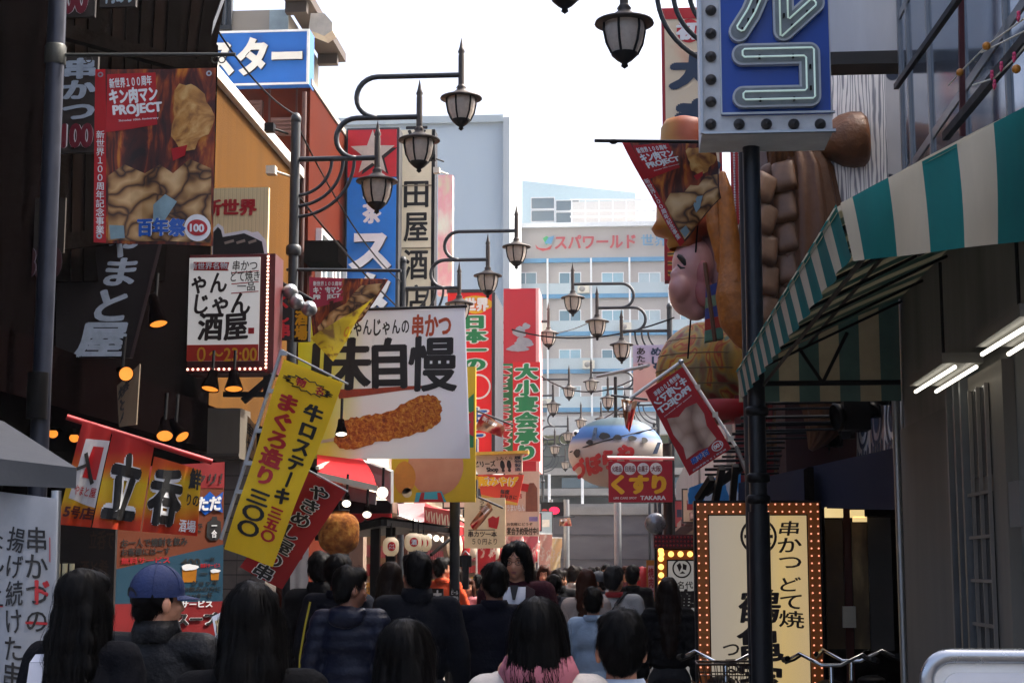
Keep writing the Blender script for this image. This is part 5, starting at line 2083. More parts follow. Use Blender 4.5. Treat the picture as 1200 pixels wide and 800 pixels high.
# crumpled far banners
for (q4, lab) in ((((566, 484, 23), (592, 500, 23), (588, 512, 23), (556, 502, 23)), 'crumpled dark centenary banner in front of the vertical signs'),
                  (((572, 587, 19.5), (578, 597, 19.5), (556, 622, 19.5), (550, 614, 19.5)), 'twisted pink red banner above the shop canopy'),
                  (((728, 468, 18.5), (747, 470, 18.5), (738, 506, 18.5), (733, 500, 18.5)), 'narrow twisted red and tan banner over the pufferfish lantern'),
                  (((656, 608, 40), (668, 606, 40), (670, 616, 40), (655, 616, 40)), 'tiny far pink banner near the red signal')):
    pt = pquad(*q4, wave=wavef(.05, 1.3, 2, 0, 1))
    T = Thing('banner', lab, 'banner', pt.p(.5, 0), 'centenary project banners')
    cloth(T, pt, 8, 6, ramp_mat('crumple_print', 'noise', [(.32, '#7c1218'), (.46, '#b51a22'), (.56, '#c9a27c'), (.7, '#4a2a1e')], 4, rough=.6, trans=.2))
    mb = MB()
    mb.tube([pt.TL + Vector((-.12, 0, .05)), pt.TR + Vector((.12, 0, .02))], .014)
    T.part('rod', mb, M['iron'])
    lettering(T, pt, [('新世界', (.1, .1, .7, .4), M['txtwhite'], dict(off=.04, d=.02))], grid=(8, 6))

# red and white shop awnings, middle left
T = Thing('red_awning', 'curved bright red shop awning with white end wall', 'awning', U(420, 590, 14.6))
q = pquad((372, 538, 16.4), (412, 537, 16.4), (442, 571, 14.4), (372, 556, 14.4), lambda u, v: .12 * math.sin(v * PI * .9) if v < 1 else 0)
mb = MB()
q.grid(mb, 8, 8)
T.part('cloth', mb, mat('awning_red', '#d20f1e', .6, var=.1, vscale=3, trans=.35))
mb = MB()
mb.beam(U(372, 556, 14.3), U(442, 572, 14.3), .05)
mb.beam(U(372, 548, 14.4), U(396, 537, 15.4), .03)
T.part('front_bar', mb, M['offwhite'])
q = pquad((413, 536, 15.6), (458, 552, 15.0), (458, 590, 15.0), (440, 572, 15.4))
mb = MB()
q.slab(mb, .03)
T.part('end_wall', mb, M['whitep'])
q = pquad((372, 561, 14.6), (441, 577, 14.6), (440, 591, 14.6), (372, 580, 14.6))
mb = MB()
q.slab(mb, .04)
T.part('valance', mb, mat('valance_grey', '#77767a', .7, var=.3, vscale=4))
T = Thing('shop_fascia', 'dark shop fascia with red board below the red awning', 'fascia', U(420, 620, 15.3))
q = prect(372, 586, 458, 601, 15.2)
mb = MB()
q.slab(mb, .1)
T.part('beam', mb, M['blackp'])
q = prect(376, 598, 458, 622, 15.6)
mb = MB()
q.slab(mb, .05)
T.part('board', mb, M['red'])
mb = MB()
mb.tube([q.p(.1 + .09 * i, .55 + (.22 if i % 2 else -.1), .012) for i in range(9)], .012, 5)
T.part('swag', mb, M['ink'])
T = Thing('flat_canopy', 'thin black metal canopy carried on posts above lanterns', 'canopy', U(470, 640, 14.2))
mb = MB()
mb.add([U(372, 632, 14.6), U(448, 612, 13.4), U(532, 622, 17.5), U(440, 628, 19)], [(0, 1, 2, 3)])
mb.add([p + Vector((0, 0, .05)) for p in (U(372, 632, 14.6), U(448, 612, 13.4), U(532, 622, 17.5), U(440, 628, 19))], [(3, 2, 1, 0)])
mb.beam(U(372, 630, 14.6), U(450, 612, 13.4), .05)
mb.beam(U(450, 612, 13.4), U(532, 622, 17.5), .05)
T.part('roof', mb, M['black'])
for px in (440, 458):
    mb = MB()
    p = U(px, 640, 14.3)
    mb.beam((p.x, 14.3, 0), (p.x, 14.3, U(px, 618, 14.3).z), .08)
    T.part('post', mb, M['black'])
mb = MB()
mb.beam(U(505, 650, 16), U(527, 632, 16.6), .025)
T.part('strut', mb, M['black'])
T = Thing('pink_awning', 'sunlit pale pink cloth awning beyond the flat canopy', 'awning', U(480, 610, 20))
q = pquad((466, 590, 21), (498, 589, 20), (497, 612, 18.8), (468, 606, 19.6))
mb = MB()
q.grid(mb, 6, 6)
T.part('cloth', mb, mat('awning_pink', '#d8a2a6', .7, var=.15, vscale=4, trans=.3))
mb = MB()
mb.beam(U(468, 606, 19.5), U(530, 626, 17.6), .05)
T.part('front_bar', mb, M['whitep'])
q = pquad((497, 593, 19.4), (532, 599, 18.4), (532, 626, 18.4), (497, 612, 19.4))
T = Thing('shop_board', 'dark red board with white zigzag lettering over the canopy', 'sign', q.base())
mb = MB()
q.slab(mb, .06)
T.part('panel', mb, mat('zig_red', '#9c1018', .5, var=.1))
for k in range(5):
    poly_part(T, q, 'letter', [(.06 + k * .18, .2), (.1 + k * .18, .2), (.13 + k * .18, .62), (.18 + k * .18, .25), (.21 + k * .18, .25), (.2 + k * .18, .85), (.17 + k * .18, .85), (.165 + k * .18, .5), (.13 + k * .18, .8), (.1 + k * .18, .8)], M['offwhite'], .005, False)
# grey square post at 533
mb = MB()
p = U(533, 600, 17)
mb.tube([(p.x, 17, 0), (p.x, 17, 2.9)], .055, 14)
single('awning_post', 'dark round post with small notice below the yellow sign', 'post', mb, M['iron'])
pt = prect(528, 690, 538, 712, 16.9)
T = Thing('notice', 'small black notice with white writing on the round post', 'notice', pt.base())
mb = MB()
pt.slab(mb, .02)
T.part('plate', mb, M['ink'])
lettering(T, pt, [('ビール', (.1, .05, .9, .3), M['txtwhite'], dict(off=.04)), ('ご案内', (.1, .36, .9, .6), M['txtwhite'], dict(off=.04)), ('190', (.1, .66, .9, .95), M['txtwhite'], dict(off=.04))])

# ---------------------------------------------------------------- paper lanterns and spotlights
def lantern(name, lab, px, py, rx, ry, Y, mm, grp=None, tube_=True):
    c = U(px, py, Y)
    T = Thing(name, lab, 'lantern', c, grp)
    k = Y / FPX
    a, b = rx * k, ry * k
    mb = MB()
    prof = []
    n = 28
    for i in range(n + 1):
        h = -1 + 2 * i / n
        r_ = (1 - abs(h) ** 3.2) ** .5 * .96 + .04
        r_ = max(.5, r_) if abs(h) > .96 else r_
        prof.append((a * r_ * (1 + .018 * (i % 2)), b * h))
    mb.lathe(prof, c, 26)
    T.part('paper', mb, mm)
    for sgn in (-1, 1):
        mb = MB()
        mb.lathe([(0, b * sgn), (a * .52, b * sgn), (a * .52, b * sgn + sgn * .012), (0, b * sgn + sgn * .012)], c, 20)
        T.part('cap', mb, M['black'])
    mb = MB()
    mb.tube([c + Vector((0, 0, b)), c + Vector((0, 0, b + .12))], .006, 6)
    T.part('cord', mb, M['black'])
    return T, c, a, b


T, c, a, b = lantern('cedar_ball', 'big brown cedar ball lantern hanging under red awning', 397, 624, 24, 25, 12.2, ramp_mat('cedar', 'noise', [(.3, '#6a380e'), (.5, '#a4611a'), (.7, '#c48a3c')], 22, rough=.9, bump=.6))
wl = mat('lantern_white', '#dccfb8', .6, var=.08, trans=.3, emit=.06, ecol='#ffe2b8')
for (px, py, rx, ry, Y, s, lab) in ((458, 640, 9.5, 11, 13.6, 'ハイボール', 'single round white lantern with red disc under the canopy'),
                                    (484, 635, 10, 11, 13.9, '酒', 'left one of the overlapping white lanterns'),
                                    (490, 635.5, 10, 10.5, 14.6, '酒', 'middle one of the overlapping white lanterns'),
                                    (496, 636, 10, 10, 15.3, '酒', 'right one of the overlapping white lanterns')):
    T, c, a, b = lantern('paper_lantern', lab, px, py, rx, ry, Y, wl, 'white paper lanterns under the canopy')
    mb = MB()
    N = 16
    vs = []
    for i in range(N + 1):
        for j in range(N + 1):
            u, v = (i / N * 2 - 1), (j / N * 2 - 1)
            k_ = math.sqrt(max(0, 1 - v * v))
            ang = -PI / 2 + u * k_ * .5 + .25
            r_ = a * 1.03
            vs.append(c + Vector((r_ * math.cos(ang), r_ * math.sin(ang), v * b * .5)))
    mb.add(vs, [(i * (N + 1) + j, (i + 1) * (N + 1) + j, (i + 1) * (N + 1) + j + 1, i * (N + 1) + j + 1) for i in range(N) for j in range(N)])
    T.part('red_disc', mb, M['redsign'])

    class LanternPatch(Patch):
        def __init__(s):
            s.px = None
            s.w = s.h = a
            s.n = Vector((0, -1, 0))

        def p(s, u, v, d=0, c=c, a=a, b=b):
            ang = -PI / 2 + (u * 2 - 1) * .5 + .25
            r2 = a * 1.035 + d
            return c + Vector((r2 * math.cos(ang), r2 * math.sin(ang), (1 - 2 * v) * b * .5))
    lettering(T, LanternPatch(), [(s[:2], (.2, .22, .8, .5) if len(s) > 2 else (.2, .2, .8, .8), M['txtwhite'], dict(off=.04))] + ([(s[2:], (.15, .52, .85, .8), M['txtwhite'], dict(off=.04))] if len(s) > 2 else []))


def spotlight(px, py, Y, aim, lit, lab, r=.05, L=.16, stem=None, grp=None):
    c = U(px, py, Y)
    T = Thing('spotlight', lab, 'spotlight', c, grp)
    ax = Vector(aim).normalized()
    mb = MB()
    mb.lathe([(0, -L), (r * .5, -L * .96), (r * .62, -L * .6), (r, -L * .1), (r * 1.04, 0), (r * .96, .002)], c, 18, axis=ax)
    T.part('housing', mb, M['darkwall'])
    mb = MB()
    mb.lathe([(0, -.008), (r * .94, -.008)], c, 18, axis=ax)
    T.part('lens', mb, lit)
    mb = MB()
    p0 = c - ax * L * .6
    mb.tube([p0, p0 + (Vector(stem) if stem else Vector((0, .02, .2)))], .012, 8)
    T.part('stem', mb, M['black'])
    return T


for (px, py, Y, aim, lit, lab, r, L) in (
        (148, 438, 9.6, (.5, -.85, -.25), 'lampwarm', 'black spotlight with orange lens below the leaning tavern sign', .046, .2),
        (186, 380, 10, (.3, -.25, -1), 'lampwarm', 'dim black spotlight pointing down right of the tavern sign', .06, .22),
        (193, 511, 10.3, (.2, -.6, -.7), 'lampwarm', 'left of two orange lit spotlights over the curtain', .055, .17),
        (214, 512, 10.4, (.6, -.4, -.7), 'lampwarm', 'right of two orange lit spotlights over the curtain', .05, .17),
        (246, 456, 12.2, (-.1, -.3, -1), 'lampwarm', 'left spotlight lighting up below the box sign', .07, .16),
        (274, 456, 12.2, (.1, -.3, -1), 'lampwarm', 'right spotlight lighting up below the box sign', .07, .16),
        (400, 509, 12.8, (.1, -.4, -1), 'lampwhite', 'single lit spotlight in front of the skewer picture', .05, .14),
        (406, 590, 14.3, (.1, -.8, -.5), 'lampwhite', 'lit white spotlight left below the red awning', .042, .16),
        (430, 603, 14.3, (.1, -.8, -.6), 'lampwhite', 'lit white spotlight centre below the red awning', .042, .16),
        (448, 577, 14.2, (.1, -.9, -.1), 'lampwhite', 'round floodlight at the end of the red awning', .055, .14)):
    spotlight(px, py, Y, aim, M[lit], lab, r, L, (0, .03, .22), 'spotlights of the left shops')
for (px, py, Y) in ((228, 482, 11), (66, 508, 10.8), (85, 512, 10.9)):
    pass
mb = MB()
mb.beam(U(285, 470, 12.4), U(320, 440, 12.4), .05)
mb.beam(U(262, 462, 12.4), U(312, 462, 12.4), .04)
mb.beam(U(312, 440, 12.4), U(312, 466, 12.4), .04)
single('sign_bracket', 'black triangular steel bracket under the maroon box sign', 'bracket', mb, M['black'])

# small fittings round the tavern and the next stall
for (px, py, Y, lab) in ((62, 508, 10.9, 'small warm bulb glowing inside the tavern, left one'), (87, 513, 11.0, 'small warm bulb glowing inside the tavern, right one')):
    cc = U(px, py, Y)
    T = Thing('pendant_bulb', lab, 'lamp', cc)
    mb = MB()
    mb.ell(cc, (.035, .035, .03), n=12, k=8)
    T.part('bulb', mb, M['lampwarm'])
    mb = MB()
    mb.lathe([(.02, .09), (.03, .07), (.07, .02), (.065, .018)], cc, 14)
    mb.tube([cc + Vector((0, 0, .08)), cc + Vector((0, 0, .5))], .006, 6)
    T.part('shade', mb, M['darkwall'])
pt = prect(243, 478, 281, 537, 12.75)
T = Thing('duct_box', 'pale beige metal duct box beside the yellow flag pole', 'duct', pt.base())
mb = MB()
pt.slab(mb, .35)
T.part('casing', mb, mat('duct_beige', '#5d564b', .6, var=.3, vscale=5, streak=True))
mb = MB()
pt.slab(mb, .02, 0, (.0, .9, 1, .96), .022)
T.part('flange', mb, mat('duct_dark', '#3a352e', .6, var=.2))
pt = pquad((283, 478, 13.0), (301, 500, 13.0), (300, 560, 13.0), (284, 552, 13.0), wavef(.02, 1, 1))
T = Thing('cloth_strip', 'narrow tan cloth strip with black writing beside the duct box', 'curtain', pt.base())
cloth(T, pt, 4, 6, mat('cloth_tan', '#8a6c4c', .8, var=.2, trans=.2))
lettering(T, pt, [('串かつ', (.3, .08, .8, .9), M['ink'], dict(vert=True, off=.02, jit=.08))], grid=(4, 6))
pt = prect(262, 540, 312, 690, 12.9)
pt2_ = Patch((pt.TL.x, 12.9, pt.TL.z), (pt.TR.x, 12.9, pt.TR.z), (pt.TR.x, 12.9, 0), (pt.TL.x, 12.9, 0))
T = Thing('tiled_pillar', 'grey tiled pillar between the menu board and the red flag', 'pillar', pt2_.base())
mb = MB()
pt2_.slab(mb, .4)
T.part('pillar', mb, mat('tile_grey', '#6a625c', .5, var=.3, vscale=4))
mb = MB()
for i in range(1, 22):
    pt2_.slab(mb, .006, 0, (0, i / 22, 1, i / 22 + .003), .004)
for i in range(1, 3):
    pt2_.slab(mb, .006, 0, (i / 3, 0, i / 3 + .008, 1), .0045)
T.part('joint', mb, mat('tile_joint', '#3d3936', .8))
pt = pquad((341, 585, 14.4), (362, 588, 14.4), (361, 700, 14.4), (340, 700, 14.4), wavef(.02, 1.5, 1.5))
T = Thing('shop_curtain', 'white hanging cloth with red marks behind the red flag', 'curtain', pt.p(.5, 0))
cloth(T, pt, 6, 12, mat('curtain_white', '#d8d4d0', .7, var=.1, trans=.3))
zone(T, pt, 'mark', blob(.65, .3, .2, .05, 16, 3, .15), M['txtred'], (6, 12), .004)
zone(T, pt, 'mark', blob(.5, .55, .25, .06, 16, 5, .2), M['txtred'], (6, 12), .004)
mb = MB()
mb.tube([pt.TL + Vector((-.05, 0, .02)), pt.TR + Vector((.05, 0, .02))], .012)
T.part('rod', mb, M['steel'])
# ================================================================== RIGHT SIDE OBJECTS
def remesh(mb, voxel, smooth=3, fac=.6):
    """grow one continuous surface out of overlapping shapes; returns an MB"""
    me = bpy.data.meshes.new('shape')
    me.from_pydata(mb.v, [], mb.f)
    o = bpy.data.objects.new('shape', me)
    COL.objects.link(o)
    md = o.modifiers.new('r', 'REMESH')
    md.mode = 'VOXEL'
    md.voxel_size = voxel
    if smooth:
        sm = o.modifiers.new('s', 'SMOOTH')
        sm.iterations = smooth
        sm.factor = fac
    dg = bpy.context.evaluated_depsgraph_get()
    m2 = bpy.data.meshes.new_from_object(o.evaluated_get(dg))
    out = MB()
    vs = np.empty(len(m2.vertices) * 3)
    m2.vertices.foreach_get('co', vs)
    out.v = [tuple(p) for p in vs.reshape(-1, 3)]
    out.f = [tuple(p.vertices) for p in m2.polygons]
    out.m = [0] * len(out.f)
    out.sm = [True] * len(out.f)
    bpy.data.objects.remove(o)
    bpy.data.meshes.remove(me)
    bpy.data.meshes.remove(m2)
    return out


def blobs(list_, Y, dz=0.0):
    """[(px, py, r_px or (rx,ry,rz) px, dY)] -> ellipsoids in an MB"""
    mb = MB()
    for q in list_:
        px, py, r = q[0], q[1], q[2]
        dy = q[3] if len(q) > 3 else 0
        k = Y / FPX
        if isinstance(r, (int, float)):
            r = (r, r, r)
        mb.ell(U(px, py, Y + dy), (r[0] * k, r[1] * k, r[2] * k), n=20, k=14)
    return mb


def taper(mb, list_, Y, n=14):
    k = Y / FPX
    mb.tube([U(q[0], q[1], Y + (q[3] if len(q) > 3 else 0)) for q in list_], [q[2] * k for q in list_], n)


# ---------------------------------------------------------------- blue neon sign
YN = 9.95
pt = prect(820, -90, 972, 156, YN)
T = Thing('neon_sign', 'big blue box sign with neon tube letters ルコ at top right', 'sign', pt.base())
mb = MB()
pt.slab(mb, .46)
T.part('box', mb, mat('neon_case', '#d4d6d6', .5, .1, var=.18))
pt2 = prect(844, -90, 970, 135, YN)
mb = MB()
pt2.slab(mb, .02, 0, (0, 0, 1, 1), .02)
T.part('blue_panel', mb, mat('neon_blue', '#0c48a6', .35, var=.12, vscale=2))
mb = MB()
pt.slab(mb, .03, 0, (-.01, 0, .012, 1), .03)
pt.slab(mb, .03, 0, (.0121, .992, 1.02, 1.004), .03)
pt.slab(mb, .03, 0, (.15, 0, .16, .914), .03)
pt.slab(mb, .03, 0, (.1601, .906, 1.02, .916), .03)
T.part('trim', mb, M['steel'])
mb = MB()
mb.lathe([(0, .0), (.034, .0), (.036, .012), (.026, .03), (.012, .035), (.012, .042), (0, .043)], (0, 0, 0), 16, axis=(0, -1, 0))
repeat_part(T, 'dead_bulb', [U(833, y, YN - .002) for y in (-14, 13, 40, 67, 94, 120, 146)] + [U(x, 146, YN - .002) for x in (866, 898, 930, 961)], mb, mat('bulb_grey', '#4e4b48', .35, .3, var=.3, vscale=60))
M['chan_rim'] = mat('channel_rim', '#b4b8ba', .4, .3, var=.1)
M['chan_floor'] = mat('channel_floor', '#7b8285', .5, .2, var=.2, vscale=15)
M['neon'] = mat('neon_tube', '#d8efe4', .3, var=0, emit=.07, ecol='#d6f2e4')


def stadium(pt, a, b, w):
    a, b = Vector(a), Vector(b)
    d = (b - a).normalized()
    n = Vector((-d.y, d.x))
    out = []
    for k in range(13):
        t = -PI / 2 + PI * k / 12
        out.append(b + d * math.cos(t) * w / 2 + n * math.sin(t) * w / 2)
    for k in range(13):
        t = PI / 2 + PI * k / 12
        out.append(a + d * math.cos(t) * w / 2 + n * math.sin(t) * w / 2)
    return [pt2.uv(q.x, q.y) for q in out]


rimw, flw = 24.5, 19.5
strokes = [[(895, -40), (889, -2), (879, 20), (865, 41)], [(917, -40), (917, 41), (953, 10)], [(868, 68), (946, 68), (946, 117), (868, 117)]]
for st_ in strokes:
    for nm, wd, dd, mm in (('channel', rimw, .075, M['chan_rim']), ('channel_floor', flw, .08, M['chan_floor'])):
        mb = MB()
        for i in range(len(st_) - 1):
            pt2.poly(mb, stadium(pt2, st_[i], st_[i + 1], wd), 0, dd + .0006 * i, .05 if nm == 'channel' else .0)
        T.part(nm, mb, mm)
    # neon: one closed loop inside the channel
    v2 = [Vector(q) for q in st_]
    side = []
    for sgn in (1, -1):
        pts = []
        for i, p in enumerate(v2):
            d0 = (v2[i] - v2[i - 1]).normalized() if i else (v2[1] - v2[0]).normalized()
            d1 = (v2[i + 1] - v2[i]).normalized() if i < len(v2) - 1 else d0
            n0, n1 = Vector((-d0.y, d0.x)), Vector((-d1.y, d1.x))
            nn = (n0 + n1)
            nn = nn / max(.25, nn.length_squared) * 2
            pts.append(p + nn * sgn * 4.6)
        side.append(pts)
    loop = side[0] + side[1][::-1]
    mb = MB()
    W = [pt2.p(*pt2.uv(q.x, q.y), .1) for q in loop + loop[:1]]
    # round the corners a little
    fine = []
    for i in range(len(W) - 1):
        a_, b_ = W[i], W[i + 1]
        L_ = (b_ - a_).length
        t0 = min(.25, .012 / max(L_, .001))
        fine += [a_.lerp(b_, t0), a_.lerp(b_, 1 - t0)]
    fine.append(fine[0])
    mb.tube(fine, .0062, 8, caps=False)
    T.part('neon_tube', mb, M['neon'])
    mb = MB()
    for i in range(len(v2) - 1):
        for t_ in (.25, .75):
            q = v2[i].lerp(v2[i + 1], t_)
            if q.y > -30:
                c = pt2.p(*pt2.uv(q.x, q.y + 4.6), .09)
                mb.box(c - Vector((.006, .012, .012)), c + Vector((.006, .012, .012)))
    if mb.v:
        T.part('tube_clip', mb, M['blackp'])

# ---------------------------------------------------------------- hanging banner on the right bracket
pt = pquad((729, 167, 10.75), (838, 166, 10.6), (846, 232, 10.6), (796, 289, 10.8), lambda u, v: .05 * math.sin(u * 5 + v * 4) * v + .02 * math.sin(v * 9))
T = Thing('banner', 'twisted flame printed banner hanging beside the blue neon sign', 'banner', pt.p(.5, 0), 'centenary project banners')
project_banner(T, pt, (12, 10), 0, False, True, False)
mb = MB()
mb.tube([U(697, 165, 10.7), U(885, 167, 10.5)], .012)
mb.ell(U(719, 166, 10.7), (.03, .015, .02), n=10, k=6)
single('bracket_arm', 'thin black arm on the right post holding the twisted banner', 'bracket', mb, M['black'])

pt = pquad((756, 458, 11.9), (800, 430, 11.9), (857, 525, 11.9), (808, 557, 11.9), wavef(.012, 1, 2, .5, .6))
T = Thing('framed_banner', 'tilted red banner seen from behind, stretched on white pipe frame', 'banner', pt.p(.5, 1), 'centenary project banners')
project_banner(T, pt, (8, 14), 1, True)
mb = MB()
pf = [U(738, 467, 11.93), U(798, 424, 11.93), U(863, 524, 11.93)]
mb.tube(pf[:2], .013)
mb.tube(pf[1:], .013)
T.part('frame', mb, M['whitep'])
mb = MB()
mb.ell(pf[1], .022, n=12, k=8)
T.part('joint', mb, M['steel'])
mb = MB()
mb.box((-.02, -.016, -.02), (.02, .016, .02))
repeat_part(T, 'clip', [pf[1].lerp(pf[2], t) for t in (.3, .62, .9)], mb, M['offwhite'])
mb = MB()
mb.tube([U(700, 441, 14), U(760, 428, 13)], .014)
single('banner_strut', 'white pipe strut left of the tilted red banner', 'bracket', mb, M['whitep'])
mb = MB()
mb.tube([U(863, 524, 11.93), U(878, 560, 10.6)], .016)
single('banner_strut', 'dark pipe strut tying the tilted red banner to the post', 'bracket', mb, M['black'])

# ---------------------------------------------------------------- tall cream sign with red border
pt = prect(777, 9, 846, 328, 15.2)
T = Thing('vertical_sign', 'tall cream sign with red border and brushed dark writing', 'sign', pt.base())
mb = MB()
pt.slab(mb, .2)
T.part('box', mb, mat('border_red', '#a5141f', .45, var=.1))
mb = MB()
pt.slab(mb, .02, 0, (.05, .012, .95, .75), .018)
T.part('cream_panel', mb, ramp_mat('blossom_print', 'noise', [(.4, '#d8cbb0'), (.58, '#d6c4a6'), (.68, '#d49a7a'), (.75, '#d8c8ac')], 1.6, rough=.6))
mb = MB()
pt.slab(mb, .02, 0, (.05, .77, .95, .985), .018)
T.part('ray_panel', mb, ramp_mat('ray_print', 'ring', [(0, '#b51a22'), (.45, '#c2301e'), (.6, '#d88a1e'), (.8, '#d8b04a'), (1, '#2a1c18')], 3.2, (1, 1, 1), .5, dist=6))
poly_part(T, pt, 'red_band', [(.05, .012), (.95, .012), (.95, .045), (.05, .045)], M['red'], .024, False)
disc_part(T, pt, 'disc', .47, .09, .12, M['redsign'], .022)
lettering(T, pt, [('初', (.24, .055, .7, .125), M['txtwhite'], dict(off=.06, d=.026, fit='ink')),
                  ('大', (.1, .17, .98, .31), M['navyletter'], dict(off=.08, d=.022, fit='ink', jit=.05)), ('き', (.2, .34, .98, .5), M['navyletter'], dict(off=.08, d=.022, fit='ink', jit=.05)), ('な', (.2, .53, .98, .7), M['navyletter'], dict(off=.08, d=.022, fit='ink'))])
for (rc, lab) in (((857, 168, 876, 262), 'narrow red light board with rows of white bulbs'),):
    pt = prect(*rc, 14.9)
    T = Thing('light_board', lab, 'sign', pt.base())
    mb = MB()
    pt.slab(mb, .06)
    T.part('board', mb, M['red'])
    mb = MB()
    mb.ell((0, 0, 0), .011, n=6, k=4)
    repeat_part(T, 'bulb', [pt.p(.2 + .3 * (i % 3), .02 + .033 * (i // 3), .008) for i in range(87)], mb, M['txtwhite'])

# ---------------------------------------------------------------- lucky god sculptures over the restaurant
YG = 13.0
M['stat_brown'] = mat('statue_brown', '#5e3a20', .5, var=.4, vscale=7, bump=.4, bscale=18, streak=True)
M['stat_mallet'] = mat('statue_mallet', '#6a4224', .45, var=.35, vscale=9, bump=.5, bscale=26)
M['stat_pink'] = mat('statue_pink', '#c4908a', .38, var=.12, vscale=5, bump=.0, coat=.3)
M['stat_earpink'] = mat('statue_ear', '#a05c5a', .5, var=.2)
M['stat_gold'] = mat('statue_gold', '#a8641f', .5, var=.45, vscale=9, bump=.5, bscale=25)
M['stat_plate'] = mat('statue_plate', '#6f513c', .45, var=.3, vscale=8)
T = Thing('lucky_god_statue', 'giant brown robed statue raising a wooden mallet', 'statue', U(950, 520, YG))
mb = MB()
ax = (U(1016, 163, YG) - U(905, 172, YG))
L = ax.length
k = YG / FPX
mb.lathe([(0, 0), (24 * k, .01), (26 * k, .05), (21 * k, .1), (20 * k, L * .45), (24 * k, L * .62), (31 * k, L * .72), (34 * k, L * .84), (33 * k, L * .95), (27 * k, L), (0, L + .01)], U(905, 172, YG), 26, axis=ax)
T.part('mallet', mb, M['stat_mallet'])
mb = MB()
for i in range(5):
    c = U(903 + i * 7, 171 - i * .5, YG)
    mb.lathe([(25 * k, -.02), (28 * k, -.012), (28.5 * k, 0), (28 * k, .012), (25 * k, .02)], c, 22, axis=ax)
T.part('rope', mb, mat('statue_rope', '#754a26', .6, var=.3, vscale=30))
mb = MB()
taper(mb, [(938, 178, 22), (944, 200, 30), (948, 250, 36), (950, 320, 40), (958, 400, 46), (972, 455, 40), (968, 490, 26), (957, 515, 12), (950, 527, 3)], YG, 40)
bm_ = MB()
for i, p in enumerate(mb.v[:9 * 40]):
    pass
vv = []
for i, p in enumerate(mb.v):
    j = i % 40
    row = (i // 40)
    p = Vector(p)
    c = U([938, 944, 948, 950, 958, 972, 968, 957, 950][min(row, 8)], [178, 200, 250, 320, 400, 455, 490, 515, 527][min(row, 8)], YG) if i < 360 else None
    if c is not None:
        p = c + (p - c) * (1 + .07 * math.sin(j * 2 * PI / 40 * 11) + .04 * math.sin(j * 1.7))
    vv.append(tuple(p))
mb.v = vv
T.part('robe', mb, M['stat_brown'])
rg = random.Random(2)
for cx in range(2):
    for ry in range(5):
        px, py = 893 + cx * 27 + ry * 1.5, 222 + ry * 36 - cx * 14
        c = U(px, py, YG - .2 + .06 * cx)
        Mx = Matrix.Translation(c) @ Matrix.Rotation(rg.uniform(-.12, .12) + (.25 if cx == 0 else -.12), 4, 'Y') @ Matrix.Rotation(-.28, 4, 'X') @ Matrix.Rotation(.35 if cx == 0 else -.3, 4, 'Z')
        mb = MB()
        mb.box((-14 * k, -.06, -19 * k), (14 * k, .06, 19 * k), 0)
        mb.box((-10 * k, -.085, -14 * k), (10 * k, .0, 14 * k), 0)
        pl_ = remesh(mb, .022, 3)
        pl_.v = [tuple(Mx @ Vector(p)) for p in pl_.v]
        T.part('armour_plate', pl_, M['stat_plate'])
mb = blobs([(905, 205, (18, 12, 16)), (885, 300, (22, 20, 80), .15), (905, 260, (28, 20, 60), .15)], YG)
T.part('shoulder', remesh(mb, .03), M['stat_brown'])

YP = 13.6
k = YP / FPX
T = Thing('lucky_god_statue', 'giant pink faced statue with red and orange flared hat', 'statue', U(815, 380, YP))
mb = blobs([(812, 312, (25, 24, 36)), (806, 342, (23, 22, 30)), (797, 338, (14, 16, 18), -.1), (815, 362, (16, 16, 14)), (793, 322, (8, 9, 8), -.12)], YP)
T.part('head', remesh(mb, .02), M['stat_pink'])
mb = blobs([(824, 322, (8, 6, 18), -.15), (825, 342, (11, 6, 18), -.15)], YP)
T.part('ear', remesh(mb, .014), M['stat_earpink'])
mb = MB()
for pts_, r0 in (([(794, 299), (797, 301), (801, 306), (803, 311)], 3.2), ([(794, 310), (798, 314), (803, 314)], 1.6)):
    mb.tube([U(a_, b_, YP - .345) for a_, b_ in pts_], [r0 * k * .6] + [r0 * k] * (len(pts_) - 2) + [r0 * k * .4], 8)
T.part('brow', mb, M['ink'])
mb = MB()
cz = U(803, 288, YP)
pr = [(19, 292), (22, 286), (20, 279), (36, 274), (40, 268), (34, 258), (32, 200), (28, 165), (27, 150), (22, 142), (10, 138), (0, 137)]
mb.lathe([(r_ * k, U(803, y_, YP).z - cz.z) for r_, y_ in pr], cz, 26)
T.part('hat', mb, ramp_mat('hat_print', 'wave', [(0, '#8a3410'), (.2, '#944a10'), (.45, '#a4691a'), (.8, '#ac7c2c'), (1, '#9c5a16')], 1.3, (.3, .3, 1.4), .5, dist=2))
mb = MB()
taper(mb, [(814, 285, 18), (828, 300, 20), (838, 340, 17), (846, 368, 14), (850, 385, 9)], YP + .15)
T.part('arm', remesh(mb, .02, 4), mat('statue_lilac', '#b08a92', .5, var=.25, vscale=6))
q = pquad((827, 336, YP - .2), (842, 330, YP - .2), (848, 396, YP - .2), (826, 400, YP - .2))
for i, hx in enumerate(('#2f3f86', '#6d8a6a', '#2f3f86', '#a8301e', '#4f7f68')):
    mb = MB()
    q.slab(mb, .12, 0, (0, i / 5 + .002, 1, (i + 1) / 5 - .002))
    T.part('sash', mb, mat('sash_%d' % i, hx, .6, var=.25, vscale=12))
mb = MB()
mb.tube([U(826, 308, YP - .45), U(838, 400, YP - .45)], .018, 8)
T.part('rod', mb, M['stat_brown'])

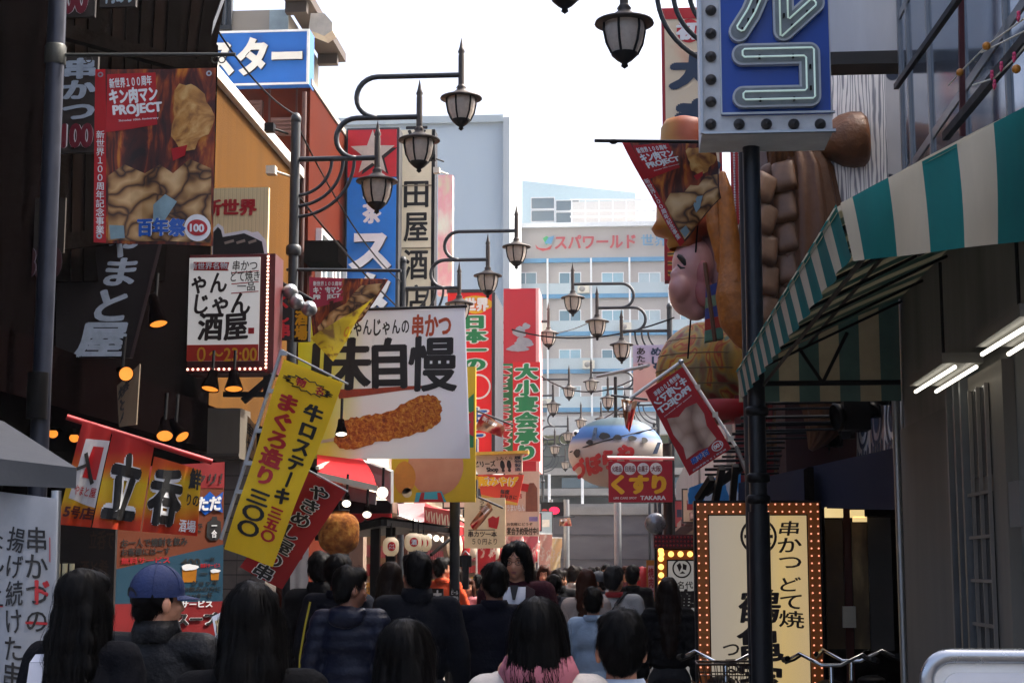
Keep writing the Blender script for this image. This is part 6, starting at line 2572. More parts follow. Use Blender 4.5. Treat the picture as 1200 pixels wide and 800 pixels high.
T = Thing('golden_sculpture', 'pair of golden brown fish shaped sculptures beside the pink statue', 'statue', U(860, 410, 13.2))
mb = MB()
taper(mb, [(846, 200, 4), (850, 225, 9), (854, 265, 11), (857, 310, 14), (860, 345, 22), (865, 378, 22), (871, 402, 10), (873, 410, 3)], 13.1, 22)
T.part('body', remesh(mb, .02, 2), M['stat_gold'])
mb = MB()
taper(mb, [(832, 222, 4), (836, 238, 10), (840, 265, 12), (846, 295, 10), (852, 325, 4)], 13.2, 18)
for i in range(7):
    mb.ell(U(828 + i * 2.6, 235 + i * 13, 13.2), (.035, .03, .06), n=8, k=6)
T.part('fin', remesh(mb, .016, 1), M['stat_gold'])

YO = 14.6
k = YO / FPX
T = Thing('painted_boat', 'rounded painted treasure boat with flame patterns under the statues', 'statue', U(830, 500, YO))
mb = blobs([(828, 438, (60, 50, 62)), (870, 430, (50, 45, 60))], YO + .3)
hull = remesh(mb, .03, 3)
T.part('hull', hull, ramp_mat('boat_print', 'noise', [(.3, '#7d2a18'), (.42, '#8a7a4a'), (.5, '#b58a2a'), (.56, '#a5361c'), (.62, '#c09a38'), (.72, '#6e7a62')], 2.0, (1, 1, .8), .5, dist=3.0, detail=1.5))
mb = MB()
mb.lathe([(30 * k, -.02), (52 * k, .02), (54 * k, .12), (50 * k, .16)], U(850, 492, YO + .3), 28)
T.part('base', mb, M['red'])
mb = MB()
for i in range(5):
    y_ = 400 + i * 18
    cc = U(828, 438, YO + .3)
    rr = []
    h_ = (438 - y_) * k
    rad = 60 * k * math.sqrt(max(0, 1 - (h_ / (62 * k)) ** 2)) * 1.01
    mb.tube([cc + Vector((rad * math.cos(a_), rad * .83 * math.sin(a_), h_)) for a_ in [PI + PI * j / 16 for j in range(17)]], .006, 5)
T.part('rope_net', mb, mat('net', '#6c5a3a', .7))

# red frontage of the restaurant behind the spotlight arms
T = Thing('red_frontage', 'red restaurant frontage with bare twisted branches', 'wall', U(930, 600, 14.6))
pt = prect(862, 462, 1002, 600, 14.6)
mb = MB()
pt.slab(mb, .1)
T.part('wall', mb, mat('front_red', '#7c0d12', .5, var=.2))
pt3 = prect(942, 470, 1002, 545, 14.45)
mb = MB()
pt3.slab(mb, .05)
T.part('pale_panel', mb, mat('front_pale', '#a08c88', .6, var=.15))
for px in (895, 912):
    mb = MB()
    mb.tube([U(px + 4 * math.sin(i * 1.3 + px), 465 + i * 14, 14.3) for i in range(9)], [.045, .05, .04, .045, .05, .04, .045, .04, .035], 9)
    T.part('branch', mb, mat('branch', '#6e4a2a', .8, var=.3, bump=.4))
mb = MB()
mb.box(U(926, 600, 14.45), U(933, 462, 14.3))
T.part('post', mb, M['black'])

# row of spotlight arms
for i, (hx, hy, lx, Y) in enumerate(((1036, 454, 880, 11.5), (1021, 470, 872, 11.9), (1006, 487, 868, 12.4), (992, 496, 862, 12.8), (978, 506, 858, 13.2), (966, 517, 850, 13.5), (955, 527, 846, 13.8), (944, 538, 836, 14.0), (934, 548, 826, 14.1))):
    c = U(hx, hy, Y)
    T = Thing('arm_light', 'black spotlight on long horizontal arm above the navy awning', 'spotlight', c, 'row of arm spotlights above the navy awning')
    mb = MB()
    p1 = U(lx, hy + 6, Y)
    mb.tube([c, Vector((p1.x, Y, c.z - .01))], .013, 8)
    mb.tube([c + Vector((0, 0, -.045)), Vector((p1.x, Y, c.z - .055))], .01, 8)
    T.part('arm', mb, M['black'])
    mb = MB()
    mb.box(c + Vector((-.05, -.05, -.12)), c + Vector((.06, .06, .05)))
    mb.lathe([(.0, 0), (.05, 0), (.06, .06), (.055, .062)], c + Vector((0, -.05, -.05)), 12, axis=(-.4, -.7, -.5))
    T.part('housing', mb, M['blackp'])
c = U(1003, 487, 11.2)
mb = MB()
mb.box(c + Vector((-.09, -.08, -.1)), c + Vector((.09, .08, .1)))
mb.lathe([(0, 0), (.085, .0), (.1, .05), (.09, .06)], c + Vector((-.09, 0, 0)), 14, axis=(-1, -.3, -.2))
single('loudspeaker', 'black boxy floodlight on the crest poster wall', 'floodlight', mb, M['blackp'])
T = Thing('light_truss', 'tangle of black struts with blue white sheet below the red banner', 'truss', U(850, 590, 13.2))
for (a_, b_) in (((826, 578), (880, 540)), ((838, 588), (846, 548)), ((850, 560), (884, 536)), ((858, 590), (862, 545)), ((818, 585), (834, 560)), ((880, 560), (884, 520))):
    mb = MB()
    mb.beam(U(a_[0], a_[1], 12.8), U(b_[0], b_[1], 12.6), .05)
    T.part('strut', mb, M['black'])
pt = pquad((806, 572, 13.6), (868, 548, 13.6), (868, 592, 13.6), (806, 590, 13.6))
mb = MB()
pt.slab(mb, .03)
T.part('sheet', mb, ramp_mat('blue_white', 'wave', [(0, '#1d78b8'), (.55, '#2a8cc8'), (.62, '#d4d8dc'), (1, '#d4d8dc')], 1.4, (1, 1, 1.4), .5, dist=5))

# ---------------------------------------------------------------- striped awning
M['teal'] = mat('awning_teal', '#05706e', .75, var=.3, vscale=2.5, streak=True, bump=.25, bscale=9, trans=.42)
M['acream'] = mat('awning_cream', '#c8bda6', .75, var=.22, vscale=2.5, streak=True, bump=.25, bscale=9, trans=.42)
NEAR, FAR = 5.7, 10.75
XF0, XF1 = .752, .69
zh, zt_ = 2.745, 2.94
T = Thing('striped_awning', 'green and white striped fabric awning over the dark shop', 'awning', (1.3, 8, 2.7))


def striped(mb, P, n, nv, first=0, edge=None):
    """n stripes across u, each bulging a little"""
    for i in range(n):
        u0, u1 = i / n, (i + 1) / n
        P.grid(mb, 3, nv, (i + first) % 2, 0, (u0, 0, u1, 1))


pe = Patch(U(985, 238, NEAR), U(1290, 80, NEAR), U(1290, 272, NEAR), U(1000, 306, NEAR), lambda u, v: min(1, u * 8) * (.02 * math.sin(u * 12 + v * 2) * (1 - v * .5) + .02 * math.sin(v * PI)))
mb = MB()
bounds = [0, .045, .18, .315, .45, .585, .72, .86, 1]
for i in range(8):
    pe.grid(mb, 4, 8, i % 2, 0, (bounds[i], 0, bounds[i + 1], 1))
T.part('end_panel', mb, [M['acream'], M['teal']])
roof = Patch((1.78, NEAR + .01, 3.43), (1.78, FAR, 3.43), (XF1, FAR, zt_ - .01), (XF0 - .02, NEAR + .01, zt_ - .03), lambda u, v: -.02 * math.sin(v * PI))
mb = MB()
striped(mb, roof, 24, 6)
T.part('roof_cloth', mb, [mat('underside_olive', '#d2caa8', .8, var=.15, vscale=5, trans=.5), mat('underside_dark', '#7f8a76', .8, var=.2, vscale=5, trans=.5)])  # same cloth from beneath, its shaded look put into the stripe colours
mb = MB()
rt = Patch(roof.TL + Vector((0, 0, .02)), roof.TR + Vector((0, 0, .02)), roof.BR + Vector((-.01, 0, .015)), roof.BL + Vector((-.01, 0, .015)), roof.wave)
for i in range(24):
    rt.grid(mb, 3, 6, i % 2, 0, (i / 24, 0, (i + 1) / 24, 1))
T.part('top_cloth', mb, [M['acream'], M['teal']])
val = Patch((XF1, FAR, zt_ + .005), (XF0 - .022, NEAR + .0, zt_ + .0), (XF0 + .026, NEAR + .0, zh), (XF1 + .03, FAR, zh + .02), lambda u, v: .012 * math.sin(u * 75) * v * (1 if u < .96 else (1 - u) / .04))
mb = MB()
for i in range(24):
    val.grid(mb, 4, 3, i % 2, 0, (i / 24, 0, (i + 1) / 24, 1))
T.part('valance', mb, [M['acream'], M['teal']])
far = Patch((XF1 + .01, FAR, zt_), (1.77, FAR, 3.45), (1.77, FAR, zh + .0), (XF1 + .01, FAR, zh), lambda u, v: .012 * math.sin(u * 30) * v)
mb = MB()
striped(mb, far, 8, 4)
T.part('far_panel', mb, [mat('underside_cream', '#a89e80', .8, var=.2, vscale=5, trans=.2), mat('underside_teal', '#4c6a62', .8, var=.2, vscale=5, trans=.15)])  # end cloth from inside, its dimness put into duller stripes
for i in range(7):
    y = NEAR + .2 + (FAR - NEAR - .4) * i / 6
    xf = XF0 + (XF1 - XF0) * i / 6
    mb = MB()
    mb.tube([(xf + .02, y, zt_ - .05), (1.76, y, 3.38)], .009, 8)
    T.part('rafter', mb, M['black'])
for t_, zz in ((.02, zt_ - .045), (.45, 3.13), (.1, zh + .06)):
    mb = MB()
    mb.tube([(XF0 + .02 + t_, NEAR + .05, zz), (XF1 + .03 + t_, FAR - .04, zz)], .01, 8)
    T.part('purlin', mb, M['black'])
mb = MB()
mb.tube([(XF1 + .03, FAR - .03, zh + .12), (1.76, FAR - .03, zh + .12)], .018, 8)
T.part('cross_bar', mb, M['black'])
mb = MB()
mb.tube([(1.25, FAR - .04, zh + .12), (1.1, FAR - .04, 3.1)], .012, 8)
mb.tube([(1.25, FAR - .04, zh + .12), (1.42, FAR - .04, 3.2)], .012, 8)
T.part('brace', mb, M['black'])

for i, (a_, b_, c_, d_, xx, lab) in enumerate((((1073, 457), (1119, 432), (1097, 457), (1144, 432), 1.5, 'twin tube fluorescent light hanging near the lattice door'),
                                            ((1151, 413), (1215, 378), (1182, 413), (1245, 378), 1.5, 'twin tube fluorescent light at the right edge'))):
    p0, p1 = UX(a_[0], a_[1], xx), UX(b_[0], b_[1], xx)
    q0, q1 = U(c_[0], c_[1], p0.y), U(d_[0], d_[1], p1.y)
    q0.z, q1.z = p0.z, p1.z
    p1.z = p0.z = (p0.z + p1.z) / 2
    q0.z = q1.z = p0.z
    T = Thing('fluorescent_light', lab, 'ceiling light', (p0 + q1) / 2)
    for (s_, e_) in ((p0, p1), (q0, q1)):
        mb = MB()
        mb.tube([s_, e_], .0095, 10)
        T.part('tube', mb, mat('fluo_tube', '#ffffff', .3, var=0, emit=.9, ecol='#fdf6e4'))
    mb = MB()
    m0, m1 = (p0 + q0) / 2, (p1 + q1) / 2
    mb.beam(m0 + Vector((0, -.05, .05)), m1 + Vector((0, .05, .05)), .19, .05)
    T.part('fixture', mb, mat('fixture', '#5d5b55', .5, var=.15))
    mb = MB()
    mm_ = (m0 + m1) / 2
    mb.tube([mm_ + Vector((0, 0, .07)), mm_ + Vector((0, 0, .6))], .008, 6)
    T.part('hanger', mb, M['black'])

# ---------------------------------------------------------------- marquee signs
def marquee(lab, px0, py0, px1, zbot, Y, fr, step, bulb_r, bulbm, panelm, cat='sign'):
    k = Y / FPX
    pb = 665 + (1.65 - zbot) / k
    pt = prect(px0, py0, px1, pb, Y)
    T = Thing('marquee_sign', lab, cat, pt.base())
    mb = MB()
    pt.slab(mb, .22)
    T.part('case', mb, M['black'])
    fu, fv = fr * k / pt.w, fr * k / pt.h
    e = 3 * k
    eu, ev = e / pt.w, e / pt.h
    mb = MB()
    for bx in ((eu, ev, fu, 1 - ev), (1 - fu, ev, 1 - eu, 1 - ev), (fu + .0005, ev, 1 - fu - .0005, fv), (fu + .0005, 1 - fv, 1 - fu - .0005, 1 - ev)):
        pt.slab(mb, .03, 0, bx, .028)
    T.part('bulb_frame', mb, mat('marquee_ochre', '#8e5410', .45, var=.25, vscale=14, emit=.01, ecol='#c06010'))
    mb = MB()
    gu, gv = 1.5 * k / pt.w, 1.5 * k / pt.h
    pt.slab(mb, .02, 0, (fu + gu, fv + gv, 1 - fu - gu, 1 - fv - gv), .012)
    T.part('panel', mb, panelm)
    return T, pt, k, fu, fv


T, pt, k, fu, fv = marquee('large bulb framed cream marquee reading 串かつ どて焼', 815, 586, 966, .3, 11.6, 16, 9, .01, None,
                           grad_mat('marquee_glow_tint', [(0, '#a89c8c'), (.4, '#b8a88c'), (.7, '#d8b878'), (1, '#cbb084')], -.4, .4, 0, .5))  # uneven glow of the lit panel painted as a grey-to-warm gradient
pm = M_ = T.o.children[-1].data.materials[0]
pm.node_tree.nodes['Principled BSDF'].inputs['Emission Strength'].default_value = .17
rn = [n for n in pm.node_tree.nodes if n.type == 'VALTORGB'][0]
pm.node_tree.links.new(rn.outputs[0], pm.node_tree.nodes['Principled BSDF'].inputs['Emission Color'])
pts = []
w_, h_ = pt.w, pt.h
s_ = 8.6 * k
nx, nz = int(w_ / s_), int(h_ / s_)
for j in range(nz + 1):
    for i in range(nx + 1):
        x_, y_ = i * w_ / nx, j * h_ / nz
        lo, hi = 6 * k, 20 * k
        on = False
        if i in (0, 1) or i in (nx - 1, nx) or j in (0, 1):
            u = (4.8 * k + (w_ - 9.6 * k) * i / nx) / w_
            v = (4.8 * k + (h_ - 9.6 * k) * j / nz) / h_
            pts.append((j, pt.p(u, v, .032)))
pts.sort(key=lambda q: q[0])
mb = MB()
mb.ell((0, 0, 0), .0062, n=8, k=6)
repeat_part(T, 'bulb', [q for _, q in pts], mb, mat('marquee_bulb', '#ffd8c0', .4, var=0, emit=.4, ecol='#ff9a70'))
pt.px = (815, 586, 966, 665 + 1.35 / k)
mk = dict(px=True, d=.016, vert=True, jit=.12, off=.014)
lettering(T, pt, [('串かつ', (914, 610, 941, 668), M['inkbrown'], mk), ('どて焼', (914, 676, 941, 736), M['inkbrown'], mk), ('名代', (880, 652, 902, 685), M['inkbrown'], mk), ('鶴亀家', (865, 690, 915, 820), M['inkbrown'], dict(mk, off=.02)),
                  ('つるかめ', (846, 752, 866, 830), M['inkbrown'], mk)])
disc_part(T, pt, 'crest', *pt.uv(891, 629), 21 * k, M['inkbrown'], .016, ring=.86)
for i in range(10):
    a_ = 2 * PI * i / 10
    mb = MB()
    q_ = [(891 + r_ * math.cos(a_ + da), 629 + r_ * math.sin(a_ + da)) for r_, da in ((6, -.12), (17, -.13), (17, .13), (6, .12))]
    pt.poly(mb, [pt.uv(*p) for p in q_], 0, .016)
    T.part('crest', mb, M['inkbrown'])

T, pt, k, fu, fv = marquee('smaller white marquee with round emblem and text 鶴亀家', 768, 641, 836, .3, 15.6, 14, 9, .02, None, mat('marquee_white', '#c8c4bc', .5, var=.08, emit=.05, ecol='#e8e4da'))
mb = MB()
mb.ell((0, 0, 0), .028, n=10, k=6)
pts = [pt.p(fu * .52, .02 + i * .052, .035) for i in range(19)] + [pt.p(.12 + i * .165, fv * .55, .035) for i in range(6)]
repeat_part(T, 'bulb', pts, mb, mat('marquee_bulb_yellow', '#ffe0a0', .4, var=0, emit=.6, ecol='#ffc860'))
pt.px = (768, 641, 836, 665 + 1.35 / k)
disc_part(T, pt, 'emblem', *pt.uv(800, 666), 11 * k, M['inkbrown'], .016, ring=.84)
for q_ in (((794, 662), (798, 659), (800, 664), (797, 670)), ((801, 660), (806, 662), (805, 668), (801, 667)), ((797, 672), (804, 672), (801, 669))):
    poly_part(T, pt, 'emblem', q_, M['inkbrown'], .016)
lettering(T, pt, [('名代', (794, 681, 813, 690), M['inkbrown'], dict(px=True, d=.016, off=.02, jit=.08)), ('鶴亀家', (796, 690, 823, 764), M['inkbrown'], dict(px=True, d=.016, off=.035, vert=True, jit=.06))])
pt = prect(766, 626, 822, 642, 15.5)
T = Thing('light_board', 'red bulb studded fascia above the smaller white marquee', 'sign', pt.base())
mb = MB()
pt.slab(mb, .2)
T.part('board', mb, mat('fascia_red', '#5e0a10', .5, var=.2))
mb = MB()
mb.ell((0, 0, 0), .011, n=6, k=4)
repeat_part(T, 'bulb', [pt.p(.05 + i * .075, .2 + .3 * j, .006) for i in range(13) for j in range(3)], mb, M['red'])
T = Thing('standing_sign', 'small standing sign with red rounded top and white strip', 'sign', U(762, 705, 19))
pt = prect(758, 656, 768, 745, 19)
mb = MB()
pt.slab(mb, .2)
T.part('case', mb, M['gold'])
mb = MB()
pt.slab(mb, .02, 0, (.18, .07, .86, .96), .018)
T.part('panel', mb, mat('pink_white', '#d0a8a8', .5, var=.1))
lettering(T, pt, [('焼肉ホルモン', (.22, .1, .82, .9), M['txtred'], dict(vert=True, off=.03, d=.024))])
mb = MB()
mb.lathe([(0, 0), (.1, .01), (.1, .9), (.06, 1.0), (0, 1.02)], Vector((U(753, 700, 19.2).x, 19.2, .65)), 16)
T.part('red_column', mb, M['red'])

# pharmacy sign
pt = prect(713, 540, 788, 588, 20)
T = Thing('pharmacy_sign', 'red pharmacy sign with yellow くすり and four white discs', 'sign', pt.base())
mb = MB()
pt.slab(mb, .1)
T.part('panel', mb, mat('pharm_red', '#a80c28', .4, var=.06))
for cx, s_ in ((722, '化粧品'), (737.5, '日用品'), (753, 'お菓子'), (768, '大阪')):
    u_, v_ = pt.uv(cx + 1, 549)
    disc_part(T, pt, 'disc', u_, v_, 7 * 20 / FPX, M['txtwhite'], .004)
    lettering(T, pt, [(s_, (cx - 4.6, 545.5, cx + 6.6, 552.5), M['txtmaroon'], dict(px=True, d=.008, off=.02))])
lettering(T, pt, [('くすり', (716, 556, 781, 579), M['txtyellow'], dict(px=True, off=.07, fit='ink')), ('LIFE CARE SPOT', (719, 582, 746, 584.5), M['txtwhite'], dict(px=True, off=.02)), ('TAKARA', (750, 580.5, 780, 585.5), M['txtwhite'], dict(px=True, off=.04))])
p = U(783, 600, 20.2)
T = Thing('sign_pole', 'dark brown pole carrying the red pharmacy sign', 'pole', (p.x, 20.2, 0))
mb = MB()
mb.tube([(p.x, 20.2, 0), (p.x, 20.2, U(783, 520, 20.2).z)], .06, 14)
T.part('pole', mb, mat('pole_brown', '#2e2624', .5, .2, var=.2))
mb = MB()
mb.tube([U(712, 536, 20.1), U(790, 537, 20.1)], .02, 8)
T.part('arm', mb, M['whitep'])
for (px, Y, r, lab) in ((724, 45, .1, 'pale grey far pole in front of the hoarding'), (664, 52, .09, 'greenish far pole near the red signal'), (646, 55, .06, 'thin far pole at the left of hoarding')):
    p = U(px, 640, Y)
    mb = MB()
    mb.tube([(p.x, Y, 0), (p.x, Y, U(px, 585, Y).z)], r, 10)
    single('utility_pole', lab, 'pole', mb, mat('pole_grey', '#85888a', .5, .3, var=.15))

# signal
pt = prect(634, 588, 664, 606, 52)
T = Thing('traffic_signal', 'black signal box with glowing red oval lamp', 'traffic signal', pt.base())
mb = MB()
pt.slab(mb, .3)
T.part('case', mb, M['blackp'])
mb = MB()
pt.disc(mb, .52, .55, .17, 0, .01, ry=.12)
T.part('red_lamp', mb, mat('signal_red', '#e01040', .4, var=0, emit=.5, ecol='#ff1040'))
mb = MB()
pt.disc(mb, .14, .6, .1, 0, .01, ry=.08)
T.part('side_lamp', mb, M['red'])

# pink poster sign
pt = prect(742, 404, 794, 470, 25)
T = Thing('poster_sign', 'pale pink and lilac sign board behind the painted boat', 'sign', pt.base())
mb = MB()
pt.slab(mb, .1)
T.part('panel', mb, grad_mat('pink_lilac', [(0, '#cf9a92'), (.6, '#d3a89e'), (.7, '#b3a6bb'), (1, '#aaa4c0')], 0, .9, 2, .5))
lettering(T, pt, [('あたり', (.08, .04, .28, .45), M['inkbrown'], dict(vert=True, off=.03)), ('めし', (.4, .04, .65, .35), M['navyletter'], dict(vert=True, off=.04))])
for i, (cx, cy) in enumerate(((.7, .3), (.55, .38), (.85, .36))):
    poly_part(T, pt, 'picture', blob(cx, cy, .1, .05, 14, i, .2), (M['orange'], M['navyletter'], M['stat_gold'])[i], .005, False)

# pufferfish lantern
YFu = 27.5
c = U(722, 530, YFu)
k = YFu / FPX
T = Thing('pufferfish_lantern', 'huge pufferfish lantern with blue back and red writing づぼらや', 'lantern', c)
mb = MB()
N1, N2 = 44, 28
RX, RY, RZ = 56 * k, 34 * k, 41 * k
for i in range(N2 + 1):
    th = PI * i / N2
    for j in range(N1):
        a_ = 2 * PI * j / N1
        s_ = math.sin(th)
        p = Vector((RX * math.copysign(abs(math.sin(th)) ** .9, s_) * math.cos(a_), RY * s_ * math.sin(a_), RZ * math.cos(th)))
        mb.v.append(tuple(c + p))
for i in range(N2):
    th = PI * (i + .5) / N2
    zz = math.cos(th)
    for j in range(N1):
        mb.f.append((i * N1 + j, (i + 1) * N1 + j, (i + 1) * N1 + (j + 1) % N1, i * N1 + (j + 1) % N1))
        mb.m.append(0)
        mb.sm.append(True)
T.part('body', mb, grad_mat('fugu_print', [(0, '#a69c92'), (.6, '#aaa29a'), (.7, '#2e62a0'), (.84, '#265890'), (.88, '#28434e'), (1, '#243e48')], -RZ, RZ, 2, .6, 0, .0))


def on_fish(px, py, d=.03):
    x = (px - 722) * k
    z = (530 - py) * k
    q = max(0.02, 1 - (x / RX) ** 2 - (z / RZ) ** 2)
    return c + Vector((x, -RY * math.sqrt(q) - d, z))


for i, (px, py, rx, ry) in enumerate(((692, 520, 4, 3), (709, 513, 6.5, 4), (724, 515, 5, 3.3), (741, 516, 5, 3.2), (755, 518, 3.6, 3.6), (677, 532, 4, 5))):
    mb = MB()
    rg = random.Random(i)
    poly = blob(px, py, rx, ry, 18, i, .08)
    mb.add([on_fish(*q) for q in poly], [tuple(range(17, -1, -1))])
    T.part('spot', mb, M['ink'])


class FishPatch(Patch):
    def __init__(s):
        s.px = (668, 489, 776, 571)
        s.w, s.h = 108 * k, 82 * k
        s.n = Vector((0, -1, 0))

    def p(s, u, v, d=0):
        return on_fish(668 + 108 * u, 489 + 82 * v, d + .03)


fp = FishPatch()
for ch, x0, y0, x1, y1, r_ in (('づ', 671, 538, 687, 561, -.2), ('ぼ', 687, 534, 707, 557, -.2), ('ら', 706, 529, 723, 551, -.2), ('や', 723, 523, 744, 546, -.2)):
    lettering(T, fp, [(ch, (x0, y0, x1, y1), M['txtred'], dict(px=True, off=.07, fit='ink', rot=r_))], grid=(24, 20))
for (px, py) in ((676, 508),):
    mb = MB()
    p = on_fish(px, py, .0)
    mb.ell(p, (.07, .05, .06), n=12, k=8)
    T.part('eye', mb, M['txtwhite'])
    mb = MB()
    mb.ell(p + Vector((-.01, -.04, 0)), (.035, .02, .035), n=10, k=6)
    T.part('pupil', mb, M['ink'])
for pts_ in (((697, 503), (694, 518)), ((770, 520), (764, 534))):
    mb = MB()
    a_, b_ = [on_fish(*q, .1) for q in pts_]
    mb.prism([a_, a_ + Vector((.06, 0, .0)), b_ + Vector((.08, -.1, 0)), b_], (0, .03, 0))
    T.part('fin', mb, M['navyletter'])
mb = MB()
mb.tube([c + Vector((0, 0, RZ)), c + Vector((0, 0, RZ + .7))], .03, 8)
T.part('hanger', mb, M['black'])
mb = MB()
mb.tube([on_fish(668.5, 530, .02), on_fish(690, 524, .02), on_fish(720, 516, .02), on_fish(750, 508, .02), on_fish(770, 502, .02)], .012, 6)
T.part('seam', mb, M['ink'])

# ---------------------------------------------------------------- bicycles
M['chrome'] = mat('chrome', '#c4c8cc', .15, 1.0, var=.1)
M['tyre'] = mat('tyre', '#0c0c0c', .8, var=.2)
M['bikeframe'] = mat('bike_frame', '#16181c', .4, .4, var=.2)


def make_bike(x, y, rz, lab, basket=True):
    T = Thing('bicycle', lab, 'bicycle', (0, 0, 0), 'bicycles parked by the marquee')
    for yy in (-.55, .52):
        mb = MB()
        mb.tube([(0, yy + .33 * math.cos(a), .34 + .33 * math.sin(a)) for a in [2 * PI * i / 28 for i in range(29)]], .018, 8, caps=False)
        wo_ = T.part('wheel', mb, M['tyre'])
        mb = MB()
        for i in range(14):
            a = 2 * PI * i / 14
            mb.tube([(0, yy, .34), (0, yy + .31 * math.cos(a), .34 + .31 * math.sin(a))], .002, 4)
        mb.tube([(-.05, yy, .34), (.05, yy, .34)], .02, 8)
        mb.tube([(0, yy + .31 * math.cos(a), .34 + .31 * math.sin(a)) for a in [2 * PI * i / 28 for i in range(29)]], .008, 6, caps=False)
        T.part('spokes', mb, M['chrome'], wo_)
        mb = MB()
        mb.tube([(0, yy + .36 * math.cos(a), .34 + .36 * math.sin(a)) for a in [PI * (.1 + .9 * i / 14) for i in range(15)]], .016, 6)
        T.part('mudguard', mb, M['chrome'], wo_)
    mb = MB()
    mb.tube([(0, -.55, .34), (0, -.42, .72), (0, -.38, .9)], .018)
    mb.tube([(0, -.41, .74), (0, -.1, .4), (0, .15, .34)], .02)
    mb.tube([(0, .15, .34), (0, .22, .82)], .017)
    mb.tube([(0, .15, .34), (0, .52, .34)], .012)
    mb.tube([(0, .21, .7), (0, .52, .34)], .011)
    T.part('frame', mb, M['bikeframe'])
    mb = MB()
    mb.tube([(0, -.38, .88), (0, -.36, 1.02)], .014)
    mb.tube([(-.29, -.12, 1.05), (-.26, -.2, 1.06), (-.2, -.33, 1.1), (-.06, -.37, 1.03), (.06, -.37, 1.03), (.2, -.33, 1.1), (.26, -.2, 1.06), (.29, -.12, 1.05)], .012)
    T.part('handlebar', mb, M['chrome'])
    for sx in (-1, 1):
        mb = MB()
        mb.tube([(sx * .3, -.1, 1.047), (sx * .275, -.2, 1.06)], .02)
        T.part('grip', mb, M['blackp'])
        mb = MB()
        mb.tube([(sx * .29, -.16, 1.03), (sx * .23, -.3, 1.06), (sx * .19, -.36, 1.09)], .008, 6)
        T.part('brake_lever', mb, M['blackp'])
    mb = MB()
    mb.ell((0, .25, .86), (.1, .14, .04), n=14, k=8)
    T.part('saddle', mb, M['blackp'])
    mb = MB()
    mb.lathe([(0, 0), (.03, .0), (.045, .06), (.03, .07)], (.0, -.42, .8), 12, axis=(0, -1, 0))
    T.part('headlight', mb, M['chrome'])
    if basket:
        mb = MB()
        for zz in (.76, .83, .9, .97, 1.04):
            e_ = .14 + (zz - .76) * .22
            f_ = .12 + (zz - .76) * .2
            mb.tube([(-e_, -.62 - f_, zz), (e_, -.62 - f_, zz), (e_, -.62 + f_, zz), (-e_, -.62 + f_, zz), (-e_, -.62 - f_, zz)], .008 if zz > 1 else .004, 5)
        for i in range(11):
            t_ = -1 + 2 * i / 10
            for sg in (-1, 1):
                mb.tube([(.14 * t_, -.62 + sg * .12, .76), (.2 * t_, -.62 + sg * .176, 1.04)], .003, 4)
                mb.tube([(sg * .14, -.62 + .12 * t_, .76), (sg * .2, -.62 + .176 * t_, 1.04)], .003, 4)
        T.part('basket', mb, mat('basket_brown', '#3a2a20', .5, .2, var=.2))
    T.o.location = (x, y, 0)
    T.o.rotation_euler = (0, 0, rz)
    return T


make_bike(U(847, 780, 11.3).x, 11.3, .0, 'bicycle with brown wire basket in front of the large marquee')
make_bike(U(975, 780, 10.9).x, 11.0, -.1, 'bicycle with bare chrome handlebar right of the dark sign post', False)
make_bike(U(1010, 780, 11.2).x + .05, 11.5, -.35, 'bicycle behind, turned with one chrome grip raised', False)

# ---------------------------------------------------------------- white framed board, bottom right
YW = 4.6
pa, pb_ = U(1085, 768, YW), U(1300, 768, YW)
z1 = pa.z
T = Thing('display_board', 'white display board with rounded silver frame at bottom right', 'sign', ((pa.x + pb_.x) / 2, YW, .3))


def rrect(x0, z0, x1, z1, r, n=8):
    out = []
    for cx, cz, a0 in ((x1 - r, z1 - r, 0), (x0 + r, z1 - r, 90), (x0 + r, z0 + r, 180), (x1 - r, z0 + r, 270)):
        for i in range(n + 1):
            a = R(a0 + 90 * i / n)
            out.append((cx + r * math.cos(a), cz + r * math.sin(a)))
    return out


out = rrect(pa.x, .25, pb_.x, z1, .07)
mb = MB()
mb.prism([Vector((x, YW, z)) for x, z in out][::-1], (0, .09, 0))
T.part('panel_case', mb, M['whitep'])
mb = MB()
mb.tube([Vector((x, YW - .0, z)) for x, z in out] + [Vector((out[0][0], YW, out[0][1]))], .021, 10, caps=False)
T.part('frame', mb, mat('alu', '#b4b8bc', .25, .9, var=.08))
mb = MB()
inn = rrect(pa.x + .045, .3, pb_.x - .045, z1 - .045, .04)
mb.prism([Vector((x, YW - .012, z)) for x, z in inn][::-1], (0, .01, 0))
T.part('panel', mb, mat('board_white', '#d4d6da', .35, var=.05))
pt = Patch((pa.x, YW - .014, z1), (pb_.x, YW - .014, z1), (pb_.x, YW - .014, .25), (pa.x, YW - .014, .25))
lettering(T, pt, [('本日のおすすめ', (.3, .085, .95, .2), M['ink'], dict(off=.04, jit=.05))])

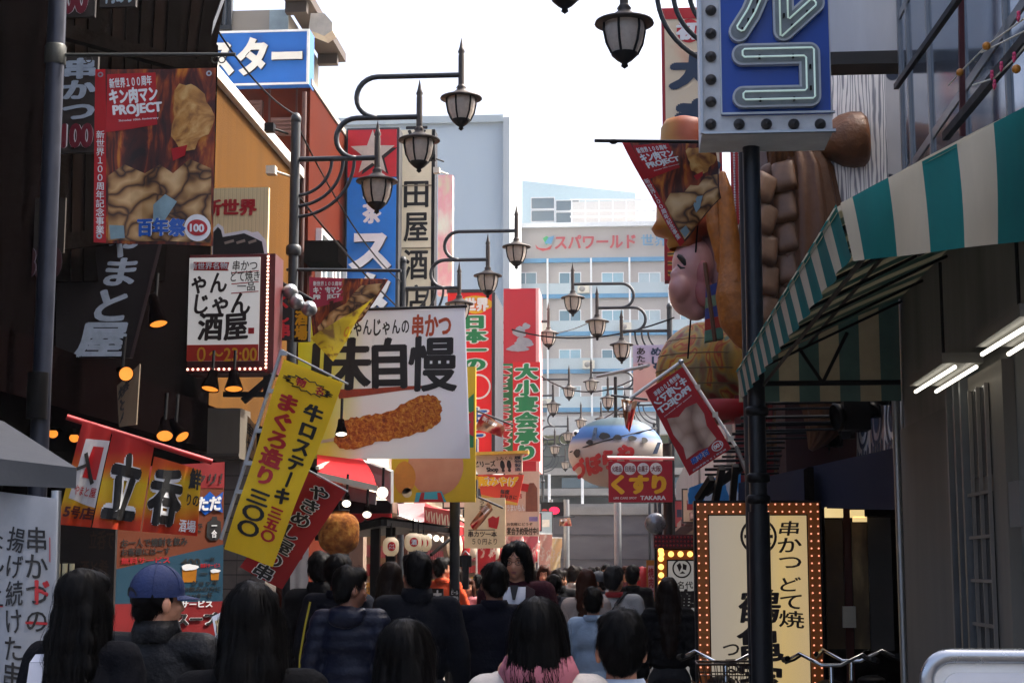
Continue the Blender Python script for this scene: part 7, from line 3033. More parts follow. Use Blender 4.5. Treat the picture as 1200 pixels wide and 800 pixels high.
# ---------------------------------------------------------------- blossom garlands, cables
T = Thing('blossom_garland', 'string of pink plum blossoms and straw balls along the glass front', 'garland', UX(1160, 60, 1.6))
mb = MB()
for pts_ in (((1112, 100), (1125, 85), (1156, 54), (1200, 22)), ((1150, 62), (1210, 32)), ((1140, 100), (1165, 92), (1188, 70), (1212, 40))):
    mb.tube([UX(a_, b_, 1.62) for a_, b_ in pts_], .004, 5)
T.part('string', mb, M['offwhite'])
for (a_, b_) in ((1156, 54), (1125, 85), (1191, 81)):
    mb = MB()
    mb.ell(UX(a_, b_, 1.6), .019, n=12, k=8)
    T.part('straw_ball', mb, M['gold'])
for (a_, b_) in ((1192, 19), (1187, 67), (1161, 88), (1164, 99), (1172, 78)):
    mb = MB()
    c = UX(a_, b_, 1.6)
    for i in range(5):
        t_ = 2 * PI * i / 5
        mb.ell(c + Vector((.005, .014 * math.cos(t_), .014 * math.sin(t_))), (.006, .011, .011), n=8, k=5)
    T.part('blossom', mb, mat('blossom', '#c0305c', .6, var=.15))


def cable(a, b, sag, lab, r=.008):
    mb = MB()
    a, b = U(*a), U(*b)
    pts = []
    for i in range(17):
        t = i / 16
        p = a.lerp(b, t)
        p.z -= sag * 4 * t * (1 - t)
        pts.append(p)
    mb.tube(pts, r, 5)
    single('overhead_cable', lab, 'cable', mb, M['blackp'])


cable((245, 20, 12), (345, 134, 14.9), .1, 'cable from the slat screen to the nearest left lamp', .009)
cable((345, 140, 15.1), (470, 330, 22.2), .2, 'cable from nearest left lamp across the blue star sign', .01)
cable((350, 230, 15.2), (560, 420, 30), .3, 'cable dropping behind the white banner to the third lamp', .012)
cable((540, 370, 28), (700, 372, 45), .4, 'thin cable in front of the beige hotel, lower', .015)
cable((600, 386, 30), (790, 372, 26.5), .25, 'thin cable between third left and second right lamps', .015)
cable((620, 430, 31), (770, 425, 28), .5, 'slack cable above the pufferfish lantern', .013)
cable((690, 500, 30), (790, 432, 25), .05, 'straight cable rising to the pink sign board', .012)
cable((823, 190, 13), (806, 420, 14), .0, 'straight cord across the pink statue', .008)
for (px, py, Y, lab) in ((318, 150, 14.8, 'small security floodlight on the nearest left lamp post'), (320, 200, 14.8, 'small white floodlight lower on the nearest left lamp post'), (508, 185, 22.4, 'tiny black lamp on top edge of cream vertical sign'), (513, 200, 22.4, 'tiny black lamp beside the cream vertical sign')):
    c = U(px, py, Y)
    mb = MB()
    mb.box(c + Vector((-.06, -.05, -.04)), c + Vector((.03, .05, .04)))
    mb.tube([c, c + Vector((.13, .15, -.02))], .012, 6)
    single('small_floodlight', lab, 'floodlight', mb, M['blackp'] if py != 200 else M['offwhite'])
# ================================================================== PEOPLE
from mathutils.bvhtree import BVHTree

SKIN = {'a': mat('skin', '#bd8669', .5, var=.08, vscale=20), 'b': mat('skin_darker', '#8e5f49', .5, var=.08, vscale=20)}  # the second skin is a darker tone


def hair_mat(name, col, r=.5):
    m = mat(name, col, r, var=.5, vscale=70, spec=.1)
    return m


HAIR = {'black': hair_mat('hair_black', '#050404'), 'dark': hair_mat('hair_dark_brown', '#1a100b'), 'brown': hair_mat('hair_brown', '#3c1c0e'), 'grey': hair_mat('hair_grey', '#2c2b2b')}


def vnormals(mb):
    v = np.array(mb.v)
    n = np.zeros_like(v)
    for f in mb.f:
        a = v[f[0]]
        fn = np.cross(v[f[1]] - a, v[f[2]] - a)
        for i in f:
            n[i] += fn
    L = np.linalg.norm(n, axis=1, keepdims=True)
    L[L == 0] = 1
    return n / L


def displace(mb, fn):
    n = vnormals(mb)
    mb.v = [tuple(Vector(p) + Vector(q) * fn(Vector(p))) for p, q in zip(mb.v, n)]


def xform(mb, Mx):
    mb.v = [tuple(Mx @ Vector(p)) for p in mb.v]
    return mb


def cap(mb, a, b, ra, rb, n=14):
    a, b = Vector(a), Vector(b)
    mb.tube([a, b], [ra, rb], n)
    mb.ell(a, ra, n=n, k=8)
    mb.ell(b, rb, n=n, k=8)


def hand(mb, w, d, pn, side, curl=.5):
    """w wrist, d direction of the hand, pn palm normal, side: unit vector towards the thumb"""
    w, d, pn, side = Vector(w), Vector(d).normalized(), Vector(pn).normalized(), Vector(side).normalized()
    Mr = Matrix((side, d, pn)).transposed()
    mb.ell(w + d * .045, (.04, .05, .017), M=Mr, n=14, k=8)
    cap(mb, w - d * .02, w + d * .02, .028, .026, 10)
    for i, (off, ln) in enumerate(((.029, .068), (.01, .077), (-.01, .072), (-.028, .056))):
        a = w + d * .085 + side * off
        ang = curl * .7
        d1 = (d * math.cos(ang) + pn * math.sin(ang)).normalized()
        b = a + d1 * ln * .45
        ang2 = curl * 1.6
        d2 = (d * math.cos(ang2) + pn * math.sin(ang2)).normalized()
        c = b + d2 * ln * .32
        d3 = (d * math.cos(curl * 2.2) + pn * math.sin(curl * 2.2)).normalized()
        e = c + d3 * ln * .25
        mb.tube([a - d * .02, a, b, c, e], [.0095, .0095, .009, .0082, .0065], 8)
        mb.ell(e, .0066, n=8, k=5)
    a = w + d * .025 + side * .034
    t1 = (d * .6 + side * .7 + pn * .3).normalized()
    b = a + t1 * .035
    t2 = (d * .9 + side * .3 + pn * .5 * curl).normalized()
    mb.tube([a - t1 * .015, a, b, b + t2 * .03], [.012, .012, .0105, .008], 8)
    mb.ell(b + t2 * .03, .008, n=8, k=5)


HC = Vector((0, 0, 1.585))


def person(lab, px, top, Y, yaw=0, hyaw=0, hpitch=0, hair='short', hc='black', topc='#101012', kind='jacket', legc='#14161c', legs='trousers', armL=None, armR=None,
           build=1.0, sleeve=1.0, nstr=500, hi=False, skin='a', collar='low', collarc=None, quilt=False, glasses=False, cap_=None, extras=(), hem=.82, face=False, seed=0, group=None, rough=.8):
    rg = random.Random(seed * 7 + int(px))
    tp = U(px, top, Y)
    H = tp.z
    s = H / 1.715
    base = Vector((tp.x, Y, 0))
    T = Thing('person', lab, 'person', base, group)
    A = Matrix.Translation(base) @ Matrix.Rotation(R(yaw), 4, 'Z') @ Matrix.Scale(s, 4)
    neck = Vector((0, -.01, 1.47))
    Hm = Matrix.Translation(neck) @ Matrix.Rotation(R(hyaw), 4, 'Z') @ Matrix.Rotation(R(hpitch), 4, 'X') @ Matrix.Translation(-neck) @ Matrix.Translation(HC)
    b = build

    def hp(x, y, z):
        return Hm @ Vector((x, y, z))
    Hr = Hm.to_3x3()
    eL, wL = armL or ((-.235 * b, -.03, 1.12), (-.245 * b, .05, .9))
    eR, wR = armR or ((.235 * b, -.03, 1.12), (.245 * b, .05, .9))
    sh = {-1: Vector((-.175 * b, 0, 1.385)), 1: Vector((.175 * b, 0, 1.385))}
    arms = {-1: (Vector(eL), Vector(wL)), 1: (Vector(eR), Vector(wR))}
    # ---- body: one continuous surface
    mb = MB()
    mb.ell(hp(0, -.012, .02), (.073, .091, .093), M=Hr, n=18, k=12)
    mb.ell(hp(0, .02, -.042), (.057, .068, .074), M=Hr, n=16, k=10)
    mb.ell(hp(0, .05, -.092), (.032, .03, .024), M=Hr, n=12, k=8)
    mb.ell(hp(0, .082, -.034), (.0115, .02, .026), M=Hr, n=10, k=8)
    mb.ell(hp(0, .093, -.045), (.016, .014, .012), M=Hr, n=10, k=8)
    mb.ell(hp(0, .068, .012), (.05, .018, .013), M=Hr, n=12, k=8)
    mb.ell(hp(0, .078, -.072), (.024, .012, .011), M=Hr, n=10, k=8)
    for q in (-1, 1):
        mb.ell(hp(q * .036, .058, -.04), (.022, .018, .02), M=Hr, n=10, k=8)
        mb.ell(hp(q * .08, -.012, -.03), (.013, .021, .033), M=Hr, n=10, k=8)
    cap(mb, (0, -.012, 1.42), tuple(hp(0, -.02, -.07)), .058, .052)
    mb.ell((0, 0, 1.27), (.165 * b, .1, .17), n=18, k=12)
    mb.ell((0, 0, 1.06), (.14 * b, .095, .17), n=18, k=12)
    mb.ell((0, 0, .92), (.155 * b, .1, .12), n=18, k=12)
    cap(mb, sh[-1], sh[1], .052, .052)
    for q in (-1, 1):
        e, w = arms[q]
        cap(mb, sh[q], e, .048, .04)
        cap(mb, e, w, .04, .027)
        d = (w - e).normalized()
        side = Vector((-q, .3, 0)) if abs(d.z) > .6 else Vector((0, 0, 1))
        side = (side - d * side.dot(d)).normalized()
        pn = d.cross(side) * (1 if q > 0 else -1)
        hand(mb, w, d, pn, side, .55)
        cap(mb, (q * .085, 0, .88), (q * .095, .01, .48), .078, .055)
        cap(mb, (q * .095, .01, .48), (q * .1, -.015, .09), .052, .036)
        mb.ell((q * .1, .04, .04), (.04, .12, .04), n=12, k=8)
    body = remesh(mb, .0075 if hi else .0125, 2, .5)
    T.part('body', xform(body, A), SKIN[skin])
    # ---- legs
    lm = mat('trousers_' + legc[1:], legc, .85, var=.2, vscale=8, bump=.2, bscale=60)
    if legs:
        mb = MB()
        mb.ell((0, 0, .92), (.17 * b, .115, .12), n=16, k=10)
        for q in (-1, 1):
            cap(mb, (q * .085, 0, .88), (q * .095, .01, .48), .093, .07)
            cap(mb, (q * .095, .01, .48), (q * .1, -.015, .13), .066, .055)
        lg = remesh(mb, .016, 2)
        displace(lg, lambda p: .006 * noise.noise(p * 12))
        T.part('trousers', xform(lg, A), lm)
        for q in (-1, 1):
            mb = MB()
            mb.ell((q * .1, .045, .05), (.05, .135, .05), n=14, k=8)
            mb.v = [(x, y, max(.004, z)) for x, y, z in mb.v]
            T.part('shoe', xform(mb, A), M['blackp'])
    # ---- upper garment
    gm = mat('garment_' + topc[1:] + kind, topc, rough, var=.16, vscale=7, bump=.25, bscale=70, spec=.08 if rough > .6 else .22)
    mb = MB()
    t = .02 if kind != 'tee' else .012
    mb.ell((0, 0, 1.27), (.165 * b + t, .1 + t, .175), n=20, k=12)
    mb.ell((0, 0, 1.06), (.15 * b + t, .1 + t, .18), n=20, k=12)
    mb.ell((0, -.005, hem + .1), (.165 * b + t, .115 + t, .12), n=20, k=12)
    mb.ell((0, -.015, 1.42), (.1 * b, .065, .05), n=16, k=10)
    cap(mb, sh[-1], sh[1], .052 + t, .052 + t)
    for q in (-1, 1):
        e, w = arms[q]
        cap(mb, sh[q], sh[q].lerp(e, min(1, sleeve * 2)), .052 + t, .042 + t)
        if sleeve > .5:
            cap(mb, e, e.lerp(w, (sleeve - .5) * 1.84), .042 + t, .032 + t)
    g_ = remesh(mb, .011 if hi else .015, 3)
    o_ = Vector((rg.uniform(0, 50), rg.uniform(0, 50), 0))
    if quilt:
        displace(g_, lambda p: .012 * abs(math.sin(p.z * PI / .075)) ** .6 + .005 * noise.noise(p * 14 + o_) - .006)
    else:
        displace(g_, lambda p: .009 * noise.noise(Vector((p.x * 5, p.y * 5, p.z * 12)) + o_) + .0025 * noise.noise(Vector((p.x * 20, p.y * 20, p.z * 30)) + o_))
    nm = {'tee': 't_shirt', 'coat': 'coat', 'sweater': 'sweater'}.get(kind, 'jacket')
    T.part(nm, xform(g_, A), gm)
    cm = gm if not collarc else mat('collar_' + collarc[1:], collarc, .8, var=.15, bump=.2)
    if collar in ('high', 'scarf', 'low'):
        mb = MB()
        z0, z1 = {'low': (1.425, 1.475), 'high': (1.42, 1.5), 'scarf': (1.41, 1.515)}[collar]
        rr = {'low': .075, 'high': .08, 'scarf': .108}[collar]
        for i in range(5):
            pass
        n_ = 24
        rings = []
        for k_, (dr, zz) in enumerate(((.012, z0), (.016, (z0 + z1) / 2), (.004, z1), (-.012, z1 - .008), (-.014, z0))):
            if collar == 'scarf':
                dr += .012 if k_ == 1 else 0
            rings.append([(((rr + dr) * (1 + .03 * math.sin(5 * a))) * math.cos(a), -.01 + (rr + dr) * .95 * math.sin(a), zz - .03 * max(0, math.sin(a))) for a in [2 * PI * j / n_ for j in range(n_)]])
        vs = [p for r_ in rings for p in r_]
        mb.add(vs, [(i * n_ + j, i * n_ + (j + 1) % n_, (i + 1) * n_ + (j + 1) % n_, (i + 1) * n_ + j) for i in range(4) for j in range(n_)], 0, True)
        T.part('scarf' if collar == 'scarf' else 'collar', xform(mb, A), cm)
    if collar == 'hood':
        mb = MB()
        mb.ell((0, -.1, 1.405), (.115, .042, .06), n=18, k=12)
        mb.ell((-.075, -.05, 1.44), (.04, .075, .032), n=14, k=10)
        mb.ell((.075, -.05, 1.44), (.04, .075, .032), n=14, k=10)
        mb.ell((0, -.07, 1.45), (.09, .035, .03), n=14, k=10)
        hd = remesh(mb, .012, 3)
        displace(hd, lambda p: .008 * noise.noise(p * 16))
        T.part('hood', xform(hd, A), gm)
    # ---- hair
    if hair:
        mb = MB()
        L = {'short': 0, 'buzz': 0, 'bob': .115, 'mid': .1, 'long': .33, 'vlong': .42, 'wavy': .24}[hair]

        def he(x, y, z, r):
            mb.ell(hp(x, y, z), r, M=Hr, n=18, k=12)
        k = .93 if hair == 'buzz' else 1.0
        he(0, -.03, .03 if not cap_ else -.01, (.083 * k, .093 * k, (.098 if not cap_ else .05) * k))
        if cap_:
            pass
        elif hair != 'mid':
            he(0, .022, .068, (.071 * k, .066 * k, .05 * k))
        else:
            for q in (-1, 1):
                he(q * .042, .03, .062, (.04, .062, .048))
                he(q * .066, .05, .02, (.02, .026, .05))
        he(0, -.06, -.035, (.066 * k, .048 * k, .06 * k))
        if hair in ('short', 'buzz'):
            for q in (-1, 1):
                he(q * .066, -.03, .0, (.016, .045, .04))
        if L:
            for q in (-1, 1):
                he(q * .072, -.01, -.03, (.024, .06, .075))
                he(q * .077, -.012, -.03 - L * .5, (.024, .05, L * .5 + .04))
                if hair in ('bob', 'mid', 'wavy'):
                    he(q * .066, .045, .0, (.018, .024, .06))
            n_ = max(2, int(L / .07))
            for i in range(n_ + 1):
                z = -.05 - L * i / n_
                wd = .088 + .012 * math.sin(i) - .02 * (i / n_) ** 2
                he(0, -.068 - .012 * min(1, i / 2), z, (wd, .05, .075))
        hm = remesh(mb, .0085 if hi else .0115, 3)
        wav = .014 if hair == 'wavy' else .007
        zc_ = HC.z
        displace(hm, lambda p: wav * noise.noise(Vector((p.x * 40, p.y * 40, p.z * (10 if L else 25)))) + (.016 * min(1.2, max(.25, (zc_ + .06 - p.z) * 4)) if L else .011) * noise.noise(Vector((p.x * 17 + seed, p.y * 17, p.z * (4 if L else 13)))))
        bv = BVHTree.FromPolygons([Vector(p) for p in hm.v], hm.f)
        fc = [f for f in hm.f]
        cen = np.array([np.mean([hm.v[i] for i in f], axis=0) for f in fc])
        crown = hp(0, -.045, .125)
        st = MB()
        step = .016 if not L else .03
        nst = 4 if not L else 9
        nstr = int(nstr * (1.9 if not L else 1.35))
        wd = .0011 if hi else .0022
        for _ in range(nstr):
            c = Vector(cen[rg.randrange(len(fc))])
            if cap_ and c.z > HC.z - .02:
                continue
            loc, nn, _i, _d = bv.find_nearest(c)
            p = loc
            pts = []
            lift = rg.uniform(.0008, .006)
            fly = rg.random() < .07
            if fly:
                lift += rg.uniform(.003, .012)
            spread = rg.uniform(.002, .016) if not L else rg.uniform(0, .008) + (.012 if fly else 0)
            for i in range(nst):
                fl = (p - crown)
                if fl.length < .03:
                    fl += Vector((rg.uniform(-1, 1), rg.uniform(-1, 1), 0)) * .03
                fl = fl.normalized() + Vector((0, 0, -1.1 if L else -.45)) + Vector((rg.uniform(-.42, .42), rg.uniform(-.42, .42), rg.uniform(-.3, .3)))
                loc, nn, _i, _d = bv.find_nearest(p)
                fl = fl - nn * fl.dot(nn)
                if fl.length < 1e-4:
                    break
                fl.normalize()
                pts.append((loc + nn * (lift + spread * (i / nst) ** 1.5), fl.cross(nn).normalized()))
                p = loc + fl * step * rg.uniform(.8, 1.15)
                if L and i == nst - 1:
                    pts.append((p + Vector((0, 0, -.004)), pts[-1][1]))
            if len(pts) < 3:
                continue
            vs = []
            for i, (q, sd) in enumerate(pts):
                w2 = wd * (1 - (.45 if L else .8) * (i / (len(pts) - 1)) ** 3)
                vs += [q - sd * w2, q + sd * w2]
            st.add(vs, [(2 * i, 2 * i + 1, 2 * i + 3, 2 * i + 2) for i in range(len(pts) - 1)], 0, True)
        o = len(hm.v)
        hm.v += st.v
        hm.f += [tuple(i + o for i in f) for f in st.f]
        hm.m += st.m
        hm.sm += st.sm
        T.part('hair', xform(hm, A), HAIR[hc])
    # ---- face details
    if face:
        for q in (-1, 1):
            mb = MB()
            mb.ell(hp(q * .03, .073, -.012), (.0115, .006, .0036), M=Hr, n=12, k=8)
            eo = T.part('eye', xform(mb, A), mat('eye_white', '#b8aea4', .3, var=0))
            mb = MB()
            mb.ell(hp(q * .03, .0785, -.012), (.005, .003, .004), M=Hr, n=10, k=6)
            T.part('iris', xform(mb, A), M['ink'], eo)
            mb = MB()
            mb.tube([hp(q * .013, .083, .012), hp(q * .03, .083, .018), hp(q * .047, .07, .012)], [.002, .0032, .0015], 6)
            T.part('eyebrow', xform(mb, A), HAIR[hc])
        mb = MB()
        mb.ell(hp(0, .087, -.07), (.02, .007, .0045), M=Hr, n=12, k=6)
        mb.ell(hp(0, .0865, -.079), (.017, .007, .0048), M=Hr, n=12, k=6)
        T.part('lips', xform(mb, A), mat('lips', '#8a4a44', .45, var=.1))
    if glasses:
        mb = MB()
        for q in (-1, 1):
            mb.tube([hp(q * .032 + .022 * math.cos(a), .095 - .006 * abs(math.cos(a)), -.012 + .015 * math.sin(a)) for a in [2 * PI * i / 16 for i in range(17)]], .0016, 5, caps=False)
            mb.tube([hp(q * .054, .09, -.008), hp(q * .076, .05, -.006), hp(q * .08, -.01, -.012)], .0016, 5)
        mb.tube([hp(-.01, .097, -.008), hp(.01, .097, -.008)], .0016, 5)
        T.part('glasses', xform(mb, A), M['blackp'])
    # ---- cap
    if cap_:
        mb = MB()
        n_, k_ = 28, 9
        vs = []
        for i in range(k_ + 1):
            th = (PI / 2) * i / k_
            for j in range(n_):
                a = 2 * PI * j / n_
                vs.append(hp(.09 * math.sin(th) * math.cos(a), -.012 + .108 * math.sin(th) * math.sin(a), .025 + .1 * math.cos(th) + .004 * (abs(math.sin(3 * a)) < .12) * math.sin(th)))
        mb.add(vs, [(i * n_ + j, (i + 1) * n_ + j, (i + 1) * n_ + (j + 1) % n_, i * n_ + (j + 1) % n_) for i in range(k_) for j in range(n_)], 0, True)
        lo = [hp(.09 * math.cos(a), -.012 + .108 * math.sin(a), -.0) for a in [2 * PI * j / n_ for j in range(n_)]]
        mb.add(vs[-n_:] + lo, [(j, n_ + j, n_ + (j + 1) % n_, (j + 1) % n_) for j in range(n_)], 0, True)
        cmx = mat('cap_' + cap_[1:], cap_, .75, var=.2, vscale=14, bump=.2, bscale=120)
        co = T.part('cap', xform(mb, A), cmx)
        mb = MB()
        up, dn = [], []
        for j in range(13):
            a = PI * (.12 + .76 * j / 12)
            for lst, dz in ((up, .004), (dn, 0)):
                lst.append((hp(.088 * math.cos(a), -.012 + .106 * math.sin(a), .004 + dz), hp(.098 * math.cos(a), -.012 + .106 * math.sin(a) + .075 * math.sin((j / 12) * PI), -.012 + dz)))
        for lst in (up, dn):
            vs = [q for pr_ in lst for q in pr_]
            mb.add(vs, [(2 * i, 2 * i + 1, 2 * i + 3, 2 * i + 2) for i in range(12)], 0, True)
        T.part('brim', xform(mb, A), cmx, co)
        mb = MB()
        for j in range(3):
            a = PI * j / 3 + .5
            mb.tube([hp(.091 * math.sin(th) * math.cos(a), -.012 + .109 * math.sin(th) * math.sin(a), .026 + .1 * math.cos(th)) for th in [-PI / 2 + PI * q / 16 for q in range(17)]], .0016, 5)
        T.part('seam', xform(mb, A), cmx, co)
        mb = MB()
        mb.ell(hp(0, -.012, .127), (.009, .009, .005), n=10, k=6)
        T.part('button', xform(mb, A), cmx, co)
        mb = MB()
        arc_ = [hp(.037 * math.cos(t_), -.012 - .113 * math.sqrt(max(0, 1 - (.037 * math.cos(t_) / .09) ** 2)), .006 + .034 * math.sin(t_)) for t_ in [PI * q / 10 for q in range(11)]]
        mb.add(arc_, [tuple(range(11))])
        T.part('opening', xform(mb, A), M['ink'], co)
    for ex in extras:
        ex(T, A, hp)
    return T, A


def strap(a, col, wd=.03, name='bag_strap'):
    """a belt or bag strap along local points"""
    def f(T, A, hp):
        mb = MB()
        for i in range(len(a) - 1):
            mb.beam(A @ Vector(a[i]), A @ Vector(a[i + 1]), wd, .008)
        T.part(name, mb, mat('strap_' + col[1:], col, .7, var=.1))
    return f


def stripe(z0, z1, col, b=1.0):
    def f(T, A, hp):
        mb = MB()
        n_ = 36
        vs = []
        for i, z in enumerate((z0, (z0 + z1) / 2, z1)):
            for j in range(n_):
                a = 2 * PI * j / n_
                k = .176 if z > 1.15 else .17
                vs.append(A @ Vector(((k * b + .033) * math.cos(a), .137 * math.sin(a), z)))
        mb.add(vs, [(i * n_ + j, i * n_ + (j + 1) % n_, (i + 1) * n_ + (j + 1) % n_, (i + 1) * n_ + j) for i in range(2) for j in range(n_)], 0, True)
        T.part('stripe', mb, mat('stripe_' + col[1:], col, .8, var=.15))
    return f


# near row, seen from behind
person('woman with long straight black hair in dark coat with white shoulder strap', 101, 664, 5.5, -6, -12, 0, 'long', 'black', '#0d0e13', 'coat', build=.9, nstr=2600, hi=True, collar='low', seed=1,
       extras=(strap([(-.13, .12, 1.3), (-.12, .03, 1.47), (-.125, -.1, 1.38), (-.13, -.15, 1.1), (-.15, -.15, .95)], '#b9bcc6', .05),))


def photo_in_hand(T, A, hp):
    pass


T, A = person('man in blue baseball cap and black leather jacket, holding up a leaflet', 187, 659, 5.9, -8, -38, 0, 'buzz', 'black', '#07080b', 'jacket', build=1.06, nstr=900, hi=True, collar='high', cap_='#08204e',
              armR=((.3, .07, 1.2), (.19, .26, 1.34)), rough=.5, seed=2)
w = A @ Vector((.15, .31, 1.46))
Mx = Matrix.Translation(w) @ Matrix.Rotation(R(-10), 4, 'Z') @ Matrix.Rotation(R(-25), 4, 'Y') @ Matrix.Rotation(R(-25), 4, 'X')
mb = MB()
mb.box((-.05, -.002, -.035), (.06, .002, .075), 0, Mx)
lf = Thing('leaflet', 'small printed leaflet held in the capped man\'s right hand', 'leaflet', w)
lf.part('sheet', mb, M['txtwhite'])
mb = MB()
mb.box((-.04, -.0035, -.025), (.05, -.0021, .05), 0, Mx)
lf.part('picture', mb, ramp_mat('leaflet_print', 'noise', [(.35, '#7a8a5a'), (.5, '#c9a86a'), (.62, '#d8cbb0'), (.7, '#8a3a2a')], 40))

person('person with long black hair filling the foreground, left of centre', 297, 679, 4.5, 4, 0, 0, 'long', 'black', '#0a0a0c', 'coat', build=.93, nstr=3000, hi=True, collar='low', seed=3)
person('person with tousled black short hair low in the foreground, centre left', 476, 723, 4.75, 0, -14, 0, 'bob', 'black', '#0b0b0d', 'jacket', build=.95, nstr=3000, hi=True, seed=4)
person('woman with black bob, dusty pink scarf and cream coat, hand near her face', 631, 697, 5.0, 2, -12, 4, 'bob', 'black', '#c8bfb4', 'coat', build=1.0, nstr=3000, hi=True, collar='scarf', collarc='#a8606c',
       armL=((-.27, .05, 1.2), (-.13, .13, 1.42)), seed=5)
person('person with short black hair and pale blue shirt, lowest right in the foreground', 727, 712, 5.1, 0, 10, 4, 'short', 'black', '#a8b4c6', 'tee', build=1.0, nstr=3000, hi=True, collar='low', armL=((-.24, .08, 1.16), (-.08, .16, 1.36)), seed=6)
# second row
person('man with cropped black hair in plain black coat, left of the crowd', 376, 645, 11.6, 6, 0, 0, 'short', 'black', '#0c0c0f', 'coat', nstr=700, collar='high', seed=7)
person('man behind the hooded boy in navy jacket with yellow piping', 398, 648, 10.8, 0, -10, 0, 'short', 'black', '#0b0e18', 'jacket', nstr=700, seed=8,
       extras=(strap([(-.17, -.105, 1.4), (-.2, -.11, 1.25), (-.235, -.09, 1.05), (-.24, -.08, .9)], '#b0a21e', .012, 'piping'),))
person('boy with glasses in shiny navy hooded puffer jacket, head turned right', 411, 662, 9.3, -5, -52, 0, 'short', 'black', '#0b1226', 'jacket', build=.98, nstr=800, quilt=True, collar='hood', glasses=True, face=True, skin='b', rough=.4, seed=9)
person('woman with dark brown hair in black coat behind the tall dark coat', 457, 657, 11.8, 10, 20, 0, 'long', 'dark', '#101014', 'coat', build=.9, nstr=700, seed=10)
person('tall man in long dark coat with upturned collar, centre left', 489, 645, 9.6, 8, 22, 0, 'short', 'black', '#0e1017', 'coat', build=1.08, nstr=800, collar='high', skin='b', hem=.6, seed=11)
person('stocky man in navy t-shirt with close cropped hair and bare forearm', 579, 657, 10.0, 12, 12, 0, 'buzz', 'black', '#0a0c18', 'tee', build=1.16, nstr=800, collar='low', sleeve=.42, armL=((-.32, -.02, 1.13), (-.4, .14, .98)), skin='b', seed=12)


def henley(T, A, hp):
    mb = MB()
    n_ = 10
    vs = []
    for i in range(9):
        z = 1.0 + .42 * i / 8
        for j in range(n_ + 1):
            x = -.075 + .15 * j / n_
            y = .142 - .25 * x * x - (.05 * max(0, (z - 1.32) / .1) ** 2)
            vs.append(A @ Vector((x, y, z)))
    mb.add(vs, [(i * (n_ + 1) + j, i * (n_ + 1) + j + 1, (i + 1) * (n_ + 1) + j + 1, (i + 1) * (n_ + 1) + j) for i in range(8) for j in range(n_)], 0, True)
    T.part('shirt', mb, mat('henley_white', '#c4c8d0', .8, var=.1, bump=.2))
    mb = MB()
    mb.box((0, 0, 0), (0, 0, 0))
    mb = MB()
    mb.add([A @ Vector(q) for q in ((-.028, .128, 1.43), (.028, .128, 1.43), (.008, .148, 1.34), (-.008, .148, 1.34))], [(0, 3, 2, 1)])
    T.part('placket', mb, M['ink'])
    mb = MB()
    for q in (-1, 1):
        mb.prism([A @ Vector(p) for p in ((q * .075, .13, 1.43), (q * .13, .11, 1.4), (q * .11, .15, 1.25), (q * .07, .15, 1.2))], (A.to_3x3() @ Vector((0, .012, 0))))
    T.part('lapel', mb, mat('jacket_maroon_b', '#2e0f17', .6, var=.2))


person('tall man facing the camera with shoulder length black hair, glasses and maroon jacket', 606, 632, 11.0, 176, -6, -2, 'mid', 'black', '#30101a', 'jacket', build=1.02, nstr=800, glasses=True, face=True, collar=None, seed=13, extras=(henley,))
person('woman with straight reddish brown hair in pale beige coat', 687, 665, 14.2, 5, 0, 0, 'long', 'brown', '#a2958c', 'coat', build=.88, nstr=900, collar='low', seed=14)
person('child with short black hair in light blue vest and grey sleeves', 695, 687, 12.4, -4, 4, 0, 'short', 'black', '#8fa3b8', 'jacket', build=.92, nstr=700, collar='low', seed=15)
person('man with grey hair in white and black striped sweater with strap', 720, 662, 14.5, -4, -25, 0, 'short', 'grey', '#a8a6a2', 'sweater', build=1.1, nstr=700, collar='low', collarc='#8e1c20', seed=16,
       extras=(stripe(1.12, 1.27, '#131316', 1.1), strap([(.12, .1, 1.4), (.1, -.02, 1.475), (.02, -.145, 1.36), (-.1, -.15, 1.2)], '#131316', .035)))
person('woman with long dark hair in black quilted coat by the marquee', 783, 675, 12.4, -3, 4, 0, 'vlong', 'dark', '#0e0e10', 'coat', build=.9, nstr=1100, quilt=True, collar='high', hem=.72, seed=17)
# farther crowd
person('man in black jacket and glasses looking right, mid crowd', 655, 666, 20, 10, -70, 0, 'short', 'dark', '#0e0f12', 'jacket', nstr=450, glasses=True, face=True, collar='high', seed=18)
person('woman with wavy brown hair facing the camera by the lit shops', 637, 661, 20.5, 170, 10, 0, 'wavy', 'brown', '#b0a79c', 'coat', build=.88, nstr=450, face=True, seed=19)
person('person in cream white jacket walking away, mid crowd', 672, 662, 22, 0, -20, 0, 'short', 'dark', '#c2bcb0', 'jacket', build=.95, nstr=400, seed=20)
person('person in grey cap looking left between the beige coat and striped sweater', 701, 668, 18, 40, 40, 0, 'short', 'dark', '#4c4f58', 'jacket', build=.9, nstr=400, cap_='#3a3e46', seed=21)
person('person in long black coat with dark hair right of the striped sweater', 741, 661, 18.5, 0, -10, 0, 'short', 'black', '#0c0c0e', 'coat', build=.95, nstr=450, hem=.6, seed=22)


def back_letter(T, A, hp):
    P = Patch(A @ Vector((-.07, -.136, 1.36)), A @ Vector((.07, -.136, 1.36)), A @ Vector((.07, -.136, 1.16)), A @ Vector((-.07, -.136, 1.16)))
    mb = MB()
    P.slab(mb, .012, 0, (0, 0, 1, 1), .0)
    T.part('back_print', mb, M['ink'])
    lettering(T, P, [('本', (.1, .08, .9, .92), M['txtwhite'], dict(off=.05, d=.004, fit='ink'))])


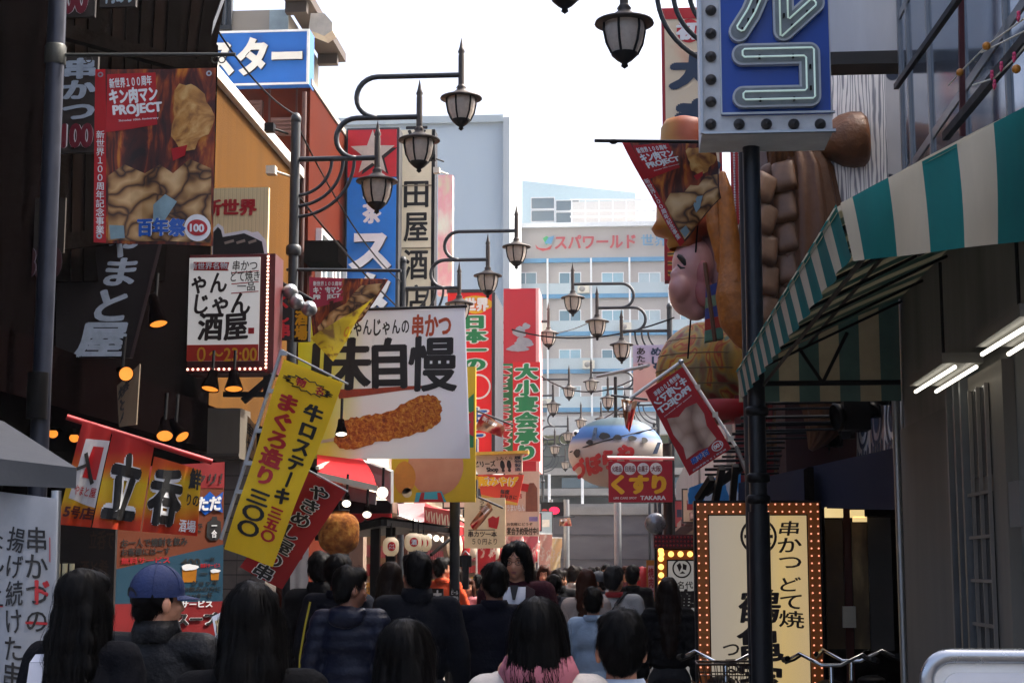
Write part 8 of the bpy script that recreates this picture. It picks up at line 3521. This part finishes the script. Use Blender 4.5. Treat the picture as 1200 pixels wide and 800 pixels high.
person('stall worker in bright orange t-shirt with 本 printed on his back', 519, 652, 19, -18, -40, 0, 'short', 'black', '#c04a2c', 'tee', build=.98, sleeve=.42, nstr=500, seed=23, extras=(back_letter,), armR=((.26, .1, 1.14), (.3, .32, 1.02)))
person('woman in pink top facing the camera with phone raised to her face', 549, 676, 20, 165, 10, 0, 'long', 'brown', '#c07a80', 'tee', build=.88, nstr=450, face=True, armR=((.26, .08, 1.2), (.12, .16, 1.46)), seed=24)
far_people = [
    (622, 668, 24, '#3a3a40', 'short', 'dark', 8, 'far person in grey jacket left of the wavy haired woman'),
    (664, 665, 27, '#7a6a5c', 'bob', 'dark', 0, 'far person in tan jacket behind the cream white jacket'),
    (711, 660, 24, '#8c8f96', 'short', 'black', 180, 'far person in light grey facing the camera over the striped sweater'),
    (733, 662, 26, '#5a2c30', 'bob', 'brown', 175, 'far person in wine red facing the camera'),
    (693, 663, 30, '#4a4f5a', 'short', 'grey', 0, 'far grey haired person above the brown haired woman'),
    (646, 668, 29, '#c09a94', 'bob', 'brown', 170, 'far person in pale pink facing the camera'),
    (753, 664, 27, '#2a2c33', 'short', 'black', 0, 'far person in dark jacket near the standing sign'),
    (629, 667, 33, '#8c2f2c', 'short', 'black', 0, 'far person in red jacket at the left of the crowd'),
    (679, 663, 36, '#2f3440', 'short', 'black', 0, 'far person in slate jacket before the hoarding'),
    (722, 663, 38, '#77706a', 'bob', 'dark', 180, 'tiny far person in grey brown coat before the hoarding'),
    (613, 670, 22, '#b9a24e', 'bob', 'brown', 165, 'far person in mustard top by the left stalls'),
    (602, 672, 26, '#d0cbc4', 'short', 'black', 180, 'far person in white top facing the camera by the stalls'),
    (638, 667, 38, '#5e7a8c', 'short', 'black', 0, 'tiny far person in steel blue before the hoarding'),
    (700, 663, 44, '#3c2c28', 'bob', 'dark', 0, 'tiny far person in dark brown coat before the hoarding'),
    (663, 664, 44, '#8a3a30', 'short', 'black', 180, 'tiny far person in rust red facing the camera'),
    (746, 664, 40, '#9aa2a8', 'short', 'grey', 180, 'tiny far person in silver grey by the right poles'),
    (562, 672, 22, '#2c3a2e', 'short', 'black', -30, 'person in dark green looking at the stalls beside the pink top'),
    (535, 664, 23, '#c2b49c', 'bob', 'dark', 20, 'person in sand coloured top behind the orange t-shirt'),
    (448, 668, 15, '#191b22', 'short', 'black', -10, 'person in near black jacket between the dark haired woman and the boy'),
    (648, 672, 17, '#20242e', 'short', 'black', 30, 'man in ink blue jacket walking behind the facing man')]
for i, (px, tp_, Y, c_, h_, hc_, yw, lab) in enumerate(far_people):
    person(lab, px, tp_, Y, yw, 0, 0, h_, hc_, c_, 'jacket', build=.95, nstr=220, face=yw > 90, seed=40 + i, group='distant people in the street')

# black t-shirt hanging at a stall
pt = pquad((541, 650, 16.5), (550, 650, 16.5), (550, 690, 16.5), (541, 690, 16.5), wavef(.03, 1, 1))
T = Thing('hanging_shirt', 'black shirt hanging at a stall beside the round post', 'clothing', pt.p(.5, 0))
mb = MB()
pt.slab(mb, .05, 0, (.1, 0, .9, 1))
pt.slab(mb, .04, 0, (-.25, .02, .099, .35), -.005)
pt.slab(mb, .04, 0, (.901, .02, 1.25, .35), -.005)
T.part('cloth', mb, M['ink'])
mb = MB()
mb.tube([pt.p(0, 0), pt.p(.5, -.12), pt.p(1, 0)], .008, 6)
T.part('hanger', mb, M['steel'])
bpy.data.objects.remove(_tobj)
